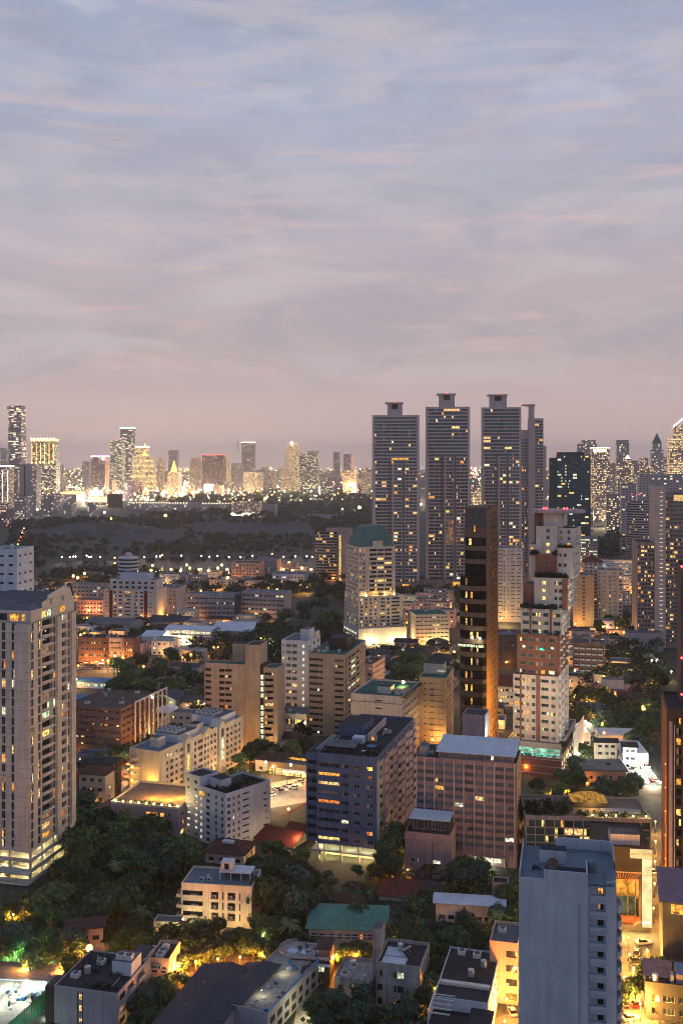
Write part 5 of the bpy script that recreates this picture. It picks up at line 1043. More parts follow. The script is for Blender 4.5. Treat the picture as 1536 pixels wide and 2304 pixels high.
for i in range(3): b.boxp('terrace_railing', -b.W - .1 + i * 4.2, -b.W + 3.7 + i * 4.2, -.5, -.35, 53.6, 54.7, LG)
b.add('terrace_lamp', MB().ball((0, 0, 0), .45, glow('flood_white', (1, .95, .75), 25)), (-6, -.9, 58), 0); b.add('terrace_lamp', MB().ball((0, 0, 0), .45, glow('flood_white', (1, .95, .75), 25)), (-2.5, -.9, 58), 0)
for zz in (6, 14, 22, 31, 40): LAMPS.append((b.pt(9, 6, zz), (1, .42, .05), 7000 * (1.2 - zz * .018), .4, None))
LAMPS.append((b.pt(-3, -2.6, 57), (1, .85, .5), 500, .3, None)); b.done()

# brick and white stepped tower
b = B('stepped_brick_tower', 'stepped brick and white tower with planted setbacks, a lit pool podium and red roof beacons', 'tower', 1256, 452, 1523, xl=1154, xr=1292, th=20.5, seed=14, litp=.13, frame=FRW, gl=GLT, pal=[LY, LA, LG, LW], D=32)
W_ = b.W; D_ = b.D; z = lambda p: ZZ(p, 455)
BW = W_WARMWHITE; BK = W_BRICK; Y1 = LY
def tier(x0, x1, y0, za, zb, wall, cols, nfl, nm='wall', side=True, roof=RF_DARK, par=.5, y1=None, lits=None, sill=.8, wh=1.7):
    f2 = (zb - za) / nfl; rw = rows(nfl, za, f2, sill, wh)
    y1 = D_ if y1 is None else y1
    b.block(x0, x1, y0, y1, za, zb, wall, dict(F=dict(rows=rw, cols=cols), R=dict(rows=rw, cols=[(1, 3.4, 'b', dict(curved=1, pro=1.3, bh=.9, bm=BW)), (6, 7.2, 'w', {}), (9, 11.6, 'b', dict(curved=1, pro=1.3, bh=.9, bm=BW)), (15, 17, 'w', {}), (20, 23, 'b', dict(curved=1, pro=1.3, bh=.9, bm=BW))] if side else [])), roof=roof, par=par, name=nm)
z1, z2, z3, z4, z5, z6, z7, z8 = z(1668), z(1523), z(1433), z(1376), z(1306), z(1254), z(1190), z(1157)
f = W_
tier(-W_, 0, 0, z1, z2, BW, [(.5, f * .15, 'b', dict(pro=.5, bh=.45)), (f * .185, f * .25, 'w', {}), (f * .29, f * .36, 'w', dict(lit=lambda i, j: LA if i % 2 else LD)), (f * .415, f * .49, 'w', {}), (f * .62, f * .78, 'b', dict(pro=.5, bh=.45, p=.3)), (f * .84, f * .93, 'w', {})], 8)
for x in (.165, .53, .575): b.boxp('brick_pilaster', -W_ + f * x - .35, -W_ + f * x + .45, -.3, -.004, z1 - 3, z2 + .5, BK)
tier(-W_ + 1.4, -.2, 2.5, z2 + .03, z3, BK, [(1.2, 3.8, 'w', {}), (5.2, 7.2, 'w', {}), (8.2, 9.4, 'w', dict(lit=LD)), (10.6, 12.4, 'w', {}), (14, 16.6, 'w', {})], 5)
tier(-W_ + 2.6, .3, 4.5, z3 + .03, z4, BW, [(.8, 3.6, 'w', {}), (5, 7.6, 'w', {}), (8.0, 9.0, 'w', dict(lit=LY)), (10, 12.4, 'w', {}), (14.6, 17.6, 'w', {})], 3)
for x in (4.3, 13.4): b.boxp('brick_pilaster', -W_ + 2.6 + x - .4, -W_ + 2.6 + x + .4, 4.2, 4.49, z3, z4 + .4, BK)
xa, xm, xz = -W_ + 8.2, -W_ + 16.4, 3.0
tier(xa, xm, 7, z4 + .03, z5, BW, [(3.6, 5.2, 'w', dict(lit=LY))], 4, side=False)
tier(xm + .01, xz, 7.2, z4 + .03, z5, BW, [(.8, 2.2, 'w', {}), (2.8, 4.8, 'w', {})], 4)
b.boxp('brick_corner', xz - 2.4, xz - .01, 6.95, 7.19, z4, z5 + .3, BK); b.boxp('brick_wing', -W_ + 3, xa - .02, 9, 22, z4 + .03, z(1322), BK, RF_GREY)
tier(xa, xm + 1.6, 10, z5 + .03, z6, BK, [(4.4, 5.8, 'w', {})], 2, side=False)
tier(xm + 1.7, xz + 2.2, 10, z5 + .03, z(1238), BW, [(.5, 1.9, 'w', {}), (2.8, 4.2, 'w', {})], 3)
b.boxp('glazed_wing', xa - 3, xa - .02, 12, 22, z5 + .03, z(1230), BW, RF_GREY); b.add('window', win_mb(1.4, 1.8, [LA, LA], FRW), (xa - 1.6, 11.95, z6 + 1.5), 0, 9)
tier(xa, xm + 1.6, 12, z6 + .03, z7, BW, [(4.6, 6.2, 'w', dict(lit=lambda i, j: LY if i < 2 else 'dark'))], 4, side=False)
tier(xm + 1.7, xz + 2.6, 13, z(1238) + .03, z(1194), BW, [(.8, 1.8, 'w', {}), (4.0, 5.4, 'w', dict(lit=lambda i, j: LA if i == 0 else 'dark'))], 3)
tier(xa + 3, xm + 3, 14, z7 + .03, z8, BW, [], 1, side=False, par=0)
b.boxp('brick_shaft', xa - 1.5, xa + 2.9, 16, 26, z6 + .03, z8 - .1, BK)
mb = MB(); mb.prism([(xa - 4.5, 13), (xa + 5, 10.5), (xz + 3.5, 12), (xz + 6.5, 17), (xz + 2, 26), (xa - 2, 26)], z8 + .05, z8 + 1.5, paint('plate_roof', (.5, .42, .44))); b.part('plate_roof', mb)
for x in (xa + 3.2, xa + 4.4, xm + 4.2, xm + 5.5): b.add('red_beacon', MB().ball((0, 0, 0), .42, RED), (x, 13.5, z8 + 2.2), 0); LAMPS.append((b.pt(x, 12.6, z8 + 2.4), (1, .02, .04), 90, .2, None))
plantline(b, -W_ + .6, -W_ + 5, 1.2, z2, 10, (.5, 1.0), 21); plantline(b, -W_ + 6, 0, 3.4, z3, 12, (.5, 1.0), 22, dy=.5); plantline(b, -W_ + 3, -2, 5.8, z4, 60, (.8, 1.7), 23, dy=.8); plantline(b, xa + .5, xz, 8.6, z5, 60, (.8, 1.8), 24, dy=1.0); plantline(b, xa - 2, xa + 1, 11, z6, 14, (.8, 1.4), 25, dy=.5); plantline(b, xm, xm + 1.4, 11, z6, 14, (.8, 1.5), 26, dy=.6); plantline(b, xm + 1.8, xz + 1, 11.5, z(1238), 24, (.7, 1.2), 27, dy=.8)
px0 = -W_ - 2.2
b.block(px0, 1.6, -3.2, D_ + 12, 0, z1 - 6.2, BK, dict(R=dict(rows=rows(3, 1, 3.2, .6, 2.0), cols=even(7, D_ + 14, 3.4, 1, 'g', lit=LWH))), par=0, name='podium_wall')
b.block(px0, 1.6, -3.2, D_ + 12, z1 - 2.2, z1 - .2, W_CREAM, {}, roof=RF_GREY, par=.4, name='podium_cornice')
for k in range(4): b.boxp('string_course', px0 - .1, 1.75, -3.32, -3.204, 1.5 + k * 3.1, 1.75 + k * 3.1, W_CREAM)
b.boxp('pool_deck', px0 + .02, 1.58, -3.1, D_, z1 - 6.19, z1 - 6.0, CONC); b.boxp('pool_back_wall', px0 + 1, .5, 1.6, 1.8, z1 - 6.0, z1 - 2.21, lit('pool_glow', (.45, 1, .72), .75, .7, .4)); b.boxp('pool_water', px0 + 2, -2, -1.8, 1.0, z1 - 5.99, z1 - 5.85, POOLM)
for x in (px0 + .3, -W_ / 2, 1.2): b.boxp('podium_post', x - .3, x + .3, -3.1, -2.6, z1 - 6, z1 - 2.21, W_CREAM)
plantline(b, px0 + 2, 0, -2.6, z1 - 6, 24, (.4, .9), 28, dy=.2); plantline(b, 1.8, 3.2, -1, z1 - 1, 26, (.6, 1.2), 29, dy=2.5)
for x in (-16, -9, -4): LAMPS.append((b.pt(x, -.8, z1 - 3.2), (.8, 1, .75), 380, .15, None))
b.boxp('white_flank_wall', 5.2, 5.5, 8, 44, 0, z1 + 2.5, W_WARMWHITE)
for k in range(6): LAMPS.append((b.pt(7.6, 10 + k * 6, 3), (1, .85, .55), 800, .3, None))
for zz in range(int(z1) + 5, int(z5), 9): LAMPS.append((b.pt(8.5, 5, zz), (1, .8, .62), 420, .2, None))
[LAMPS.append((b.pt(x, -9, zz), (1, .72, .42), 750, .3, None)) for x in (-18, -5) for zz in (24, 38, 54)]  # unseen warm lights added in mid-air to brighten the front
GR = glow('green_neon', (.05, 1, .4), 2.5); mb = MB(); mb.box(0, 1.7, -.12, 0, 0, .5, GR); mb.box(.4, 1.3, -.12, 0, .5, .9, GR); mb.box(1.7, 2.1, -.12, 0, .1, .35, GR); b.part('green_neon_sign', mb, (-W_ + 11.4, 2.4, z(1465))); b.done()
# ================================================================== middle distance
TEAL = paint('teal_copper_roof', (.075, .18, .165), .7, .3)
b = B('teal_roofed_tower', 'cream tower stepping up to a steep teal copper roof, its base floodlit', 'tower', 806, 776, 1345, anchor='L', xl=774, xr=906, th=-17, seed=3, litp=.3, frame=FRD, pal=[LA, LW, LY, LW], D=36)
W_, D_ = b.W, b.D; zb = b.z; zu = ZZ(1232, 782); CR2 = W_CREAM
rA = rows(8, 12.5, (b.h - 13) / 8, .7, 1.7)
b.block(-W_, 0, 0, D_, 12, b.h, CR2, dict(F=dict(rows=rA, cols=even(4, W_ * .45, 1.6, .8) + [(W_ * .5, W_ * .6, 'b', dict(bh=.5)), (W_ * .64, W_ * .7, 'w', {}), (W_ * .75, W_ * .93, 'b', dict(bh=.5))]), L=dict(rows=rA, cols=even(6, D_, 2.2, .6))), roof=RF_GREY, par=.8)
b.block(-W_ - 1, 2, -3, D_, 0, 11.6, W_WARMWHITE, dict(L=dict(rows=[(3.4, 5.2), (7, 8.8)], cols=even(5, D_, 5, 1, 'w', lit=LWH))), roof=RF_GREY, par=.6, name='podium_wall', roofname='podium_roof')
x0, x1, y0, y1 = -W_ + .6, -5.5, 2, D_ - 1; n = 11; rU = rows(n, b.h + .4, (zu - b.h - .6) / n, .7, 1.8)
b.block(x0, x1, y0, y1, b.h + .03, zu, CR2, dict(F=dict(rows=rU, cols=[(1, 2.2, 'w', {}), (3.6, 4.8, 'w', {}), (9, 14.6, 'w', dict(p=.4)), (15.2, 20.5, 'w', dict(p=.3)), (21.2, 27, 'w', dict(p=.4)), (30, 31.4, 'w', {})]), L=dict(rows=rU, cols=even(6, y1 - y0, 2.2, .8)), R=dict(rows=rU, cols=even(5, y1 - y0, 2, 1))), roof=RF_GREY, par=.8, name='tower_wall', roofname='tower_roof')
for xx in (x0 + 6.6, x0 + 28.4): b.boxp('pilaster', xx - .7, xx + .7, 1.2, 1.99, b.h, zu - 9, W_CREAM)
mb = MB(); zt = ZZ(1183, 790); a = [(x0 + .8, y0 + 1), (x1 - .8, y0 + 1), (x1 - .8, y1 - 2), (x0 + .8, y1 - 2)]; c_ = [(x0 + 7, y0 + 8), (x1 - 6, y0 + 8), (x1 - 6, y1 - 9), (x0 + 7, y1 - 9)]; k = len(mb.v)
for i in range(4): j = (i + 1) % 4; mb.face([(*a[i], zu + 1), (*a[j], zu + 1), (*c_[j], zt), (*c_[i], zt)], TEAL)
mb.face([(*p, zt) for p in c_], TEAL); b.part('copper_roof', mb); b.block(x0 + 12, x0 + 20, y0 + .5, y0 + 5, zu + .03, zu + 4.6, CR2, dict(F=dict(rows=[(zu - 20, zu - 19)], cols=[])), par=.4, name='dormer', roof=RF_GREY, roofname='dormer_roof')
for i, x in enumerate((-W_ + 6, -W_ * .66, -W_ * .33, -3)): LAMPS.append((b.pt(x, -7, 1.6), (1, .74, .32), 1900, .4, None)); b.add('flood_lamp', MB().ball((0, 0, 0), .6, glow('flood_warm', (1, .85, .5), 30)), (x, -6.4, 1.0), 0)
for x in (x0 + 6, x0 + 28): LAMPS.append((b.pt(x, .2, b.h + 1.5), (1, .6, .15), 1300, .3, None)); b.add('flood_lamp', MB().ball((0, 0, 0), .5, glow('flood_amber', (1, .6, .15), 22)), (x, .4, b.h + 1.4), 0)
for x in (-30, -22, -14, -6): LAMPS.append((b.pt(x, 1.0, b.h + 1.6), (1, .6, .15), 500, .3, None))
b.done()
b = apt('cream_balcony_flats', 'squat cream flats with a green roof deck, floodlit, right of the teal roofed tower', 'flats', 934, 772, 1386, 908, 1010, W_CREAM, th=-8, anchor='L', fh=2.75, z0=1, F_=(8, 2.6, 'b', dict(bh=.7)), L_=(5, 1.6, 'w', {}), litp=.2, D=30, roof=RF_GREEN, clut=6)
LAMPS.append((b.pt(-b.W - 4, 8, 2), (1, .74, .3), 2400, .4, None)); LAMPS.append((b.pt(-b.W * .6, -5, 2), (1, .6, .18), 2200, .4, None)); LAMPS.append((b.pt(-b.W * .2, -5, 2), (1, .7, .25), 3000, .4, None))

# the four tall condominium towers
MV = paint('mauve_panel', (.50, .42, .41), .8, .15); SLAB = plain('mauve_slab', (.52, .44, .43), .7)
def condo(label, xl, xr, d, ytop, crown, th, seed):
    b = B('condominium_tower', label, 'tower', xr, d, ytop, xl=xl, th=th, D=30, seed=seed, litp=.13, frame=FRG, pal=[LW, LA, LY, LW, LWH], gl=GLT)
    W_ = b.W; n = 50; z0 = 9; fh = (b.h - 1.5 - z0) / n; ns = 36
    rw = rows(n, z0, fh, 1.25, fh - 1.3)
    lo = [(W_ * .07, W_ * .20, 'g', {}), (W_ * .205, W_ * .30, 'g', {}), (W_ * .305, W_ * .37, 'g', {}), (W_ * .375, W_ * .42, 'v', dict(dep=1.6, back=W_DARK, **{'in': W_DARK})), (W_ * .46, W_ * .535, 'g', dict(p=.18)), (W_ * .54, W_ * .62, 'g', dict(p=.2)), (W_ * .645, W_ * .69, 'v', dict(dep=1.6, back=W_DARK, **{'in': W_DARK})), (W_ * .7, W_ * .78, 'g', dict(p=.2)), (W_ * .785, W_ * .86, 'g', dict(p=.2)), (W_ * .865, W_ * .95, 'g', dict(p=.18))]
    up = [(W_ * (.05 + .18 * i), W_ * (.05 + .18 * i + .178), 'g', dict(p=.09)) for i in range(5)]
    side = even(4, 30, 4, 1.5, 'g')
    zm = z0 + fh * ns
    b.block(-W_, 0, 0, 30, 0, zm, MV, dict(F=dict(rows=rw[:ns], cols=lo), L=dict(rows=rw[:ns], cols=side), R=dict(rows=rw[:ns], cols=side)), par=0)
    b.block(-W_, 0, 0, 30, zm + .01, b.h, MV, dict(F=dict(rows=rw[ns:], cols=up), L=dict(rows=rw[ns:], cols=side), R=dict(rows=rw[ns:], cols=side)), roof=RF_GREY, par=.6, name='upper_wall')
    for f_ in (.385, .66): b.boxp('vertical_fin', -W_ + W_ * f_ - .8, -W_ + W_ * f_ + .8, -.9, -.004, z0, zm + 4, paint('fin_grey', (.22, .19, .21)))
    xa, xb, yt = crown; ua, ub = b.uF(xa) - W_, b.uF(xb) - W_; zc = ZZ(yt, d + 10)
    b.block(ua, ub, 8, 22, b.h + .03, zc - 2.4, MV, {}, par=0, name='crown_wall'); b.boxp('crown_notch', ua + (ub - ua) * .3, ub - (ub - ua) * .3, 7.7, 7.99, zc - 8, zc - 2.6, W_DARK); b.boxp('crown_plate', ua - 2.4, ub + 1, 6, 23, zc - 2.38, zc - 1, MV); b.add('red_beacon', MB().ball((0, 0, 0), .5, RED), ((ua + ub) / 2, 6.5, zc - .4), 0)
    b.boxp('podium_block', -W_ - 6, 5, -8, -.01, 0, 14, paint('podium_tan', (.4, .29, .24)), RF_GREY)
    b.add('lit_lobby', MB().box(-4, 4, -.1, 0, 0, 5, LA), (-W_ * .3, -8.05, 7), 0)
    b.done()
condo('tall mauve condominium tower with dark banded glazing, nearest the teal roofed tower', 837, 943, 1060, 935, (871, 905, 903), 3, 61)
condo('tall mauve condominium tower with dark banded glazing, standing between its two matching neighbours', 957, 1057, 1080, 916, (987, 1023, 883), 5, 62)
condo('tall mauve condominium tower with yellow lit top storeys and a pale crown', 1083, 1172, 1110, 917, (1101, 1140, 885), 7, 63)
b = B('condominium_tower', 'narrower mauve condominium tower seen side on with a hooked crown, behind the stepped brick tower', 'tower', 1222, 1170, 942, xl=1188, th=9, D=40, seed=64, litp=.12, frame=FRG, pal=[LW, LA, LY], gl=GLT)
n = 50; fh = (b.h - 12) / n; rw = rows(n, 10, fh, 1.25, fh - 1.3)
b.block(-b.W, 0, 0, 38, 0, b.h, MV, dict(F=dict(rows=rw, cols=[(b.W * .45, b.W * .7, 'g', {}), (b.W * .72, b.W * .97, 'g', {})])), roof=RF_GREY, par=.6)
b.block(-b.W - 8, -b.W - .01, 3, 30, 0, ZZ(968, 1170), MV, dict(F=dict(rows=rw[:44], cols=[(.8, 3.2, 'g', {}), (4.2, 7, 'g', {})])), roof=RF_GREY, par=.6, name='side_wing', roofname='wing_roof'); b.boxp('side_wing', .01, 3.4, 2, 26, 0, ZZ(1003, 1170), MV, RF_GREY)
zc = ZZ(912, 1170); b.boxp('crown_wall', -b.W + .5, -b.W + 7, 4, 20, b.h, zc, MV); mb = MB(); mb.prism([(-b.W - 8, 3), (-b.W + 8, 3), (-b.W + 8, 21), (-b.W - 2, 21)], zc + .01, zc + 1.6, MV); b.part('crown_plate', mb); b.add('red_beacon', MB().ball((0, 0, 0), .5, RED), (-b.W - 7, 4, zc + 2), 0); b.done()

# dark glass office
b = B('dark_glass_office', 'dark blue green glass office tower with chamfered corners and scattered lit floors', 'office tower', 1328, 1450, 1025, xl=1233, th=10, D=45, seed=5, litp=.2, frame=FRD, gl=glass('office_glass', (.012, .06, .075), .1), pal=[LG, LWH, LG, LY, lit('office_white', (.85, 1, .85), .9)])
W_ = b.W; n = 34; fh = b.h / n; rw = rows(n, 0, fh, 1.6, fh - 1.7); GD = paint('office_spandrel', (.014, .05, .06), .4, .2); xl_ = -W_ + 12
b.block(xl_, 0, 0, 45, 0, b.h, GD, dict(F=dict(rows=rw, cols=[(.8 + i * 5.45, .8 + i * 5.45 + 5.2, 'g', {}) for i in range(9) if .8 + i * 5.45 + 5.2 < W_ - 12])), roof=RF_DARK, par=1)
mb = MB(); rwz = b.h - 3
mb.face([(-W_, 12, 0), (xl_, .05, 0), (xl_, .05, b.h - 3), (-W_ + 2, 11, b.h - 3)], GD); mb.face([(-W_, 12, 0), (-W_, 45, 0), (-W_ + 2, 45, b.h - 3), (-W_ + 2, 11, b.h - 3)], GD); mb.face([(xl_, .05, b.h - 3), (-W_ + 2, 11, b.h - 3), (-W_ + 2, 45, b.h - 3), (xl_, 45, b.h - 3)], RF_DARK); b.part('chamfer_wall', mb)
for i in range(n - 2):
    if b.r.random() < .3: b.add('window', win_mb(b.r.uniform(3, 9), 1.4, [LG, LD, LG], FRD), (-W_ + 7.2, 5.5, i * fh + 1.8), R(-45), .5)
for f_ in (.33, .66): b.boxp('mullion', xl_ - xl_ * f_ - .3, xl_ - xl_ * f_ + .3, -.4, -.004, 0, b.h, GD)
b.boxp('crown_box', xl_ + .5, -9, 3, 40, b.h + .03, b.h + 5, GD, RF_DARK); [b.add('red_beacon', MB().ball((0, 0, 0), .5, RED), (x, 2, b.h + 5.6), 0) for x in (xl_ + 1, -10)]
b.done()
b = B('lit_car_park', 'tiered pale car park with greenish lit decks below the dark glass office', 'car park', 1344, 1330, 1212, xl=1286, th=8, D=40, seed=5, litp=.75, pal=[LG, LWH, LG, LY])
b.block(-b.W, 0, 0, 40, 0, b.h, W_GREY, dict(F=dict(rows=rows(10, 0, b.h / 10, 1.2, 1.7), cols=even(6, b.W, 5, .4))), roof=RF_GREY, par=.8); b.done()
apt('white_balcony_tower', 'slim white residential tower with a bright top storey, beside the black glass tower', 'tower', 1176, 880, 1236, 1119, None, W_WARMWHITE, th=8, D=26, fh=3.0, z0=3, F_=lambda b: [(1, 4.2, 'b', dict(bh=.8)), (5.2, 6, 'w', {}), (9, 9.8, 'w', {}), (11.4, 14.6, 'b', dict(bh=.8)), (16.4, 19.6, 'b', dict(bh=.8))], L_=(5, 2, 'b', {}), litp=.12, pal=[LW, LA, LWH], clut=3)
LAMPS.append((Vector((XX(1140, 862), 862, 3)), (1, .6, .2), 3500, .4, None)); LAMPS.append((Vector((XX(1125, 862), 862, 8)), (1, .62, .22), 3000, .4, None))
b = apt('tan_ribbed_flats', 'tan ribbed block with a central slot of dark openings, twin to a cream block', 'flats', 1336, 848, 1297, 1289, None, paint('warm_tan_ribs', (.60, .42, .26), .85, .2, joint=3), th=12, D=22, fh=3.0, z0=6, F_=lambda b: [(7.6, 9.6, 'v', dict(dep=.5, back=paint('maroon_panel', (.16, .03, .03))))], litp=.05, clut=2)
LAMPS.append((Vector((XX(1312, 838), 838, 3)), (1, .66, .22), 3200, .4, None))
apt('cream_twin_flats', 'cream flats with neat rows of dark windows, twin to the tan ribbed block', 'flats', 1400, 852, 1286, 1344, None, W_CREAM, th=12, D=22, fh=3.0, z0=3, F_=lambda b: [(1, 2.2, 'w', {}), (4, 6.6, 'b', {}), (9.4, 10.6, 'w', {}), (12.4, 15.2, 'b', {}), (17.4, 19.6, 'w', {})], litp=.2, pal=[LA, LW], clut=2)
house('maroon_capped_flats', 'white flats capped by a maroon hipped roof, behind the tan and cream twin blocks', 1356, 880, 1266, 1312, 16, W_WARMWHITE, RF_RED, th=10, hr=6, wins=4, fh=3.0, litp=.1, cat='flats')

# the wide tower and the rounded striped one on the far side
b = B('ribbed_grid_tower', 'big slab tower with a blank pale spine between two wings of gridded lit windows', 'tower', 1497, 760, 1095, xl=1473, th=9, D=30, seed=9, litp=.3, frame=FRG, pal=[LA, LW, LY, LW, LD])
W_ = b.W; SP = paint('pale_spine', (.50, .42, .38), .85, .15, joint=3.1); DG = paint('dusk_brown_grid', (.27, .225, .21), .7, .2)
b.block(-W_, 0, 0, 30, 0, b.h, SP, dict(F=dict(rows=rows(36, 6, 3.1, 1.0, .5), cols=[(W_ * .42, W_ * .72, 'w', dict(lit=LWH, dep=.1))])), roof=RF_GREY, par=.6)
b.block(.004, 18, 1.2, 30, 0, ZZ(1112, 762), DG, dict(F=dict(rows=rows(36, 4, 3.12, .9, 1.7), cols=even(6, 18, 2.4, .2))), roof=RF_DARK, par=.6, name='wing_wall', roofname='wing_roof'); b.boxp('lit_attic', 6, 18, 1.0, 1.19, ZZ(1112, 762) - 5, ZZ(1112, 762) - .5, lit('attic_glow', (1, .62, .25), .9, .3))
b.block(-W_ - 12.5, -W_ - .004, 2, 34, 0, ZZ(1222, 764), DG, dict(F=dict(rows=rows(24, 2, 3.1, .9, 1.7), cols=even(5, 12.5, 2.0, .2))), roof=RF_DARK, par=.6, name='wing_wall', roofname='wing_roof'); b.boxp('low_podium', -W_ - 22, -W_ + 4, -14, -.2, 0, 13, W_GREY, RF_GREY); b.done()
b = B('striped_round_tower', 'rounded tower ringed by alternating dark and pale balcony stripes', 'tower', 1476, 1400, 1128, xl=1412, th=10, D=40, seed=2, litp=.1)
W_ = b.W; n = 24; fh = b.h / n; c_ = (-W_ / 2, 20); rx = W_ / 2
ring = [(c_[0] + rx * math.cos(t) * (1 if abs(math.cos(t)) < .99 else 1), c_[1] + 19 * math.sin(t)) for t in [2 * math.pi * i / 28 for i in range(28)]]
b.part('glass_drum', MB().prism(ring, 0, b.h - .5, GL, RF_GREY))
rg2 = [(c_[0] + (x - c_[0]) * 1.035, c_[1] + (y - c_[1]) * 1.05) for x, y in ring]
for i in range(n): b.part('balcony_ring', MB().prism(rg2, i * fh, i * fh + fh * .45, SLAB))
for i in range(30): t = R(200 + b.r.random() * 130); b.add('window', win_mb(3, fh * .5, [b.r.choice((LW, LY, LWH)), GL], FRG), (c_[0] + rx * 1.01 * math.cos(t), c_[1] + 19.2 * math.sin(t), fh * b.r.randrange(n) + fh * .47), t + R(90), 1)
b.block(-W_ - 6, -8, 26, 50, 0, ZZ(1215, 1420), W_GREY, dict(F=dict(rows=rows(14, 0, 4.6, 1.5, 2), cols=even(7, W_ - 2, 4, .5))), roof=RF_GREY, par=.5, name='rear_wing', roofname='wing_roof')
for i in range(4): b.boxp('roof_box', -W_ + 8 + i * 7, -W_ + 12 + i * 7, 14, 20, b.h, b.h + 5 + (i % 2) * 3, W_GREY)
for x in (-W_ + 6, -W_ + 16, -14): b.add('red_beacon', MB().ball((0, 0, 0), .7, RED), (x, 8, b.h + 9), 0)
b.done()
# striped block by the lake and its neighbours
b = B('striped_lakeside_block', 'lakeside block with rounded striped balconies and a yellow lit stair shaft', 'apartment block', 758, 1180, 1198, xl=709, th=8, D=24, seed=4, litp=.18, frame=FRG, pal=[LW, LA, LY])
n = 17; fh = b.h / n
b.block(-b.W, 0, 0, 24, 0, b.h, W_DARK, dict(F=dict(rows=rows(n, 0, fh, 1.2, fh - 1.25), cols=even(6, b.W, 3.8, .3, 'g'))), roof=RF_BROWN, par=.5)
for i in range(n): b.add('balcony', balc_mb(b.W, 1.15, 1.8, SLAB, curved=1), (-b.W / 2, -.02, i * fh + .1), 0, 2)
b.block(.004, 15.5, 1, 22, 0, ZZ(1190, 1180), W_PINKW, dict(F=dict(rows=rows(16, 0, fh, .2, fh - .25), cols=[(2.2, 4.4, 'w', dict(lit=LY))])), roof=RF_BROWN, par=.5, name='stair_wing', roofname='wing_roof'); b.boxp('roof_hut', -14, 0, 6, 16, b.h + .03, b.h + 5, W_PINKW, RF_BROWN); b.done()
b = apt('orange_lit_flats', 'small flats washed orange by street light near the lake', 'flats', 583, 1135, 1268, 521, 600, W_PEACH, th=10, fh=3.2, z0=1, F_=(8, 2.4, 'w', {}), litp=.35, D=24, clut=2, roof=RF_DARK); [LAMPS.append((b.pt(-x, -4, 3), (1, .42, .1), 2600, .4, None)) for x in (6, 16, 26)]
apt('grey_twin_flats', 'grey flats with vertical white ribs behind the orange lit flats', 'flats', 622, 1165, 1262, 574, 640, W_GREY, th=10, fh=3.2, z0=1, F_=(7, 1.6, 'w', {}), litp=.2, D=24, clut=2)
apt('white_low_hall', 'low white hall with two rows of lit windows beside the dark lakeside trees', 'hall', 684, 1115, 1294, 612, None, W_WHITE, th=10, fh=3.6, z0=1, F_=(9, 2.6, 'w', {}), litp=.4, pal=[LWH, LG], D=30, clut=2)
# maroon striped white flats
MR_ = paint('maroon_panel', (.16, .03, .03))
b = B('maroon_striped_flats', 'white flats with maroon vertical panels and stepped penthouses, in the middle distance', 'apartment block', 352, 866, 1330, xl=233, th=10, D=26, seed=9, litp=.12, frame=FRD, pal=[LA, LW, LG])
n = 9; fh = b.h / n; W_ = b.W
b.block(-W_, 0, 0, 26, 0, b.h, W_WARMWHITE, dict(F=dict(rows=rows(n, 0, fh, .7, 1.5), cols=[(1.2, 4.6, 'b', {}), (9, 11.5, 'w', {}), (13.5, 16.5, 'w', {}), (18.6, 24.2, 'b', dict(bh=.4)), (28, 30.5, 'w', {}), (33, 35.5, 'w', {}), (40.5, 43.8, 'b', {})])), roof=RF_GREY, par=.6)
for x in (5.2, 36.4): b.boxp('maroon_panel', -W_ + x, -W_ + x + 3, -.2, -.004, 0, b.h, MR_)
b.block(-W_ + 4, -2, 5, 22, b.h + .03, b.h + 8, W_WARMWHITE, dict(F=dict(rows=[(b.h + 1, b.h + 3), (b.h + 5, b.h + 7)], cols=even(7, W_ - 6, 3, 1))), roof=RF_POOL, par=.6, name='penthouse_wall', roofname='penthouse_roof'); b.boxp('penthouse_box', -W_ + 12, -10, 8, 20, b.h + 8.1, b.h + 14, W_WHITE, RF_POOL); b.done()
b = B('round_tiered_tower', 'white tower with rounded tiers rising behind the maroon striped flats', 'tower', 304, 985, 1255, xl=259, th=8, D=18, seed=9, litp=.1)
for i in range(11):
    zz = b.h - 3.6 * (i + 1); b.part('balcony_tier', MB().prism([(-b.W / 2 + b.W / 2 * math.cos(2 * math.pi * k / 18), 9 + 9 * math.sin(2 * math.pi * k / 18)) for k in range(18)], zz + 1.9, zz + 3.6, W_WHITE))
b.part('glass_core', MB().prism([(-b.W / 2 + (b.W / 2 - .8) * math.cos(2 * math.pi * k / 18), 9 + 8.2 * math.sin(2 * math.pi * k / 18)) for k in range(18)], 0, b.h - .1, GL, RF_GREY)); b.part('cap', MB().frust(4.5, 2.5, b.h + .01, b.h + 4, W_PINKW, 12, (-b.W / 2, 9))); b.done()
b = apt('long_school_block', 'long pale block with a curved wing and strips of lit windows, farther part of two', 'institute', 640, 880, 1336, 543, 655, W_GREY, th=16, fh=3.6, z0=1, F_=(10, 3.2, 'w', {}), litp=.12, pal=[LY, LG], D=18, clut=3, roof=RF_POOL)
b = apt('long_school_block', 'long pale block with a dark stair core and one lit storey', 'institute', 528, 888, 1340, 418, None, W_GREY, th=6, fh=4.0, z0=1, F_=(11, 3.4, 'w', {}), litp=.12, pal=[LY, LG], D=18, clut=3, roof=RF_POOL, done=False); b.boxp('stair_core', .01, 5, -.6, 12, 0, b.h + 1, W_DARK); b.done()
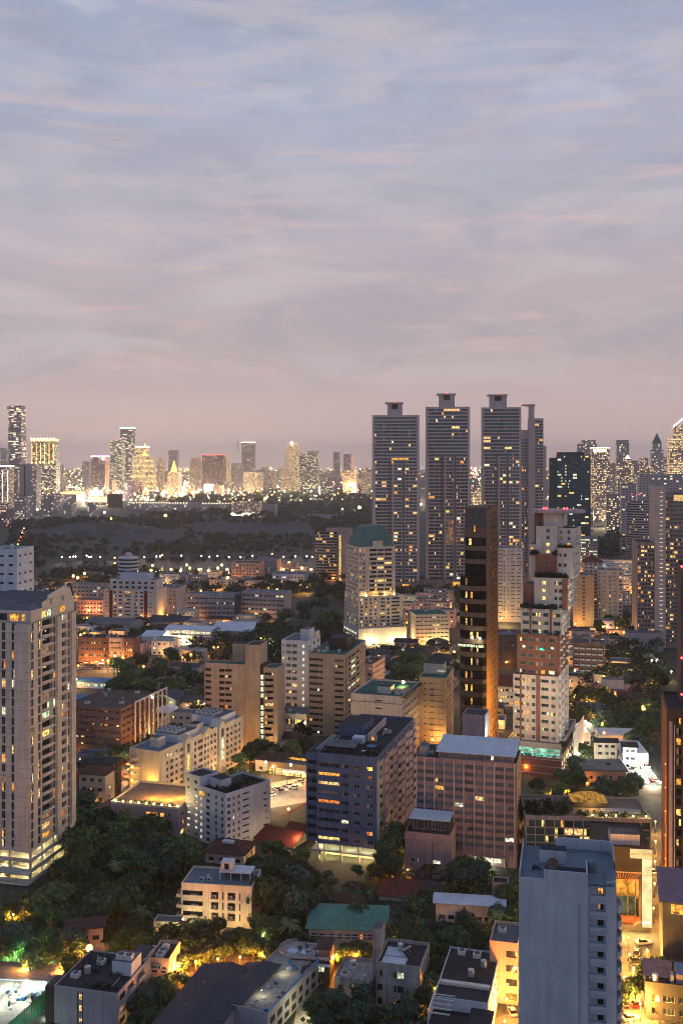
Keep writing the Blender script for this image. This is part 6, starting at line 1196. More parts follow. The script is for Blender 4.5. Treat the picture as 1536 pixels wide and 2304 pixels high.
apt('white_corner_flats', 'white block of stacked bays behind the roof of the tall concrete tower', 'flats', 38, 400, 1240, -30, 52, W_WHITE, th=10, fh=3.45, z0=8, F_=lambda b: [(5.2, 7.2, 'b', dict(bh=.7)), (9, 11.2, 'b', dict(bh=.7))], R_=(3, 2, 'b', dict(bh=.6)), litp=.05, D=14, clut=1)
apt('grey_pink_flats', 'low grey pink flats with a column of lit windows, behind the maroon striped flats', 'flats', 236, 1010, 1318, 163, None, W_PINKW, th=8, fh=3.2, z0=1, F_=(8, 2.6, 'w', {}), litp=.2, pal=[LG, LA], D=16, clut=3)
b = apt('arcaded_house', 'peach lit house with an arched arcade between the concrete tower and maroon striped flats', 'house', 232, 925, 1352, 172, None, W_PEACH, th=6, fh=3.6, z0=.3, F_=(8, 1.8, 'v', dict(back=W_BROWN, dep=1.5)), litp=.2, D=14, clut=0, roof=RF_DARK); [LAMPS.append((b.pt(-x, -3, 5), (1, .35, .2), 900, .3, None)) for x in (5, 14)]
apt('tan_side_flats', 'narrow pale flats with a lit stair column right of the maroon striped flats', 'flats', 398, 930, 1326, 356, None, W_GREY, th=8, fh=3.2, z0=1, F_=(4, 2.0, 'w', {}), litp=.2, pal=[LWH, LG], D=30, clut=2)
# sheds and shophouses
b = B('lit_white_hall', 'long white hall with a glowing clerestory strip and a floodlit front wall', 'hall', 474, 770, 1440, xl=352, th=14, D=26, seed=1)
b.h = 10; b.block(-b.W, 0, 0, 26, 0, 7, W_WHITE, dict(F=dict(rows=[(1, 2.4), (4, 5.4)], cols=even(8, b.W, 3, 1, p=.5, lit=None))), par=0); b.block(-b.W + 5, -1, 4, 24, 7.02, 10, W_WHITE, dict(F=dict(rows=[(7.6, 9.4)], cols=even(9, b.W - 6, 3.6, .3, lit=LWH))), par=0, name='upper_wall'); m = MB(); m.gable(-b.W + 5, -1, 4, 24, 10.15, 12.5, RF_WHITE, W_WHITE, 'x', .7); b.part('sheet_roof', m)
for x in (5, 14, 24): LAMPS.append((b.pt(-b.W + x, -5, 3), (.95, 1, .75), 1500, .4, None))
b.done()
def simple_shed(name, label, cat, x0, x1, yb, z, rh, roof, wall, D=16, th=12, litf=None):
    d = DZ(yb, 0); b = B(name, label, cat, x1, d, 0, xl=x0, th=th, D=D, h=z, seed=int(x0 + yb), litp=.2)
    b.block(-b.W, 0, 0, D, 0, z, wall, dict(F=dict(rows=[(z * .3, z * .65)], cols=even(max(2, int(b.W / 5)), b.W, 3, .5, **(dict(lit=litf) if litf else {})))), par=0); m = MB(); m.gable(-b.W, 0, 0, D, z + .15, z + rh, roof, wall, 'x', .7); b.part('sheet_roof', m); b.done(); return b
simple_shed('pale_roofed_shed', 'wide shed with a pale blue sheet roof in two slopes beside the lit white hall', 'shed', 478, 566, 1448, 9, 5, RF_WHITE, W_GREY, 30, 8)
simple_shed('grey_roofed_shed', 'shed with a broad grey roof just beyond the shophouses', 'shed', 190, 292, 1428, 7, 4, RF_GREY, W_GREY, 26, 16)
simple_shed('dark_roofed_shed', 'dark roofed shed between the grey roofed shed and lit white hall', 'shed', 335, 420, 1420, 7, 4, RF_SLATE, W_GREY, 20, 10)
simple_shed('white_gabled_shed', 'small white gabled shed standing against the lit white hall', 'shed', 318, 360, 1458, 8, 3, RF_WHITE, W_WHITE, 22, 14)
simple_shed('blue_roofed_market', 'low open market with a bright blue roof and tube lights, farther of two blue roofs', 'market shed', 168, 242, 1550, 4, 1.6, RF_BLUE, W_WHITE, 10, 8, LG)
simple_shed('blue_roofed_market', 'low open market with a bright blue roof, nearer of two blue roofs', 'market shed', 160, 240, 1592, 4, 1.6, RF_BLUE, W_WHITE, 10, 8, LG)
for px_, py_ in ((190, 1560), (225, 1556), (238, 1600)): LAMPS.append((GP(px_, py_, 5), (.85, 1, .8), 1200, .3, None))
b = apt('shophouse_row', 'row of dark fronted shophouses above a bright orange food street', 'shophouses', 300, 700, 1440, 176, None, paint('dusk_brick', (.2, .12, .09), .9, .3), th=8, fh=3.4, z0=3.4, F_=(11, 2.6, 'w', {}), litp=.35, pal=[LW, LA], D=14, clut=5, roof=RF_DARK)
b2 = apt('lit_shophouse', 'tall shophouse with a glowing peach front, standing proud of the dark row', 'shophouse', 274, 694, 1440, 245, None, W_PEACH, th=8, fh=3.4, z0=3.4, F_=(3, 2.4, 'b', dict(bh=.5, p=.7)), litp=.7, pal=[LW, LA], D=4, clut=0)
for x, e in ((4, 3200), (14, 2600), (24, 3000), (33, 2400)): LAMPS.append((b.pt(-x, -5.5, 3), (1, .34, .08), e, .3, None))
for x, c in ((3, (1, .3, .1)), (9, (1, .7, .3)), (13, (1, .5, .1)), (19, (.9, 1, .7)), (25, (1, .4, .1)), (30, (1, .25, .1))):
    m = MB(); m.box(-2.2, 2.2, -2, 2, 2.4, 2.6, paint('stall_canopy', (.4, .1, .06))); [m.box(q - .06, q + .06, w_ - .06, w_ + .06, 0, 2.39, FRG) for q in (-2, 2) for w_ in (-1.8, 1.8)]; m.box(-1.6, 1.6, -1.2, 1.2, 0, .9, W_BROWN)
    o = empty('food_stall', b.pt(-x, -8, 0), -b.th); tag(o, 'canopied food stall glowing along the shophouse food street', 'food stall', 'food stalls on the shophouse street'); m.build('canopy', o); MB().box(-1.8, 1.8, -1.9, -1.7, 2.0, 2.35, glow('stall_%d' % int(c[1] * 10), c, 5)).build('lamp_strip', o)
# right hand middle ground
b = apt('white_banded_flats', 'brown flats banded by white balcony slabs, with a teal roof room', 'flats', 1358, 650, 1452, 1288, 1372, paint('dusk_brick', (.2, .12, .09), .9, .3), th=16, anchor='R', D=14, fh=3.2, z0=.5, F_=(5, 3.0, 'b', dict(bh=.8, pro=.5, bm=W_WHITE)), R_=(2, 3, 'b', dict(bh=.8, pro=.5, bm=W_WHITE)), litp=.15, clut=3, hut=[(.02, .28, .2, .8, 4, RF_POOL)])
for x, y in ((4, 2), (6, 12), (10, -6)): LAMPS.append((b.pt(x, y, 4), (1, .5, .08), 2600, .4, None))
b = B('peach_temple_hall', 'wide blank walled hall lit peach, with two dark Thai gables and a white roof room', 'hall', 1458, 588, 1560, xl=1327, th=5, D=22, seed=3)
b.block(-b.W, 0, 0, 22, 0, b.h, W_PEACH, dict(F=dict(rows=[(b.h - 4.4, b.h - 3.8), (b.h - 3.4, b.h - 2.8), (b.h - 2.4, b.h - 1.8)], cols=[(4.5 + i * .9, 4.9 + i * .9, 'v', dict(dep=.4, back=W_DARK)) for i in range(3)] + [(17 + i * .9, 17.4 + i * .9, 'v', dict(dep=.4, back=W_DARK)) for i in range(3)])), roof=RF_GREY, par=.5)
for x in (-b.W + 4.5, -6): m = MB(); m.gable(x - 4, x + 4, .4, 6, b.h + .3, b.h + 5.2, RF_BROWN, W_DARK, 'y', .5); b.part('thai_gable', m)
b.boxp('roof_room', -b.W + 9, -12, 9, 17, b.h + .03, b.h + 5.5, W_WARMWHITE, RF_GREY); [LAMPS.append((b.pt(-x, -5, 3), (1, .38, .14), 2600, .4, None)) for x in (3, 11, 20, 29)]; b.done()
house('white_roofed_house', 'two storey white house with a pale sheet roof, beyond the podium of the brick tower', 1428, 498, 1655, 1350, 12, W_WARMWHITE, RF_WHITE, th=3, hr=2.0, wins=5, kind='x', litp=.02)
house('white_side_house', 'low white house with a flat pale roof hugging the brick tower podium', 1328, 500, 1652, 1298, 14, W_WHITE, RF_WHITE, th=5, wins=3, kind='flat', litp=.05)
house('dark_gabled_cottage', 'little white cottage with a dark gabled roof before the white roofed house', 1388, 470, 1672, 1340, 6, W_WARMWHITE, RF_DARK, th=6, hr=1.4, wins=3, kind='x', cat='cottage')
house('dark_lean_house', 'low white house under a dark lean roof, between the white roofed house and floodlit yard', 1432, 462, 1682, 1402, 8, W_WHITE, RF_DARK, th=6, hr=1.2, wins=2, kind='x')
house('slab_roofed_house', 'peach house under a big flat grey slab roof, among the trees behind the grid hotel', 1408, 432, 1738, 1314, 14, W_PEACH, RF_GREY, th=3, wins=4, kind='flat', litp=.05, extra=lambda b: [b.boxp('slab_roof', -b.W - .8, .8, -1.4, 15, b.h + .62, b.h + 1.1, RF_GREY), b.boxp('roof_unit', -7, -5, 6, 7.5, b.h + 1.12, b.h + 2.2, FRD)])
LAMPS.append((GP(1395, 1785, 6), (1, .55, .2), 900, .3, None)); LAMPS.append((GP(1300, 1670, 3), (1, .85, .5), 900, .3, None))
b = B('floodlit_yard', 'floodlit white walled storage yard packed with pale goods beside the dark tower', 'storage yard', 1500, 432, 0, xl=1432, th=4, D=58, h=5)
b.boxp('yard_slab', -b.W, 0, 0, 58, .05, .25, W_WARMWHITE); b.boxp('white_wall', -b.W - .3, -b.W - .01, 0, 58, 0, 4, W_WHITE); b.block(-b.W, 0, 34, 57, .26, 6, W_WHITE, {}, roof=RF_WHITE, par=.2, name='store_wall'); q = random.Random(9)
for i in range(90): s_ = q.uniform(.4, 1.3); b.add('stored_goods', MB().box(-s_, s_, -q.uniform(.3, 1), s_, 0, q.uniform(.4, 1.8), q.choice((W_WHITE, W_WARMWHITE, W_WARMWHITE, RF_WHITE, W_GREY, MR_, W_BROWN))), (q.uniform(-b.W + 1, -1), q.uniform(2, 32), .26), q.uniform(0, 3))
b.block(-b.W, 0, -4.4, -.3, 0, 3.2, W_GREY, {}, roof=RF_POOL, par=.2, name='gate_room')
for x in (-11, -6, -2):
    for y in (4, 12, 20, 28): LAMPS.append((b.pt(x, y, 7), (1, .92, .62), 950, .4, None))
LAMPS.append((b.pt(-8, 33, 6), (1, .95, .7), 1500, .4, None)); LAMPS.append((b.pt(-7, -6, 4.5), (1, .75, .4), 1600, .3, None))
for x in (-9, -4): b.add('flood_lamp', MB().ball((0, 0, 0), .5, glow('flood_white', (1, .95, .75), 25)), (x, -4.6, 5), 0)
b.done()
b = B('market_yard', 'cream forecourt of parked vans and awnings, glaring white in front of a long brown arcade', 'market', 696, 442, 0, xl=590, th=20, D=4, h=4)
b.block(-b.W, 0, 6, 12, 0, 5.5, W_BROWN, dict(F=dict(rows=[(.3, 3.2)], cols=even(7, b.W, 2.6, .4, lit=LW))), roof=RF_GREY, par=.3); b.boxp('brown_arcade_roof', -b.W - 2, 1, 16, 20, 5.5, 6.2, W_BROWN); b.boxp('lit_arcade', -b.W, 0, 18.5, 18.7, 2.2, 5.4, LA); b.boxp('awning_roof', -b.W + 8, 1, 1.5, 5.6, 3.2, 3.4, RF_WHITE); [LAMPS.append((b.pt(-x, -2.5, 5), (1, .60, .24), 2200, .4, None)) for x in (3, 9, 15, 20)]
for x in (-b.W + 1.5, -9): b.add('flood_lamp', MB().ball((0, 0, 0), .5, glow('flood_white', (1, .95, .75), 25)), (x, .6, 7), 0)
b.done()
b = B('night_market', 'small night market of glowing red and green canopies between dark trees', 'market', 318, 440, 0, xl=225, th=20, D=20, h=3)
q = random.Random(5)
for i in range(14):
    x, y = q.uniform(-b.W, 0), q.uniform(0, 22); b.part('canopy', MB().hip(-1.8, 1.8, -1.5, 1.5, 2.3, 3.0, paint('stall_canopy', (.4, .1, .06)), .1), (x, y, 0)); b.part('lamp_strip', MB().box(-1.5, 1.5, -.1, .1, 1.9, 2.1, q.choice((LO, LW, LG, LA, LA))), (x, y - 1.7, 0))
    if i % 2: LAMPS.append((b.pt(x, y - 2.5, 2.6), q.choice(((1, .3, .06), (1, .55, .15), (1, .4, .1), (.8, 1, .6))), 1300, .3, None))
b.done()
for px_, py_, c, e in ((262, 1735, (1, .95, .8), 2600), (236, 1700, (.4, 1, .5), 900)): LAMPS.append((GP(px_, py_, 4), c, e, .3, None))
# between the black glass tower and the brick tower
apt('brown_gabled_block', 'brown block with an arched gable seen between the black glass and brick towers', 'block', 1162, 690, 1432, 1117, None, paint('dusk_brown_roof', (.10, .07, .06), .9, .4), th=10, D=20, fh=3.4, z0=2, F_=(4, 2, 'w', {}), litp=.08, clut=2)
house('red_roofed_school', 'white building with a large red roof wedged between the two tall near towers', 1158, 580, 1545, 1112, 16, W_WHITE, RF_RED, th=8, hr=5, wins=4, litp=.4, pal=[LY], kind='x', cat='school')
# low dark restaurants
for i_, (xl, xr, yb, lb) in enumerate(((905, 965, 1498, 'dark hipped restaurant roof in front of the floodlit cream flats'), (955, 1012, 1512, 'dark restaurant roof beside the black glass tower'), (872, 918, 1520, 'dark restaurant roof near the pink corner flats'))):
    house('restaurant', lb, xr, DZ(yb, 0), yb - 24, xl, 16, W_GREY, RF_DARK, th=16, hr=3.5, wins=4, litp=.6, pal=[LW, LA], cat='restaurant')
    LAMPS.append((GP((xl + xr) / 2, yb + 4, 3), (1, .5, .15), 1100, .3, None))
# low houses filling the streets between the blocks
def infill(poly, n, label, group, seed, roofs, walls, hs=(4, 9), ws=(9, 18), th=14, litp=.5, lamp=.4):
    q = random.Random(seed); k = t = 0; xs = [p[0] for p in poly]; ys = [p[1] for p in poly]
    def ins(px, py):
        r_ = False; j = len(poly) - 1
        for i in range(len(poly)):
            if (poly[i][1] > py) != (poly[j][1] > py) and px < (poly[j][0] - poly[i][0]) * (py - poly[i][1]) / (poly[j][1] - poly[i][1]) + poly[i][0]: r_ = not r_
            j = i
        return r_
    while k < n and t < 400:
        t += 1; px, py = q.uniform(min(xs), max(xs)), q.uniform(min(ys), max(ys)); d = G(py); W, D = q.uniform(*ws), q.uniform(8, 15); X = XX(px, d)
        if not ins(px, py): continue
        cs = [(X - W * a, d + D * c) for a in (0, .5, 1) for c in (0, .5, 1)]
        if any(blk(x, y, 2) for x, y in cs): continue
        k += 1; h = q.uniform(*hs); fl = h > 7 or q.random() < .35; house('low_house', label, px, d, HY + (H - h) * F / d, px - W / d * F, D, q.choice(walls), q.choice((RF_GREY, CONC, RF_DARK)) if fl else q.choice(roofs), th=th + q.uniform(-4, 4), hr=q.uniform(1.4, 3), wins=max(2, int(W / 3.5)), kind='flat' if fl else q.choice(('hip', 'x', 'x', 'y')), litp=litp, group=group)
        if q.random() < lamp: LAMPS.append((Vector((X - W / 2, d - 3, 3)), q.choice(((1, .45, .1), (1, .6, .2), (.9, 1, .7))), 500 * d / 500, .3, None))
def blk(x, y, m):
    for (X, d, W, D, th) in FOOT:
        dx, dy = x - X, y - d
        if abs(dx) > 110 or abs(dy) > 110: continue
        c, n = math.cos(th), math.sin(th); u, v = dx * c - dy * n, dx * n + dy * c
        if -W - m < u < m and -m < v < D + m: return True
    return False
RS = (RF_GREY, RF_SLATE, RF_WHITE, RF_BROWN, RF_RED, RF_SLATE); WS = (W_GREY, W_WHITE, W_CREAM, W_PINKW, W_WARMWHITE)
infill([(180, 1420), (330, 1400), (560, 1400), (640, 1440), (430, 1500), (330, 1480), (180, 1430)], 26, 'low house among the sheds and trees beyond the shophouses and lit white hall', 'low houses round the lit white hall', 1, RS, WS, (4, 11), (12, 24))
infill([(330, 1640), (460, 1500), (470, 1620), (460, 1680), (370, 1690)], 18, 'low house in the cluster left of the first tan tower', 'low houses left of the first tan tower', 2, RS, WS, (4, 9))
infill([(560, 1700), (620, 1640), (690, 1660), (690, 1730), (600, 1750)], 5, 'low house at the foot of the two tan towers', 'low houses between the tan towers', 3, RS, WS, (4, 7))
infill([(870, 1480), (905, 1462), (1020, 1462), (1025, 1560), (900, 1600), (860, 1560)], 20, 'low dark roofed house among the restaurants behind the cream deck block', 'low houses round the restaurants', 4, (RF_DARK, RF_SLATE, RF_BROWN), WS, (4, 7), (10, 18), lamp=.6)
infill([(1300, 1560), (1300, 1440), (1420, 1400), (1500, 1440), (1490, 1520), (1400, 1540)], 30, 'low house among trees below the ribbed grid tower', 'low houses below the ribbed grid tower', 5, RS, WS, (4, 9), (10, 20), lamp=.6)
infill([(1290, 1680), (1300, 1600), (1480, 1590), (1480, 1680), (1440, 1690)], 6, 'low house between the temple hall and the white roofed house', 'low houses before the temple hall', 6, RS, WS, (4, 6))
infill([(1110, 1680), (1115, 1580), (1150, 1560), (1150, 1700)], 4, 'low house squeezed between the black glass and brick towers', 'low houses between the glass and brick towers', 7, RS, WS, (4, 9), (8, 12))
infill([(170, 1700), (180, 1640), (240, 1690), (230, 1790), (170, 1800)], 4, 'low dark house in the gap beside the tall concrete tower', 'low houses beside the concrete tower', 8, (RF_DARK, RF_BROWN), (W_GREY, W_DARK), (4, 7), lamp=0)
infill([(400, 1320), (700, 1290), (720, 1310), (660, 1335), (420, 1335)], 22, 'low block between the lake lamps and the long pale school blocks', 'low blocks beyond the school blocks', 9, RS, WS, (6, 14), (18, 34), lamp=.5)
infill([(70, 1330), (230, 1296), (250, 1310), (160, 1345), (80, 1360)], 12, 'low dark building on the near lake side above the concrete tower', 'low buildings on the near lake side', 10, RS, (W_GREY, W_DARK), (5, 10), (16, 30), lamp=.5)
infill([(900, 1400), (1020, 1350), (1030, 1450), (1010, 1460)], 14, 'low block at the foot of the condominium towers', 'low blocks under the condominium towers', 11, RS, (W_PINKW, W_CREAM, W_GREY), (8, 16), (18, 30), lamp=.6)
infill([(1240, 1290), (1420, 1275), (1430, 1330), (1410, 1400), (1400, 1300)], 16, 'low block below the dark glass office and striped tower', 'low blocks below the dark glass office', 12, RS, WS, (8, 18), (18, 34), lamp=.5)

for px_, py_ in ((600, 1790), (625, 1784), (650, 1778), (672, 1772)): LAMPS.append((GP(px_, py_, 6), (1, .55, .2), 1300, .4, None))
# ================================================================== skyline far beyond the park
FA = far_facade('far_warm', (.42, .33, .31), (3.6, 3.8), .4, ((1, .55, .2), (1, .74, .4)), s=1.9)  # pale pinkish far bases carry city light and haze in their colour
FB = far_facade('far_dense', (.48, .37, .30), (3.4, 3.6), .66, ((1, .56, .2), (1, .76, .4)), 2.3)
FC = far_facade('far_cool', (.15, .16, .18), (6, 4.0), .4, ((.95, .95, .6), (1, .72, .36)), 1.6, True)
FD = far_facade('far_sparse', (.42, .34, .33), (5, 4.2), .13, s=1.8)
FE = far_facade('far_band', (.28, .23, .25), (10, 6), .3, ((1, .7, .4), (1, .88, .65)), 2.2, True)
FGD = far_facade('far_gold', (.42, .28, .14), (5, 5), .9, ((1, .62, .2), (1, .78, .4)), 2.6)
FP = far_facade('far_pale', (.50, .41, .39), (5, 4.2), .14, s=1.6)
FR = far_facade('far_red', (.24, .13, .13), (5, 4.2), .2, ((1, .5, .35), (1, .75, .5)), 1.8)
CROWN = glow('crown_orange', (1, .5, .1), 7); CROWNW = glow('crown_white', (1, .9, .65), 7); BLUEW = glow('crown_blue', (.55, .65, 1), 8); PALEW = paint('pale_far_wall', (.42, .36, .34), .9, .15, scale=.2); GOLDG = glow('spire_gold', (1, .62, .16), 2.6)
def far(name, label, x0, x1, yt, d, mat, D=None, cat='tower', group=None, th=10, tiers=None, top=None, red=False, extra=None, body='shaft'):
    """one distant tower: tiers = [(x0, x1, ytop)] stacked from the ground up"""
    xc = x1; X = XX(xc, d); W = (x1 - x0) / F * d; D = D or min(W, 40)
    o = empty(name, (X, d, 0), -R(th)); tag(o, label, cat, group); zb = 0
    for i, (a, c, y) in enumerate(tiers or [(x0, x1, yt)]):
        z1 = ZZ(y, d); xa, xb = (a - x1) / F * d, (c - x1) / F * d; ins = i * 1.5
        MB().box(xa, xb, ins, D - ins, zb + (.02 if i else 0), z1, mat[i % len(mat)] if isinstance(mat, (list, tuple)) else mat, RF_DARK).build(body, o); zb = z1
    if top: MB().box(xa - .5, xb + .5, -.6, D - ins, zb + .02, zb + top[1], top[0]).build('lit_crown', o)
    if red: MB().ball(((xa + xb) / 2, D / 2, zb + 4), 1.6, RED).build('red_beacon', o)
    if extra: extra(o, xa, xb, D, zb, d)
    return o
rf = random.Random(77)
def pix(o, xa, xb, D, zb, d):                             # missing cubes spiral round the shaft
    q = random.Random(2)
    for i in range(26): z = 40 + i * (zb - 60) / 26; x = xa if i % 2 else xb - 6; MB().box(x - 2, x + 8, -1.6, D * .4, z, z + 7, FD).build('projecting_box', o)
    MB().box(xa - 6, xa + 3, -2, 20, zb - 14, zb - 3, FD).build('projecting_box', o)
far('pixelated_tower', 'very tall dark tower with lit bands, tallest of the far skyline', 14, 48, 912, 3700, FE, tiers=[(18, 48, 1010), (16, 47, 960), (18, 46, 912)], red=True, extra=pix)
def ocrown(o, xa, xb, D, zb, d):
    for i in range(6): x = xa + 3 + i * (xb - xa - 6) / 5; MB().box(x - .9, x + .9, -1.2, -.1, zb - 72, zb - 8, glow('line_orange', (1, .48, .1), 3)).build('light_line', o); MB().ball((x, -2, zb - 74), 3, CROWN).build('flood_lamp', o)
    for i in range(8): MB().ball((xa + i * (xb - xa) / 7, -2, zb + 9), 2.2, CROWNW).build('crown_lamp', o)
far('orange_crowned_tower', 'broad dark tower with a blazing orange crown and orange light lines, left of the park', 68, 124, 987, 3500, FC, tiers=[(82, 126, 1040), (68, 122, 992)], top=(CROWN, 7), extra=ocrown, th=6)
far('twin_slab_tower', 'pale blank twin slab tower rising in front of the orange crowned tower', 41, 82, 1043, 2850, [PALEW], tiers=[(41, 64, 1043)], extra=lambda o, xa, xb, D, zb, d: (MB().box(xa + 13, xa + 18, -.4, -.1, 20, zb - 6, RF_DARK).build('dark_slot', o), MB().box(xb + .1, xb + 21, 2, 30, 0, zb - 6, FP).build('window_wing', o)))
far('white_strip_tower', 'tower with white vertical light strips beside the pale twin slabs', -4, 20, 1050, 2900, FA, top=(CROWNW, 3), extra=lambda o, xa, xb, D, zb, d: [MB().box(x, x + 1.8, -.8, -.1, 20, zb - 10, glow('line_white', (1, .85, .55), 3)).build('light_line', o) for x in (xa + 10, xa + 26)])
far('dark_office_block', 'dusky block between the white strip tower and pale twin slabs', 21, 40, 1062, 2950, FD)
far('pale_far_tower', 'hazy pale tower left of the tallest far tower', 0, 14, 1008, 4500, FP)
for x0, x1, yt, m in ((126, 138, 1045, FD), (183, 200, 1038, FP), (352, 366, 1030, FA), (503, 516, 1030, FB), (586, 600, 1052, FD), (600, 618, 1060, FA)):
    far('hazy_tower', 'hazy mid height tower among the glowing far blocks, with no crown of its own', x0, x1, yt, 4300 + rf.uniform(-200, 300), m, group='plain hazy towers in the far skyline')
far('blue_topped_tower', 'reddish tower topped by blue and white lights', 203, 236, 1028, 3800, FR, top=(BLUEW, 4), extra=lambda o, xa, xb, D, zb, d: MB().ball((xb - 6, -3, zb - 6), 6, glow('sign_bluewhite', (.8, .85, 1), 12)).build('lit_sign', o))
far('dark_glass_tower', 'dark greenish glass tower beside the taller light capped tower', 246, 273, 990, 4100, FC, red=True)
far('light_capped_tower', 'tall grey tower with a thin lit cap, next to the golden stepped building', 269, 297, 962, 4400, FE, top=(CROWNW, 5), tiers=[(270, 296, 1000), (269, 297, 964)])
def gold(o, xa, xb, D, zb, d):
    x = xb - 8; MB().frust(11, 1, zb - 34, zb + 18, GOLDG, 8, (x, 10)).build('golden_spire', o)
far('golden_stepped_tower', 'golden floodlit stepped building with a pointed gold spire', 296, 342, 1020, 4100, FGD, tiers=[(294, 344, 1062), (298, 338, 1030), (302, 328, 1006)], top=(CROWNW, 3), extra=gold)
far('slab_tower', 'thin dark slab standing behind a gold topped block', 378, 396, 1013, 4500, FD, red=True)
far('gold_topped_block', 'block with a small glowing gold pagoda top', 376, 401, 1062, 3900, FB, extra=lambda o, xa, xb, D, zb, d: MB().frust(14, .6, zb, zb + 46, GOLDG, 8, ((xa + xb) / 2, 12)).build('golden_roof', o))
far('arch_topped_tower', 'dark tower with an arched lit top, in mid skyline', 425, 449, 1032, 4200, FA, tiers=[(425, 449, 1040), (429, 445, 1030)])
far('red_topped_block', 'wide dusky block edged with red lights, over a glaring pink screen', 453, 502, 1024, 4200, FR, top=(glow('red_line', (1, .1, .12), 2.5), 3), extra=lambda o, xa, xb, D, zb, d: MB().box(xa + 10, xa + 50, -4, -2, 12, 40, glow('pink_screen', (1, .8, .85), 12)).build('lit_screen', o))
far('floodlit_top_tower', 'pale tower with a floodlit roof and a crane mast', 543, 569, 996, 4200, FD, top=(CROWNW, 3), extra=lambda o, xa, xb, D, zb, d: MB().tube([(xa - 20, 10, zb - 30), (xa - 20, 10, zb + 8)], 1.5, FRG, 4).build('mast', o))
far('white_ribbed_block', 'white ribbed block left of the floodlit roof tower', 519, 541, 1042, 4000, FP)
far('warm_white_block', 'warm white broad block with tiny windows beyond the park edge', 546, 586, 1062, 3900, FB)
far('beacon_top_tower', 'dense lit tower with a single brilliant lamp on top', 638, 671, 1000, 4000, FB, tiers=[(628, 672, 1050), (640, 671, 1012), (644, 668, 998)], extra=lambda o, xa, xb, D, zb, d: MB().ball(((xa + xb) / 2, -2, zb + 3), 5, glow('beacon_white', (1, .9, .6), 25)).build('beacon_lamp', o))
far('dark_lit_office', 'dark wide office with bright yellow windows, right of the brilliant lamp tower', 672, 714, 1018, 3900, FC, tiers=[(672, 714, 1062), (672, 714, 1022), (690, 714, 1014)])
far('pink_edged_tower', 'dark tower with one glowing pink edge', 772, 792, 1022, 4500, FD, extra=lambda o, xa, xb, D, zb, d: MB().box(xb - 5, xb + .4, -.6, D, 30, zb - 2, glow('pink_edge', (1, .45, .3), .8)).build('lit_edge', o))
far('hazy_slim_tower', 'slim hazy tower alone above the low roofs, left of the pink edged tower', 749, 763, 1017, 5600, FD)
far('lit_low_block', 'pale lit block under the pink edged tower', 770, 802, 1058, 3900, FB)
far('striped_low_block', 'dusky block against the nearest condominium tower edge', 812, 838, 1052, 3700, FA)
far('blue_white_twin', 'pale blue twin slab tower behind the dark glass office', 1300, 1342, 992, 2700, [FD], tiers=[(1300, 1342, 998), (1310, 1340, 990)])
far('lit_top_office', 'grey office with a bright white top strip, right of the dark glass office', 1331, 1371, 1008, 2400, FA, top=(CROWNW, 2), extra=lambda o, xa, xb, D, zb, d: MB().box(xa + 4, xb - 8, -.5, -.1, zb - 9, zb - 3, CROWNW).build('lit_strip', o))
far('plain_square_tower', 'plain dark square topped tower above the right hand blocks', 1388, 1415, 990, 2900, FD, red=False)
far('lit_cap_tower', 'lower tower with a pyramid of light, below the plain square topped tower', 1388, 1420, 1032, 2400, FA, extra=lambda o, xa, xb, D, zb, d: MB().frust(6, .5, zb, zb + 9, CROWNW, 4, (xb - 8, 8)).build('lit_pyramid', o))
far('green_pointed_tower', 'slim tower with a pointed green copper roof', 1468, 1490, 1000, 2900, FP, tiers=[(1466, 1492, 1012), (1470, 1488, 996)], extra=lambda o, xa, xb, D, zb, d: MB().frust((xb - xa) * .6, .4, zb, zb + 28, TEAL, 6, ((xa + xb) / 2, 12)).build('pointed_roof', o))
far('slanted_light_tower', 'tower with a slanted roof edge of blue white light at the right picture edge', 1512, 1560, 955, 2300, FB, tiers=[(1508, 1560, 985), (1518, 1560, 955)], extra=lambda o, xa, xb, D, zb, d: MB().tube([(xa - 2, -1, zb - 4), (xa + 34, -1, zb + 26)], 1.1, BLUEW, 4).build('light_edge', o))
far('pale_long_office', 'long pale office with lit strips beyond the big ribbed grid tower', 1440, 1560, 1068, 1750, [FP], D=60)
far('white_slim_flats', 'slim white flats left of the rounded striped tower', 1398, 1431, 1088, 1700, FP)
far('grey_far_flats', 'grey flats beyond the dark park on the right', 1365, 1397, 1112, 1900, FA)
for x0, x1, yt in ((1420, 1440, 1036), (1440, 1458, 1030), (1492, 1508, 1028), (1372, 1386, 1042), (1340, 1366, 1092), (1330, 1352, 1118), (1405, 1425, 1045), (1060, 1082, 1090), (945, 956, 1095), (1455, 1470, 1052)):
    far('hazy_block', 'hazy lit block filling the gaps behind the right hand towers', x0, x1, yt, rf.uniform(2400, 3200), rf.choice((FA, FD, FB, FP)), group='hazy blocks behind the right hand towers')
# low slabs at the park edge and the bright mall
for x0, x1, yt, yb, m in ((28, 58, 1116, 1170, FP), (95, 121, 1118, 1166, FD), (113, 131, 1150, 1172, PALEW), (140, 160, 1133, 1174, FP), (178, 196, 1150, 1172, PALEW), (195, 213, 1132, 1174, FP), (-5, 14, 1146, 1190, FR)):
    far('park_edge_slab', 'small old slab block standing at the dark park edge below the far skyline', x0, x1, yt, G(yb), m, group='slab blocks along the park edge', th=14)
far('lit_mall', 'dazzling white lit mall front with a big glowing billboard', 195, 240, 1113, G(1134), FB, D=40, cat='mall', extra=lambda o, xa, xb, D, zb, d: (MB().box(xa + 6, xb - 10, -6, -3, zb - 4, zb + 14, glow('billboard', (1, .93, .8), 2.5)).build('billboard', o), MB().box(xa, xb, -2, -.4, zb - 24, zb - 8, glow('mall_front', (1, .80, .5), 1.6)).build('lit_front', o)))
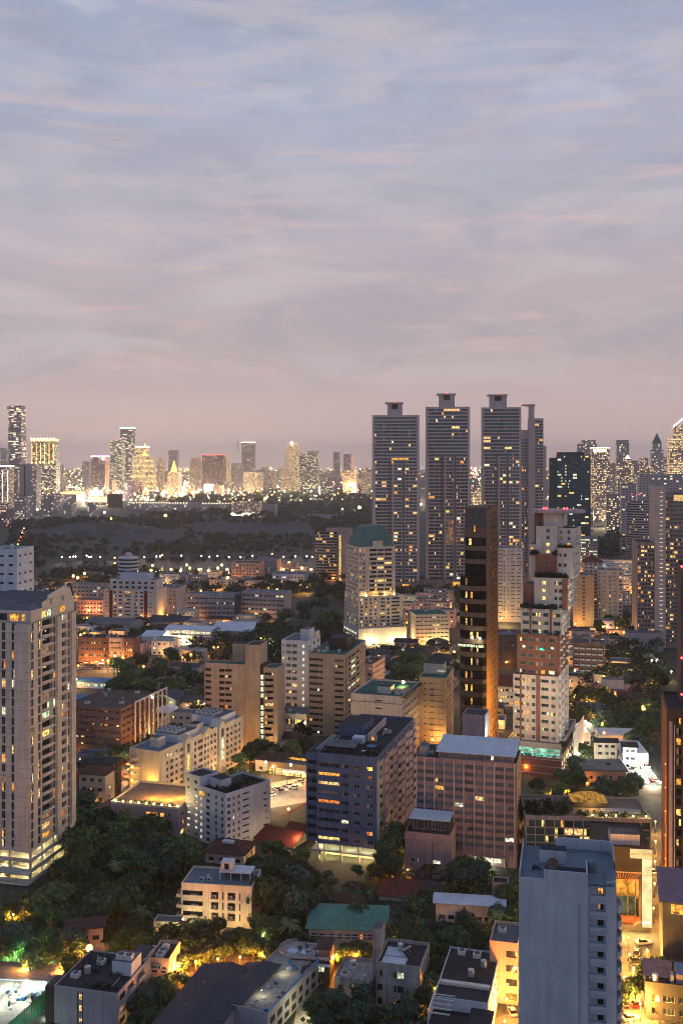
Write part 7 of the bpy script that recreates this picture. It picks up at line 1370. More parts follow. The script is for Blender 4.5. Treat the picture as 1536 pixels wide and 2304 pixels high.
far('orange_topped_hall', 'long low hall with an orange lit roof edge near the bright mall', 86, 172, 1112, G(1140), FD, D=60, cat='hall', extra=lambda o, xa, xb, D, zb, d: MB().box(xb - 50, xb, -1, D, zb + .1, zb + 6, glow('edge_orange', (1, .55, .15), 4)).build('lit_crown', o))
far('dark_square_block', 'dark unlit square block right of the bright mall', 240, 266, 1112, G(1142), RF_DARK, cat='block')
far('racecourse_stand', 'long dark grandstand with a dotted line of lamps, at the edge of the park', 272, 496, 1134, G(1150), FD, D=50, cat='grandstand', extra=lambda o, xa, xb, D, zb, d: (MB().box(xb - 90, xb - 50, -6, -1, 0, zb + 4, PALEW).build('white_end', o), [MB().ball((xa + 8 + i * 8, -2, zb + 2), 1.1, CROWNW).build('roof_lamp', o) for i in range(40)]))
far('park_pavilion', 'low pavilion block with lit ground floor inside the dark park', 518, 582, 1128, G(1166), FA, D=30, cat='pavilion', extra=lambda o, xa, xb, D, zb, d: MB().box(xa, xb - 20, -1.5, -.3, 6, 12, CROWNW).build('lit_strip', o))
far('park_tower_block', 'pale windowless pair of blocks below an orange lamp inside the dark park', 588, 620, 1134, G(1166), PALEW, D=20, cat='block')
far('lit_pavilion_roof', 'pale low roof glowing from lamps, left of the nearest condominium tower', 690, 750, 1158, G(1172), PALEW, D=50, cat='pavilion')
for x0, x1, yt, yb in ((215, 275, 1178, 1196), (232, 262, 1196, 1206), (300, 330, 1192, 1200), (150, 200, 1192, 1205), (345, 412, 1222, 1228), (360, 408, 1156, 1164), (465, 495, 1148, 1158)):
    far('low_park_hall', 'low grey roofed hall on the open ground of the park', x0, x1, yt, G(yb), RF_GREY, D=30, cat='hall', group='low halls on the open park ground')
n = 0
while n < 150:                                            # the endless low city under the skyline
    x = rf.choice((rf.uniform(-10, 840), rf.uniform(100, 760), rf.uniform(1230, 1540))); d = rf.uniform(3300, 7500) if x < 900 else rf.uniform(1800, 5500)
    w_ = rf.uniform(8, 30); hgt = rf.uniform(18, 75) if x < 900 else rf.uniform(15, 60); yt = HY + (H - hgt) * F / d
    far('far_city_block', 'small lit block in the dense low city under the far skyline', x, x + w_, yt, d, rf.choice((FA, FB, FB, FD, FP, FR, FC)), group='low blocks of the far city', th=rf.uniform(-20, 25), cat='building'); n += 1
# ---- lamps scattered over the far city and park: lamp heads on posts
def post_lamp(name, label, group, p, h, r_, mat, light=None):
    o = empty(name, p, 0); tag(o, label, 'street lamp', group)
    MB().tube([(0, 0, 0), (0, 0, h)], [.12 + r_ * .06, .06 + r_ * .04], FRD, 5).build('post', o); MB().ball((0, 0, h + r_ * .6), r_, mat, 6, 4).build('lamp_head', o)
    if light: LAMPS.append((Vector((p[0], p[1] - r_ - .3, h + r_ * .6)), light[0], light[1], .4, None))
GLO = glow('sodium_lamp', (1, .42, .08), 20); GLW = glow('cool_lamp', (.9, 1, .62), 16); GLY = glow('warm_lamp', (1, .74, .32), 16)
for px, py, r_, m, c, e in ((372, 1162, 4.5, GLO, (1, .4, .08), 60000), (597, 1123, 4.5, GLO, (1, .4, .08), 60000), (808, 1144, 5, glow('big_flood', (1, .85, .4), 30), (1, .85, .45), 90000), (770, 1146, 2.6, GLY, (1, .8, .4), 30000), (433, 1110, 4.5, GLO, (1, .4, .08), 40000), (235, 1154, 3.6, GLW, (.9, 1, .7), 40000), (84, 1148, 3.4, GLW, (.9, 1, .6), 40000), (130, 1128, 3.6, glow('pink_lamp', (1, .85, .85), 16), (1, .8, .8), 30000), (947, 1136, 3.2, GLW, (1, 1, .7), 20000), (1380, 1190, 3.0, GLW, (.95, 1, .7), 26000), (1365, 1092, 4, GLY, (1, .85, .5), 20000), (250, 1168, 3, GLO, (1, .4, .1), 9000)):
    hh = 16; d = DZ(py, hh); post_lamp('floodlight_or_helper_mast', 'tall mast with a blazing lamp among the dark park trees and far blocks', 'floodlight masts of the far park', (XX(px, d), d, 0), hh, r_ * d / 2600 * .8, m, (c, e * .25))
for px, py, m in [(x, 1253 + rf.uniform(-2, 2), GLW) for x in (139, 157, 165, 170, 195, 200, 205, 226, 325, 352, 360, 408, 453, 471, 489, 515, 541, 568, 638, 664, 690, 702)] + [(365, 1250, GLO), (258, 1256, GLO), (258, 1268, GLO), (612, 1247, GLO)]:
    hh = 9; d = DZ(py, hh); post_lamp('lakeside_lamp', 'small greenish lamp on the far shore of the lake', 'lamps along the far lake shore', (XX(px, d), d, 0), hh, .95, m, ((.85, 1, .6) if m is GLW else (1, .45, .1), 900))
for px, py, e in ((190, 1292, 5000), (343, 1274, 5000), (420, 1273, 5000), (499, 1273, 6500), (650, 1268, 7500), (340, 1285, 1500), (165, 1298, 2500), (175, 1302, 2500), (512, 1302, 4000), *[(x, 1279 + (x * 7) % 9, 2200) for x in range(385, 705, 21)]):
    hh = 12; d = DZ(py, hh); post_lamp('sodium_mast', 'orange sodium lamp on a tall post between the lake and the pale school blocks', 'sodium lamps on the near lake shore', (XX(px, d), d, 0), hh, 1.5, GLO, ((1, .36, .06), e))
for i in range(90):
    px, py = rf.uniform(0, 840), rf.choice((rf.uniform(1085, 1170), rf.uniform(1085, 1110))); hh = 10; d = DZ(py, hh)
    post_lamp('park_lamp', 'tiny lamp in the dark park below the far skyline', 'tiny lamps scattered through the far park', (XX(px, d), d, 0), hh, .42 * d / 1000, rf.choice((GLO, GLY, GLY, GLW)), None)
for i in range(130):
    px, d = rf.choice((rf.uniform(0, 840), rf.uniform(1060, 1082), rf.uniform(1330, 1536))), rf.uniform(5000, 12500); hh = rf.uniform(12, 60); post_lamp('far_lamp', 'pinprick of light near the horizon of the far city', 'pinpricks of light near the horizon', (XX(px, d), d, 0), hh, d / 2600 * rf.uniform(.5, 1.0), rf.choice((GLO, GLY, GLY, GLW, RED)), None)
fs = {}                                                   # street lights too many to count, all along the foot of the far skyline
for i in range(2200):
    px = rf.choice((rf.gauss(330, 150), rf.uniform(0, 840), rf.gauss(430, 120), rf.uniform(1230, 1536))); d = rf.uniform(3300, 5200) if px < 900 else rf.uniform(2200, 4200); m = rf.choice((GLO, GLY, GLY, GLW, CROWNW, LW))
    fs.setdefault(0, MB()).ball((XX(px, d), d, rf.choice((9, 9, 9, rf.uniform(10, 40)))), d / 2600 * rf.uniform(.7, 2.0), m, 5, 3)
for i in range(1500):
    d = rf.uniform(5500, 13500); fs[0].ball((XX(rf.uniform(0, 1536), d), d, rf.uniform(8, 50)), d / 2600 * rf.uniform(.5, 1.1), rf.choice((GLO, GLY, LW, GLW)), 4, 3)
fo = fs[0].build('far_street_lights'); fo['kind'] = 'stuff'

for px, d, e, c in ((110, 3400, 2, (1, .5, .15)), (160, 3300, 2.5, (1, .55, .2)), (205, 3150, 3, (1, .85, .6)), (228, 3500, 3, (.8, .85, 1)), (262, 3700, 3, (1, .8, .5)), (300, 3800, 4, (1, .65, .25)), (330, 3900, 5, (1, .62, .22)), (370, 3700, 3, (1, .6, .25)), (420, 3800, 3, (1, .55, .25)), (470, 3900, 4, (1, .7, .6)), (525, 3700, 3, (1, .75, .4)), (560, 3600, 3, (1, .7, .35)), (640, 3700, 2.5, (1, .8, .45)), (700, 3700, 2, (1, .8, .5)), (790, 3900, 2, (1, .6, .3)), (1365, 2100, 1, (1, .8, .45)), (1400, 2300, 1, (1, .7, .35))):  # masts added among the far blocks to light up the haze
    post_lamp('floodlight_or_helper_mast', 'added mast light that makes the haze glow at the foot of the far skyline', 'added haze lights of the far skyline', (XX(px, d), d, 0), 26, 3.2, CROWNW if c[1] > .6 else CROWN, (c, e * 1.7e5))
# ================================================================== trees, palms, cars, street lamps
def leaf_mat(name, col, hue=.0):
    m, nt, ns, ln = nodes_of(name)
    out = N(ns, 'ShaderNodeOutputMaterial'); p = N(ns, 'ShaderNodeBsdfPrincipled'); p.inputs['Roughness'].default_value = .6; p.inputs['Specular IOR Level'].default_value = .25
    tc = N(ns, 'ShaderNodeTexCoord'); oi = N(ns, 'ShaderNodeObjectInfo'); n1 = N(ns, 'ShaderNodeTexNoise'); n1.inputs['Scale'].default_value = .55; n1.inputs['Detail'].default_value = 5
    ln.new(tc.outputs['Object'], n1.inputs['Vector']); r = N(ns, 'ShaderNodeMapRange'); r.inputs[1].default_value = .3; r.inputs[2].default_value = .7; r.inputs[3].default_value = .45; r.inputs[4].default_value = 1.6; ln.new(n1.outputs['Fac'], r.inputs[0])
    r2 = N(ns, 'ShaderNodeMapRange'); r2.inputs[3].default_value = .5; r2.inputs[4].default_value = 1.7; ln.new(oi.outputs['Random'], r2.inputs[0])
    mm = N(ns, 'ShaderNodeMath', operation='MULTIPLY'); ln.new(r.outputs[0], mm.inputs[0]); ln.new(r2.outputs[0], mm.inputs[1])
    mx = N(ns, 'ShaderNodeVectorMath', operation='SCALE'); mx.inputs[0].default_value = col; ln.new(mm.outputs[0], mx.inputs['Scale'])
    tr = N(ns, 'ShaderNodeBsdfTranslucent'); ln.new(mx.outputs[0], p.inputs['Base Color']); ln.new(mx.outputs[0], tr.inputs['Color'])
    ms = N(ns, 'ShaderNodeMixShader'); ms.inputs[0].default_value = .28; ln.new(p.outputs[0], ms.inputs[1]); ln.new(tr.outputs[0], ms.inputs[2]); ln.new(ms.outputs[0], out.inputs['Surface'])
    return m
LEAF = [leaf_mat('leaves_deep_green', (.032, .07, .034)), leaf_mat('leaves_mid_green', (.058, .105, .04)), leaf_mat('leaves_bluish', (.04, .085, .06))]
BARK = paint('bark', (.07, .055, .042), .9, .4, scale=4)
def crown_mb(seed, h, rad, lobes, leaves, size, mat):
    q = random.Random(seed); b = MB(); L = []
    for i in range(lobes):
        a = q.uniform(0, 6.283); rr = rad * math.sqrt(q.random()) * .72; zc = h * (.48 + .40 * q.random() * (1 - .55 * (rr / rad)))
        L.append((rr * math.cos(a), rr * math.sin(a), zc, rad * q.uniform(.26, .46)))
    L.append((0, 0, h * .78, rad * .45))
    for i in range(leaves):
        lx, ly, lz, lr = q.choice(L); d = Vector((q.gauss(0, 1), q.gauss(0, 1), q.gauss(0, 1) * .8)).normalized(); k = q.uniform(.55, 1.08) if q.random() < .85 else q.uniform(1.05, 1.3)
        c = Vector((lx, ly, lz)) + Vector((d.x, d.y, d.z * .78)) * lr * k; n_ = (d + Vector((q.gauss(0, .5), q.gauss(0, .5), q.gauss(.25, .5)))).normalized()
        a = n_.cross(Vector((q.gauss(0, 1), q.gauss(0, 1), q.gauss(0, 1)))).normalized(); t = n_.cross(a); s_ = size * q.uniform(.55, 1.25)
        b.face([c - a * s_ - t * s_ * .2, c + t * s_ * .6, c + a * s_ - t * s_ * .1, c - t * s_ * .65], mat)
    return b, L
def trunk_mb(seed, h, L):
    q = random.Random(seed + 99); b = MB(); b.tube([(0, 0, -.3), (q.uniform(-.15, .15), q.uniform(-.15, .15), h * .3), (q.uniform(-.3, .3), 0, h * .55)], [h * .028, h * .02, h * .013], BARK, 6)
    for lx, ly, lz, lr in L[:6]: b.tube([(0, 0, h * q.uniform(.25, .4)), (lx * .5, ly * .5, (h * .35 + lz) * .5), (lx, ly, lz)], [h * .013, h * .009, h * .004], BARK, 4)
    return b
PROTO = []
for i in range(8):
    h = (10, 12, 9, 13, 8, 11, 14, 10)[i]; rd = h * (.42, .46, .5, .38, .55, .44, .48, .36)[i]
    c, L = crown_mb(i * 13 + 5, h, rd, 13 + i, 3600, .40 + .012 * h, LEAF[i % 3]); PROTO.append((c.mesh('crown'), trunk_mb(i, h, L).mesh('trunk'), h, rd))
SMALL = []
for i in range(4):
    c, L = crown_mb(i * 7 + 3, 10, 5, 10, 700, .85, LEAF[i % 3]); SMALL.append((c.mesh('crown'), trunk_mb(i, 10, L).mesh('trunk'), 10, 5))
def blocked(x, y, m=1.5):
    for (X, d, W, D, th) in FOOT:
        dx, dy = x - X, y - d
        if abs(dx) > 90 or abs(dy) > 90: continue
        c, n = math.cos(th), math.sin(th); u, v = dx * c - dy * n, dx * n + dy * c
        if -W - m < u < m and -m < v < D + m: return True
    return False
NT = [0]; TPOS = []
def tree(x, y, s, label, group, protos, q, z=0.0):
    cm, tm, h, rd = q.choice(protos); o = empty('tree', (x, y, z), q.uniform(0, 6.28)); k = s / h; o.scale = (k * q.uniform(.9, 1.15), k * q.uniform(.9, 1.15), k); tag(o, label, 'tree', group)
    link(bpy.data.objects.new('crown', cm), o); link(bpy.data.objects.new('trunk', tm), o); NT[0] += 1; TPOS.append((x, y, rd * k))
def inside(px, py, poly):
    r_ = False; j = len(poly) - 1
    for i in range(len(poly)):
        if (poly[i][1] > py) != (poly[j][1] > py) and px < (poly[j][0] - poly[i][0]) * (py - poly[i][1]) / (poly[j][1] - poly[i][1]) + poly[i][0]: r_ = not r_
        j = i
    return r_
def grove(poly, n, hs, label, group, protos, seed, gap=.62, m=1.5):
    q = random.Random(seed); xs = [p[0] for p in poly]; ys = [p[1] for p in poly]; k = 0; t = 0
    while k < n and t < n * 60:
        t += 1; px, py = q.uniform(min(xs), max(xs)), q.uniform(min(ys), max(ys))
        if not inside(px, py, poly): continue
        p = GP(px, py); s = q.uniform(*hs)
        if blocked(p.x, p.y, m) or any((p.x - a) ** 2 + (p.y - b_) ** 2 < ((rr + s * .45) * gap) ** 2 for a, b_, rr in TPOS): continue
        tree(p.x, p.y, s, label, group, protos, q); k += 1
grove([(70, 2100), (150, 2010), (190, 1935), (215, 1870), (330, 1900), (440, 1960), (400, 2000), (330, 2010), (310, 2110), (120, 2130)], 40, (9, 15), 'dark leafy tree in the garden grove between the concrete tower and cream balcony block', 'trees of the big garden grove', PROTO, 1)
grove([(-20, 2150), (165, 2130), (180, 2215), (-20, 2190)], 11, (8, 12), 'tree lit green from below behind the bright yard and green hoarding', 'trees lit green behind the bright yard', PROTO, 2)
grove([(240, 2130), (480, 2110), (760, 2130), (760, 2196), (560, 2176), (470, 2170), (360, 2190), (240, 2150)], 26, (6, 9.5), 'street tree lit amber along the lane before the workshops', 'amber lit trees along the lane', PROTO, 3)
grove([(560, 2150), (585, 2060), (620, 2010), (690, 2030), (700, 2130), (690, 2160)], 12, (13, 18), 'large broad tree between the cream balcony block and the teal roofed villa', 'large trees left of the teal roofed villa', PROTO, 4)
grove([(880, 2175), (900, 2145), (990, 2135), (1095, 2140), (1100, 2185), (980, 2190)], 12, (9, 12), 'big dark tree below the white long house, right of the teal roofed villa', 'big trees below the white long house', PROTO, 5)
grove([(700, 2168), (860, 2168), (980, 2180), (980, 2205), (880, 2195), (720, 2200)], 10, (5, 7), 'low amber lit tree hiding the street in front of the teal roofed villa', 'low trees before the teal roofed villa', PROTO, 6)
grove([(560, 1990), (600, 1930), (690, 1960), (720, 2010), (690, 2030), (600, 2020)], 9, (7, 10), 'dark tree below the red roofs, left of the brown roofed house', 'dark trees below the red roofs', PROTO, 7)
grove([(868, 1975), (890, 1940), (905, 1990), (875, 1995)], 5, (12, 17), 'tall dark tree squeezed between the slate blue block and mauve low block', 'trees beside the slate blue block', PROTO, 8, .5, .4)
grove([(965, 1995), (1060, 1975), (1100, 1985), (1060, 2003), (965, 2008)], 6, (7, 9), 'dark tree between the mauve low block and the white long house', 'trees behind the white long house', PROTO, 29)
grove([(1100, 2095), (1135, 2070), (1175, 2050), (1178, 2110), (1110, 2120)], 7, (8, 11), 'dark tree around the pink hut below the rose office block', 'trees below the rose office block', PROTO, 9)
grove([(700, 2290), (760, 2285), (830, 2290), (920, 2300), (925, 2340), (700, 2340)], 7, (6, 8.5), 'dark round tree at the bottom edge before the raw concrete blocks', 'trees before the raw concrete blocks', PROTO, 10, .6, .5)
grove([(1396, 2290), (1420, 2225), (1450, 2230), (1530, 2170), (1540, 2200), (1450, 2260), (1430, 2300)], 6, (7, 10), 'amber lit street tree beside the glowing street right of the blue grey slab tower', 'trees on the glowing street', PROTO, 11, .7)
grove([(940, 2270), (965, 2210), (1000, 2190), (960, 2300)], 4, (7, 9), 'amber lit tree in the alley beside the taller raw concrete block', 'trees in the concrete block alley', PROTO, 12, .6, .5)
grove([(110, 1870), (215, 1790), (225, 1850), (140, 1960)], 10, (8, 13), 'dark tree behind the gatehouse beside the tall concrete tower', 'trees behind the gatehouse', PROTO, 13)
grove([(180, 1760), (345, 1700), (340, 1650), (250, 1700), (180, 1720)], 14, (7, 11), 'dark tree around the night market below the courtyard flats', 'trees round the night market', PROTO, 14)
grove([(540, 1735), (575, 1700), (600, 1685), (690, 1680), (690, 1712), (600, 1716)], 14, (7, 11), 'dark tree at the foot of the tan tower with the green stair strip', 'trees at the foot of the tan tower', PROTO, 15)
grove([(245, 1580), (250, 1520), (330, 1490), (430, 1510), (420, 1590), (350, 1620)], 22, (10, 16), 'dark tree in the thick clump left of the first tan tower', 'trees of the clump left of the tan tower', PROTO, 16)
grove([(570, 1470), (600, 1400), (770, 1330), (775, 1400), (760, 1460), (640, 1450)], 20, (10, 16), 'dark tree in the wooded ground left of the teal roofed tower', 'trees left of the teal roofed tower', SMALL, 17)
grove([(1375, 1570), (1480, 1520), (1485, 1560), (1400, 1590)], 12, (9, 13), 'tree lit yellow among lamps behind the peach temple hall', 'lamp lit trees behind the temple hall', PROTO, 18)
grove([(1360, 1660), (1470, 1610), (1480, 1660), (1440, 1700), (1380, 1650), (1300, 1640)], 18, (10, 14), 'dark tree in front of the peach temple hall', 'trees before the temple hall', PROTO, 19)
grove([(1290, 1790), (1300, 1720), (1320, 1700), (1310, 1790)], 4, (9, 12), 'dark tree between the brick tower podium and the slab roofed house', 'trees by the brick tower podium', PROTO, 20, .5, .6)
grove([(1330, 1790), (1400, 1800), (1430, 1760), (1420, 1700), (1440, 1800), (1340, 1830)], 8, (8, 11), 'lit tree beside the floodlit yard and slab roofed house', 'trees by the floodlit yard', PROTO, 21, .5, .6)
grove([(880, 1530), (950, 1505), (955, 1545), (890, 1560)], 6, (12, 16), 'dark tree between the restaurants and the cream deck block', 'trees by the restaurants', PROTO, 22)
grove([(1340, 1420), (1410, 1390), (1440, 1460), (1370, 1470)], 10, (9, 13), 'dark tree at the foot of the cream twin flats', 'trees at the foot of the twin flats', SMALL, 23)
grove([(60, 1340), (230, 1290), (240, 1310), (80, 1370)], 8, (9, 14), 'dark tree above the roof of the concrete tower, before the lake', 'trees between the concrete tower and lake', SMALL, 24)
grove([(410, 1330), (700, 1305), (700, 1325), (650, 1340), (420, 1345)], 9, (9, 14), 'dark tree between the lake lamps and the long pale school blocks', 'trees beyond the school blocks', SMALL, 25)
grove([(290, 2330), (345, 2240), (400, 2195), (440, 2185), (365, 2310), (345, 2330)], 16, (4.5, 7), 'dark tree in the gap between the peach lodging and the wide dark workshop', 'trees beside the peach lodging', PROTO, 31, .5, .2)
grove([(1195, 1795), (1290, 1760), (1292, 1828), (1195, 1828)], 9, (6, 9), 'small tree lit from below behind the grid hotel roof garden', 'small trees behind the grid hotel', PROTO, 41, .5, .5)
grove([(-20, 2085), (40, 2045), (110, 2045), (60, 2115), (-20, 2125)], 9, (5, 8), 'small tree by the drive at the foot of the tall concrete tower', 'small trees at the foot of the concrete tower', PROTO, 42, .6, .5)
grove([(700, 1990), (860, 1968), (868, 1995), (700, 2015)], 7, (4, 6), 'small dark tree in the gardens between slate blue block and teal roofed villa', 'small garden trees before the slate blue block', PROTO, 43, .6, .4)
# woods beyond reach of counting: the parks round the lake and everything in the gaps
q = random.Random(40); wd = MB()
def wood(poly, n, hs, seed, leaves=70, m=1.0):
    q = random.Random(seed); xs = [p[0] for p in poly]; ys = [p[1] for p in poly]; k = t = 0
    d0, d1 = G(max(ys)), G(min(ys))
    while k < n and t < n * 30:
        t += 1; d = math.sqrt(q.uniform(d0 * d0, d1 * d1)); py = HY + F * H / d; px = q.uniform(min(xs), max(xs))
        if not inside(px, py, poly) or inside(px, py, LAKE) or any(inside(px, py, f) for f in FIELDS): continue
        x = XX(px, d)
        if blocked(x, d, m): continue
        k += 1; s = q.uniform(*hs); rr = s * q.uniform(.5, .75); mat = LEAF[q.randrange(3)]; sz = max(.8, d / 1100)
        lb = [(q.uniform(-.5, .5) * rr, q.uniform(-.5, .5) * rr, s * q.uniform(.45, .75), rr * q.uniform(.4, .65)) for _ in range(4)]
        for i in range(leaves):
            lx, ly, lz, lr = q.choice(lb); e = Vector((q.gauss(0, 1), q.gauss(0, 1), abs(q.gauss(0, 1)) * .9 - .25)).normalized(); c = Vector((x + lx, d + ly, lz)) + e * lr * q.uniform(.8, 1.1)
            a = e.cross(Vector((q.gauss(0, 1), q.gauss(0, 1), q.gauss(0, 1)))).normalized(); tt = (e + Vector((q.gauss(0, .4), q.gauss(0, .4), .3))).cross(a); s_ = sz * q.uniform(.6, 1.3)
            wd.face([c - a * s_, c + tt * s_, c + a * s_, c - tt * s_], mat)
wood([(0, 1252), (30, 1180), (100, 1172), (210, 1168), (420, 1180), (720, 1172), (835, 1160), (838, 1205), (700, 1218), (700, 1249), (260, 1256), (120, 1264), (60, 1300), (0, 1300)], 900, (8, 13), 1, 46)
wood([(270, 1170), (520, 1150), (840, 1120), (840, 1172), (560, 1180), (300, 1180)], 420, (12, 20), 2, 36)
wood([(330, 1134), (500, 1114), (840, 1100), (840, 1122), (500, 1150)], 420, (14, 26), 3, 30)
wood([(1330, 1245), (1400, 1190), (1440, 1200), (1440, 1262), (1340, 1270)], 160, (12, 18), 4, 50)
wood([(60, 1345), (120, 1290), (330, 1286), (420, 1300), (700, 1300), (720, 1340), (640, 1350), (420, 1350), (240, 1330), (100, 1370)], 260, (8, 13), 5, 80)
wood([(400, 1460), (560, 1450), (640, 1440), (770, 1420), (790, 1490), (640, 1500), (430, 1500)], 140, (8, 13), 6, 110)
wood([(1290, 1560), (1400, 1440), (1480, 1440), (1480, 1640), (1300, 1660)], 120, (7, 12), 7, 120)
wood([(170, 1660), (480, 1440), (690, 1500), (830, 1480), (1020, 1450), (1030, 1540), (880, 1580), (640, 1700), (400, 1640)], 160, (6, 10), 8, 120)
wood([(560, 1320), (770, 1300), (1030, 1330), (1160, 1390), (1160, 1420), (1000, 1400), (780, 1370)], 130, (9, 15), 9, 90)
wood([(150, 1410), (420, 1400), (430, 1450), (160, 1440)], 60, (6, 10), 10, 100)
wd.build('park_woods')['kind'] = 'stuff'
und = MB()                                               # knee to head high shrubbery under the near trees
def under(poly, n, seed, hs=(.8, 2.6)):
    q = random.Random(seed); xs = [p[0] for p in poly]; ys = [p[1] for p in poly]
    for t in range(n):
        px, py = q.uniform(min(xs), max(xs)), q.uniform(min(ys), max(ys))
        if not inside(px, py, poly): continue
        p = GP(px, py)
        if blocked(p.x, p.y, .3): continue
        bushes(und, [(p.x, p.y, 0)], hs, q.randrange(9999), LEAF[q.randrange(3)], 16)
under([(-20, 2180), (60, 2110), (215, 1860), (440, 1960), (400, 2050), (560, 2140), (700, 2000), (880, 1960), (1170, 1980), (1180, 2120), (900, 2180), (300, 2170)], 1500, 1)
under([(170, 1770), (250, 1520), (440, 1480), (690, 1700), (560, 1780)], 500, 2); under([(1290, 1800), (1290, 1600), (1480, 1530), (1480, 1690), (1420, 1800)], 500, 3); under([(290, 2340), (345, 2235), (375, 2225), (340, 2340)], 160, 9); under([(690, 2340), (700, 2290), (960, 2280), (970, 2340)], 80, 4)
und.build('shrubbery')['kind'] = 'stuff'
# palm in front of the teal roofed villa and a few by the rose office
def palm(px, py, h, label, seed):
    p = GP(px, py); o = empty('palm_tree', p, 0); tag(o, label, 'palm'); q = random.Random(seed)
    MB().tube([(0, 0, 0), (.25, 0, h * .5), (.1, 0, h)], [.3, .22, .2], BARK, 7).build('trunk', o); b = MB()
    for i in range(18):
        a = i * 2.4; tilt = q.uniform(-.25, .9); L = q.uniform(2.8, 3.8); pv = None
        for s_ in range(7):
            r0 = L * s_ / 6; z0 = h + math.sin(tilt) * r0 - .17 * r0 * r0; c = Vector((r0 * math.cos(a), r0 * math.sin(a), z0)); w_ = Vector((-math.sin(a), math.cos(a), 0)) * (.62 * math.sin(math.pi * min(1, (s_ + .6) / 6.8)) + .04); dr = Vector((0, 0, -.22 * s_ / 6 - .1))
            if pv: b.face([pv[0], c, c + w_ + dr, pv[0] + pv[1] + dr], LEAF[1]); b.face([pv[0], c, c - w_ + dr, pv[0] - pv[1] + dr], LEAF[1])
            pv = (c, w_)
    b.build('fronds', o)
palm(803, 2122, 12.5, 'tall palm in front of the teal roofed villa', 1); palm(1008, 1985, 4, 'low broad fronded palm by the mauve low block', 2); palm(968, 1978, 4.5, 'bushy palm against the dark wall near the maroon roofed house', 3)
# bright yard with its green hoarding, lower left
def at(px, py, z=0): return GP(px, py, z)
A, Bq = at(118, 2256), at(5, 2360); u_ = (Bq - A); L_ = u_.length; o = empty('green_hoarding', (A.x, A.y, 0), math.atan2(u_.y, u_.x)); tag(o, 'tall green corrugated hoarding along the bright yard', 'fence'); m = MB(); GH = paint('green_sheet', (.025, .16, .09), .5, .35, scale=2)
k_ = int(L_ / .5)
for i in range(k_): m.box(i * .5, i * .5 + .5, -.06 if i % 2 else 0, .04 if i % 2 else .1, .2, 4.6, GH)
m.build('panel', o)
for i in range(0, k_, 6): MB().box(i * .5, i * .5 + .12, -.2, -.07, 0, 4.7, FRG).build('fence_post', o)
LAMPS.append((at(60, 2318, 1.0) + Vector((.4, -1.5, 0)), (.8, 1, .75), 260, .1, None)); LAMPS.append((at(98, 2280, 1.0) + Vector((.8, -1.0, 0)), (.8, 1, .75), 160, .1, None))
b = B('site_office', 'long flat roofed site office glowing white inside over the cluttered yard', 'site office', 130, 268, 2196, xl=-60, xr=160, th=6, D=8, seed=2)
b.h = 3.4; b.boxp('roof', -b.W, .3, -.8, b.D, b.h, b.h + .25, RF_GREY); b.boxp('back_wall', -b.W, 0, b.D - 3, b.D - 2.8, 0, b.h - .01, W_WHITE); b.boxp('side_wall', -.2, 0, 0, b.D - 3.01, 0, b.h - .01, paint('terracotta_wall', (.4, .2, .15)));
for x in (-17, -11, -5): b.boxp('post', x, x + .15, -.5, -.35, 0, b.h - .01, FRW); LAMPS.append((b.pt(x + 2, .8, 2.9), (.95, 1, .85), 650, .15, None)); b.add('tube_lamp', box_lamp(2, LWH), (x + 2, .2, 3.1), 0)
b.boxp('white_cabin', -9, -4, -1, 2.2, 0, 2.6, W_WHITE); q = random.Random(8)
for i in range(44): s_ = q.uniform(.25, .8); b.add('yard_goods', MB().box(-s_, s_, -s_ * .6, s_ * .6, 0, q.uniform(.3, 1.5), q.choice((W_WHITE, W_WHITE, W_GREY, RF_BLUE, RF_GREEN, W_DARK, W_CREAM))), (q.uniform(-18, -1.5), q.uniform(-9, 2), 0), q.uniform(0, 3))
LAMPS.append((b.pt(-8, -5, 4.2), (.95, 1, .8), 1500, .2, None)); LAMPS.append((b.pt(-15, -8, 4), (.95, 1, .8), 1200, .2, None)); b.add('white_tank', MB().frust(1.4, 1.4, 0, 1.6, W_WHITE, 12), (-17, -8, 0), 0); b.done()
# cars
def car_proto(col):
    o = empty('parked_car', (0, 0, 0)); pm = plain('car_paint_%d' % int(col[0] * 999 + col[1] * 99), col, .25, .6); m = MB()
    def sec(x, w, z0, z1): return [(x, -w, z0), (x, -w, z1), (x, w, z1), (x, w, z0)]
    S = [sec(-2.2, .75, .35, .75), sec(-2.05, .86, .25, .88), sec(-.9, .88, .22, .9), sec(1.0, .88, .22, .88), sec(1.9, .84, .25, .78), sec(2.2, .7, .35, .62)]
    for a, c in zip(S, S[1:]):
        for i in range(4): j = (i + 1) % 4; m.face([a[i], a[j], c[j], c[i]], pm)
    m.face(S[0], pm); m.face(S[-1], pm); m.build('body', o); m = MB(); lo = [(-1.75, -.8), (1.05, -.8), (1.05, .8), (-1.75, .8)]; up = [(-1.2, -.64), (.35, -.64), (.35, .64), (-1.2, .64)]
    for i in range(4): j = (i + 1) % 4; m.face([(*lo[i], .88), (*lo[j], .88), (*up[j], 1.42), (*up[i], 1.42)], GLB)
    m.build('window', o); m = MB(); m.box(-1.2, .35, -.64, .64, 1.42, 1.47, pm); m.build('car_roof', o)
    for x in (-1.35, 1.35):
        for y in (-.86, .74): w_ = MB(); w_.tube([(x, y, .32), (x, y + .2, .32)], .32, FRD, 10); w_.build('wheel', o)
    for y in (-.6, .6): MB().box(2.12, 2.2, y - .18, y + .18, .55, .68, glow('headlight', (1, .9, .7), 6)).build('headlight', o); MB().box(-2.2, -2.14, y - .18, y + .18, .6, .74, glow('tail_light', (1, .05, .02), 4)).build('tail_light', o)
    return o
CARS = {}
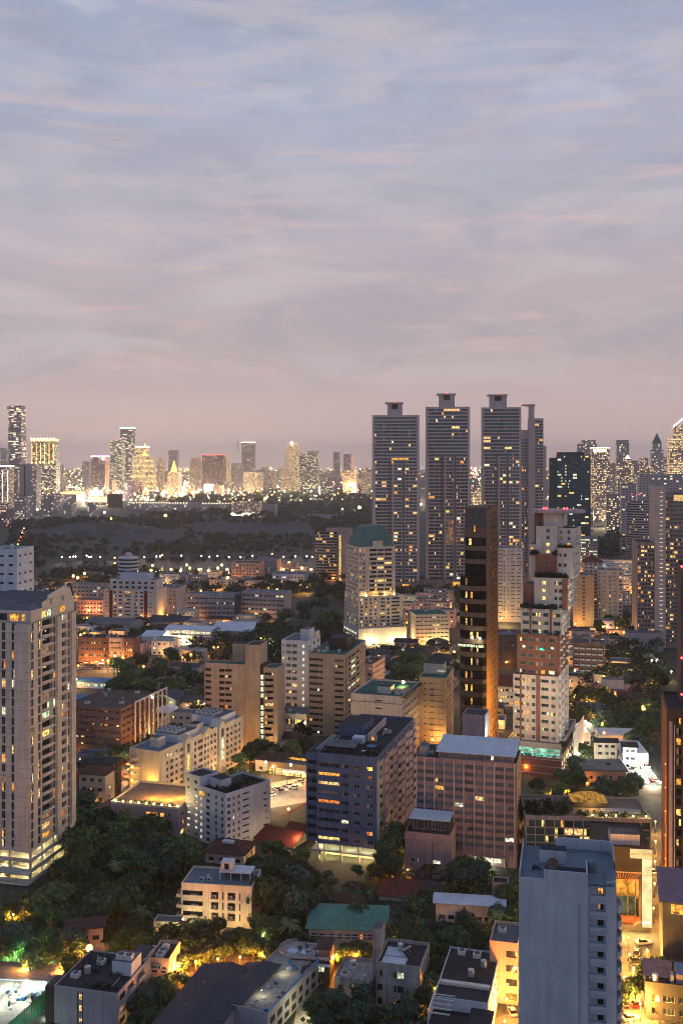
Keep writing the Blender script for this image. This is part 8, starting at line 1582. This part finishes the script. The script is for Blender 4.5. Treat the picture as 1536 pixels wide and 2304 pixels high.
def car(px, py, rz, kind, label, group=None):
    cols = dict(dark=(.02, .022, .03), white=(.6, .6, .6), red=(.4, .02, .02), silver=(.3, .31, .33)); p = GP(px, py)
    if kind not in CARS: CARS[kind] = o = car_proto(cols[kind])
    else: o = dup_tree(CARS[kind]); o.name = 'parked_car'
    o.location = (p.x, p.y, .06); o.rotation_euler = (0, 0, R(rz)); tag(o, label, 'car')
    if group: o['group'] = group
    elif 'group' in o: del o['group']
car(1448, 2125, 8, 'silver', 'silver car nearest the glowing sign hotel entrance'); car(1432, 2148, 70, 'dark', 'dark car parked beside the silver one in the hotel forecourt'); car(1430, 2166, 12, 'dark', 'dark car nose out at the near edge of the hotel forecourt'); car(1436, 2266, 10, 'red', 'red car driving on the amber street past the corner shophouse'); car(1402, 2262, 100, 'dark', 'dark car on the amber street beside the blue grey slab tower'); car(1164, 2252, 10, 'red', 'red car half hidden in the bright lane left of the blue grey slab tower'); car(1412, 2062, 60, 'white', 'white car under the fan canopy of the sign hotel')
for i_, (px, py, rz, kd, lb) in enumerate(((1442, 2190, 98, 'white', 'white car on the amber street above the corner shophouse trees'), (1418, 2296, 12, 'silver', 'silver car crossing the bottom edge of the amber street'), (1466, 1965, 95, 'white', 'white car on the side street by the glowing sign'), (1152, 2282, 96, 'silver', 'silver car in the bright lane below the peach house'), (1128, 2232, 95, 'dark', 'dark car in the bright lane by the big dark flat roof'))): car(px, py, rz, kd, lb)
q = random.Random(3)
for i in range(26):
    px = 176 + (i % 13) * 9.4; py = (1494, 1506)[i // 13]
    car(px, py, 80 + q.uniform(-4, 4), q.choice(('dark', 'dark', 'white', 'silver')), 'car parked in the dim car park before the food street', 'cars in the car park before the food street')
for i in range(7): car(596 + i * 13, 1786 - i * 4 + (i % 2) * 9, q.uniform(0, 180), 'white' if i % 3 else 'silver', 'car parked in the glaring market forecourt', 'cars in the market forecourt')
for i in range(16):
    py = 1242 - i * 3.1; car(36 + i * 1.0, py, 84, 'white', 'car queueing on the far road with its lights on', 'cars queueing on the far road'); p = GP(36 + i, py)
strip('far_road', [(28, 1262), (46, 1205), (60, 1186)], 14, ASPH)
for i in range(12):
    p = GP(40 + i * 1.5 + q.uniform(-3, 3), 1240 - i * 4.2); post_lamp('road_lamp', 'red or amber light beside the far road behind the white corner flats', 'lights along the far road', (p.x, p.y, 0), 3 + q.uniform(0, 5), 1.0, (glow('red_lamp', (1, .08, .05), 9), GLO, GLY)[i % 3], ((1, .15, .08), 1500) if i % 3 == 0 else None)
# street lamps and garden lights among the near streets
for px, py, hh, c, e, lb in ((201, 2139, 7, (1, .33, .04), 8000, 'starry orange lamp behind the grey panelled block'), (593, 2104, 6, (1, .85, .4), 600, 'yellow white lamp inside the big tree left of the villa'), (675, 2139, 5, (1, .9, .6), 500, 'white lamp in the amber lane before the villa'), (1302, 1550, 6, (1, .4, .05), 2600, 'orange street lamp behind the brick tower, left of the temple hall'), (1442, 1508, 6, (1, .6, .1), 2600, 'amber lamp among the trees behind the temple hall'), (1466, 1487, 9, (1, .95, .7), 2600, 'paired white floodlight above the lamp lit trees'), (1476, 1488, 9, (1, .95, .7), 2600, 'second white floodlight right beside the paired one'), (1510, 1512, 6, (1, .75, .2), 2000, 'yellow lamp close to the dark tower wall'), (905, 1900, 5, (1, .7, .2), 900, 'round amber lamp at the foot of the slate blue block'), (490, 1457, 6, (1, .45, .1), 1600, 'orange lamp near the pale blue roofed shed'), (562, 1756, 7, (1, .9, .6), 1500, 'white lamp on the planted roof edge of the pale apartments'), (597, 1760, 7, (1, .9, .6), 1800, 'white lamp at the entrance of the market forecourt'), (609, 1698, 4, (1, .7, .3), 700, 'small lamp by the pool below the tan tower'), (563, 1428, 5, (.9, 1, .7), 600, 'greenish lamp by the wooded ground near the pale grid tower'), (1282, 1700, 5, (1, .8, .3), 900, 'yellow lamp at the brick tower podium corner')):
    d = DZ(py, hh); post_lamp('street_lamp', lb, None, (XX(px, d), d, 0), hh, .95 if px == 201 else .42, glow('lamp_%d' % int(c[1] * 100), c, 30), (c, e))
AMB = (1, .32, .035)
for px, py, e in ((400, 2176, 900), (440, 2166, 1100), (490, 2160, 1200), (540, 2156, 1300), (590, 2150, 1300), (640, 2152, 1300), (700, 2154, 1200), (750, 2156, 1400), (800, 2150, 1000), (905, 2140, 700), (960, 2190, 1400), (985, 2230, 1500), (1010, 2112, 300), (1075, 2110, 300), (60, 2172, 700), (140, 2178, 900), (180, 2170, 700), (1120, 2210, 900), (1140, 2250, 1100), (1135, 2300, 1100), (1410, 2230, 2600), (1440, 2260, 2400), (1420, 2300, 2600), (1480, 2250, 2000), (1425, 2180, 2200), (1455, 2140, 1500), (1474, 1850, 500), (1474, 1895, 500), (1473, 1940, 500), (1472, 1990, 400), (1470, 2045, 400), (1413, 2112, 500), (1416, 2150, 500), (1404, 2200, 500), (1230, 1790, 900), (1270, 1780, 900), (1205, 1800, 700), (30, 2060, 500), (75, 2050, 500), (890, 1935, 700), (345, 1600, 900), (300, 1640, 700), (560, 1690, 900), (1320, 1580, 1800), (1300, 1620, 1500), (1330, 1500, 2000), (1400, 1500, 1500)):
    p = GP(px, py, 4.5); post_lamp('street_lamp', 'slim street lamp with a small amber globe along the near lanes', 'amber street lamps of the near lanes', (p.x, p.y, 0), 4.5, .3, glow('amber_globe', (1, .5, .1), 14), (AMB if px < 1400 else (1, .45, .07), e * 6))
for px, py in ((20, 2150), (60, 2140), (100, 2150), (40, 2165)): LAMPS.append((GP(px, py, 2.5), (.6, 1, .3), 1800, .2, None))

q = random.Random(21); k = 0                              # amber lamps wherever a street shows between the middle blocks
ZN = [([(165, 1560), (180, 1420), (640, 1400), (640, 1480), (430, 1500), (250, 1540)], 16), ([(250, 1740), (330, 1640), (470, 1590), (690, 1590), (690, 1740), (560, 1740)], 12), ([(640, 1500), (880, 1460), (1025, 1460), (1025, 1600), (900, 1620), (800, 1520)], 10), ([(1285, 1790), (1290, 1430), (1480, 1400), (1480, 1680), (1430, 1700)], 26), ([(180, 1420), (240, 1310), (700, 1300), (770, 1330), (600, 1400)], 12), ([(900, 1440), (1010, 1340), (1160, 1340), (1160, 1420)], 9), ([(1240, 1420), (1250, 1270), (1430, 1270), (1440, 1400)], 10)]
for poly, n in ZN:
    xs = [p[0] for p in poly]; ys = [p[1] for p in poly]; k = t = 0
    while k < n and t < 400:
        t += 1; px, py = q.uniform(min(xs), max(xs)), q.uniform(min(ys), max(ys)); p = GP(px, py)
        if not inside(px, py, poly) or blocked(p.x, p.y, 1.2): continue
        k += 1; c = q.choice(((1, .32, .04), (1, .32, .04), (1, .38, .06), (1, .5, .12), (1, .85, .5))); hh = q.uniform(5, 9); rl = .28 + p.y / 1900
        post_lamp('street_lamp', 'street lamp glowing between the middle distance blocks', 'street lamps of the middle distance', (p.x, p.y, 0), hh, rl, glow('street_globe_%d' % int(c[1] * 100), c, 14), (c, 2400 * (p.y / 500) ** 1.3))

for i, (X, d, W, D, th) in enumerate(list(FOOT)):         # a lamp or two at the foot of the fronts
    if not 395 < d < 1350: continue
    for j in range(1 if W < 22 else 2):
        if q.random() < .42: continue
        c_, n_ = math.cos(th), math.sin(th); u, v = -W * q.random(), -q.uniform(1.8, 3.2); x, y = X + u * c_ + v * n_, d - u * n_ + v * c_
        if blocked(x, y, .3): continue
        c = q.choice(((1, .32, .04), (1, .36, .05), (1, .42, .08), (1, .5, .12))); post_lamp('street_lamp', 'street lamp glowing between the middle distance blocks', 'street lamps of the middle distance', (x, y, 0), 3.4, min(.9, .3 + d / 1900), glow('street_globe_%d' % int(c[1] * 100), c, 14), (c, 560 * (d / 500) ** 1.2))
for i, (px, py, h) in enumerate(((150, 2080, 9), (262, 2015, 10), (318, 2110, 8), (420, 2142, 8), (652, 2150, 9), (700, 2030, 8), (915, 2165, 9), (1120, 2120, 8), (1052, 1990, 7), (610, 1725, 8), (1330, 1815, 7), (1455, 2245, 7))):
    palm(px, py, h, 'slender palm poking out of the near trees', i + 10)
for o_ in bpy.data.objects:
    if o_.get('label') == 'slender palm poking out of the near trees': o_['group'] = 'palms among the near trees'
# ------------------------------------------------------------------ the light each lamp throws, added helper lights included
LP = {}
LSCALE = 2.3
for i, (p, c, e, r_, par_) in enumerate(LAMPS):
    k = (c, round(e), r_)
    if k not in LP:
        L = bpy.data.lights.new('lamp_light', 'POINT'); L.energy = e * LSCALE; L.color = c; L.shadow_soft_size = r_; LP[k] = L
    o = bpy.data.objects.new('lamp_light', LP[k]); link(o); o.location = p
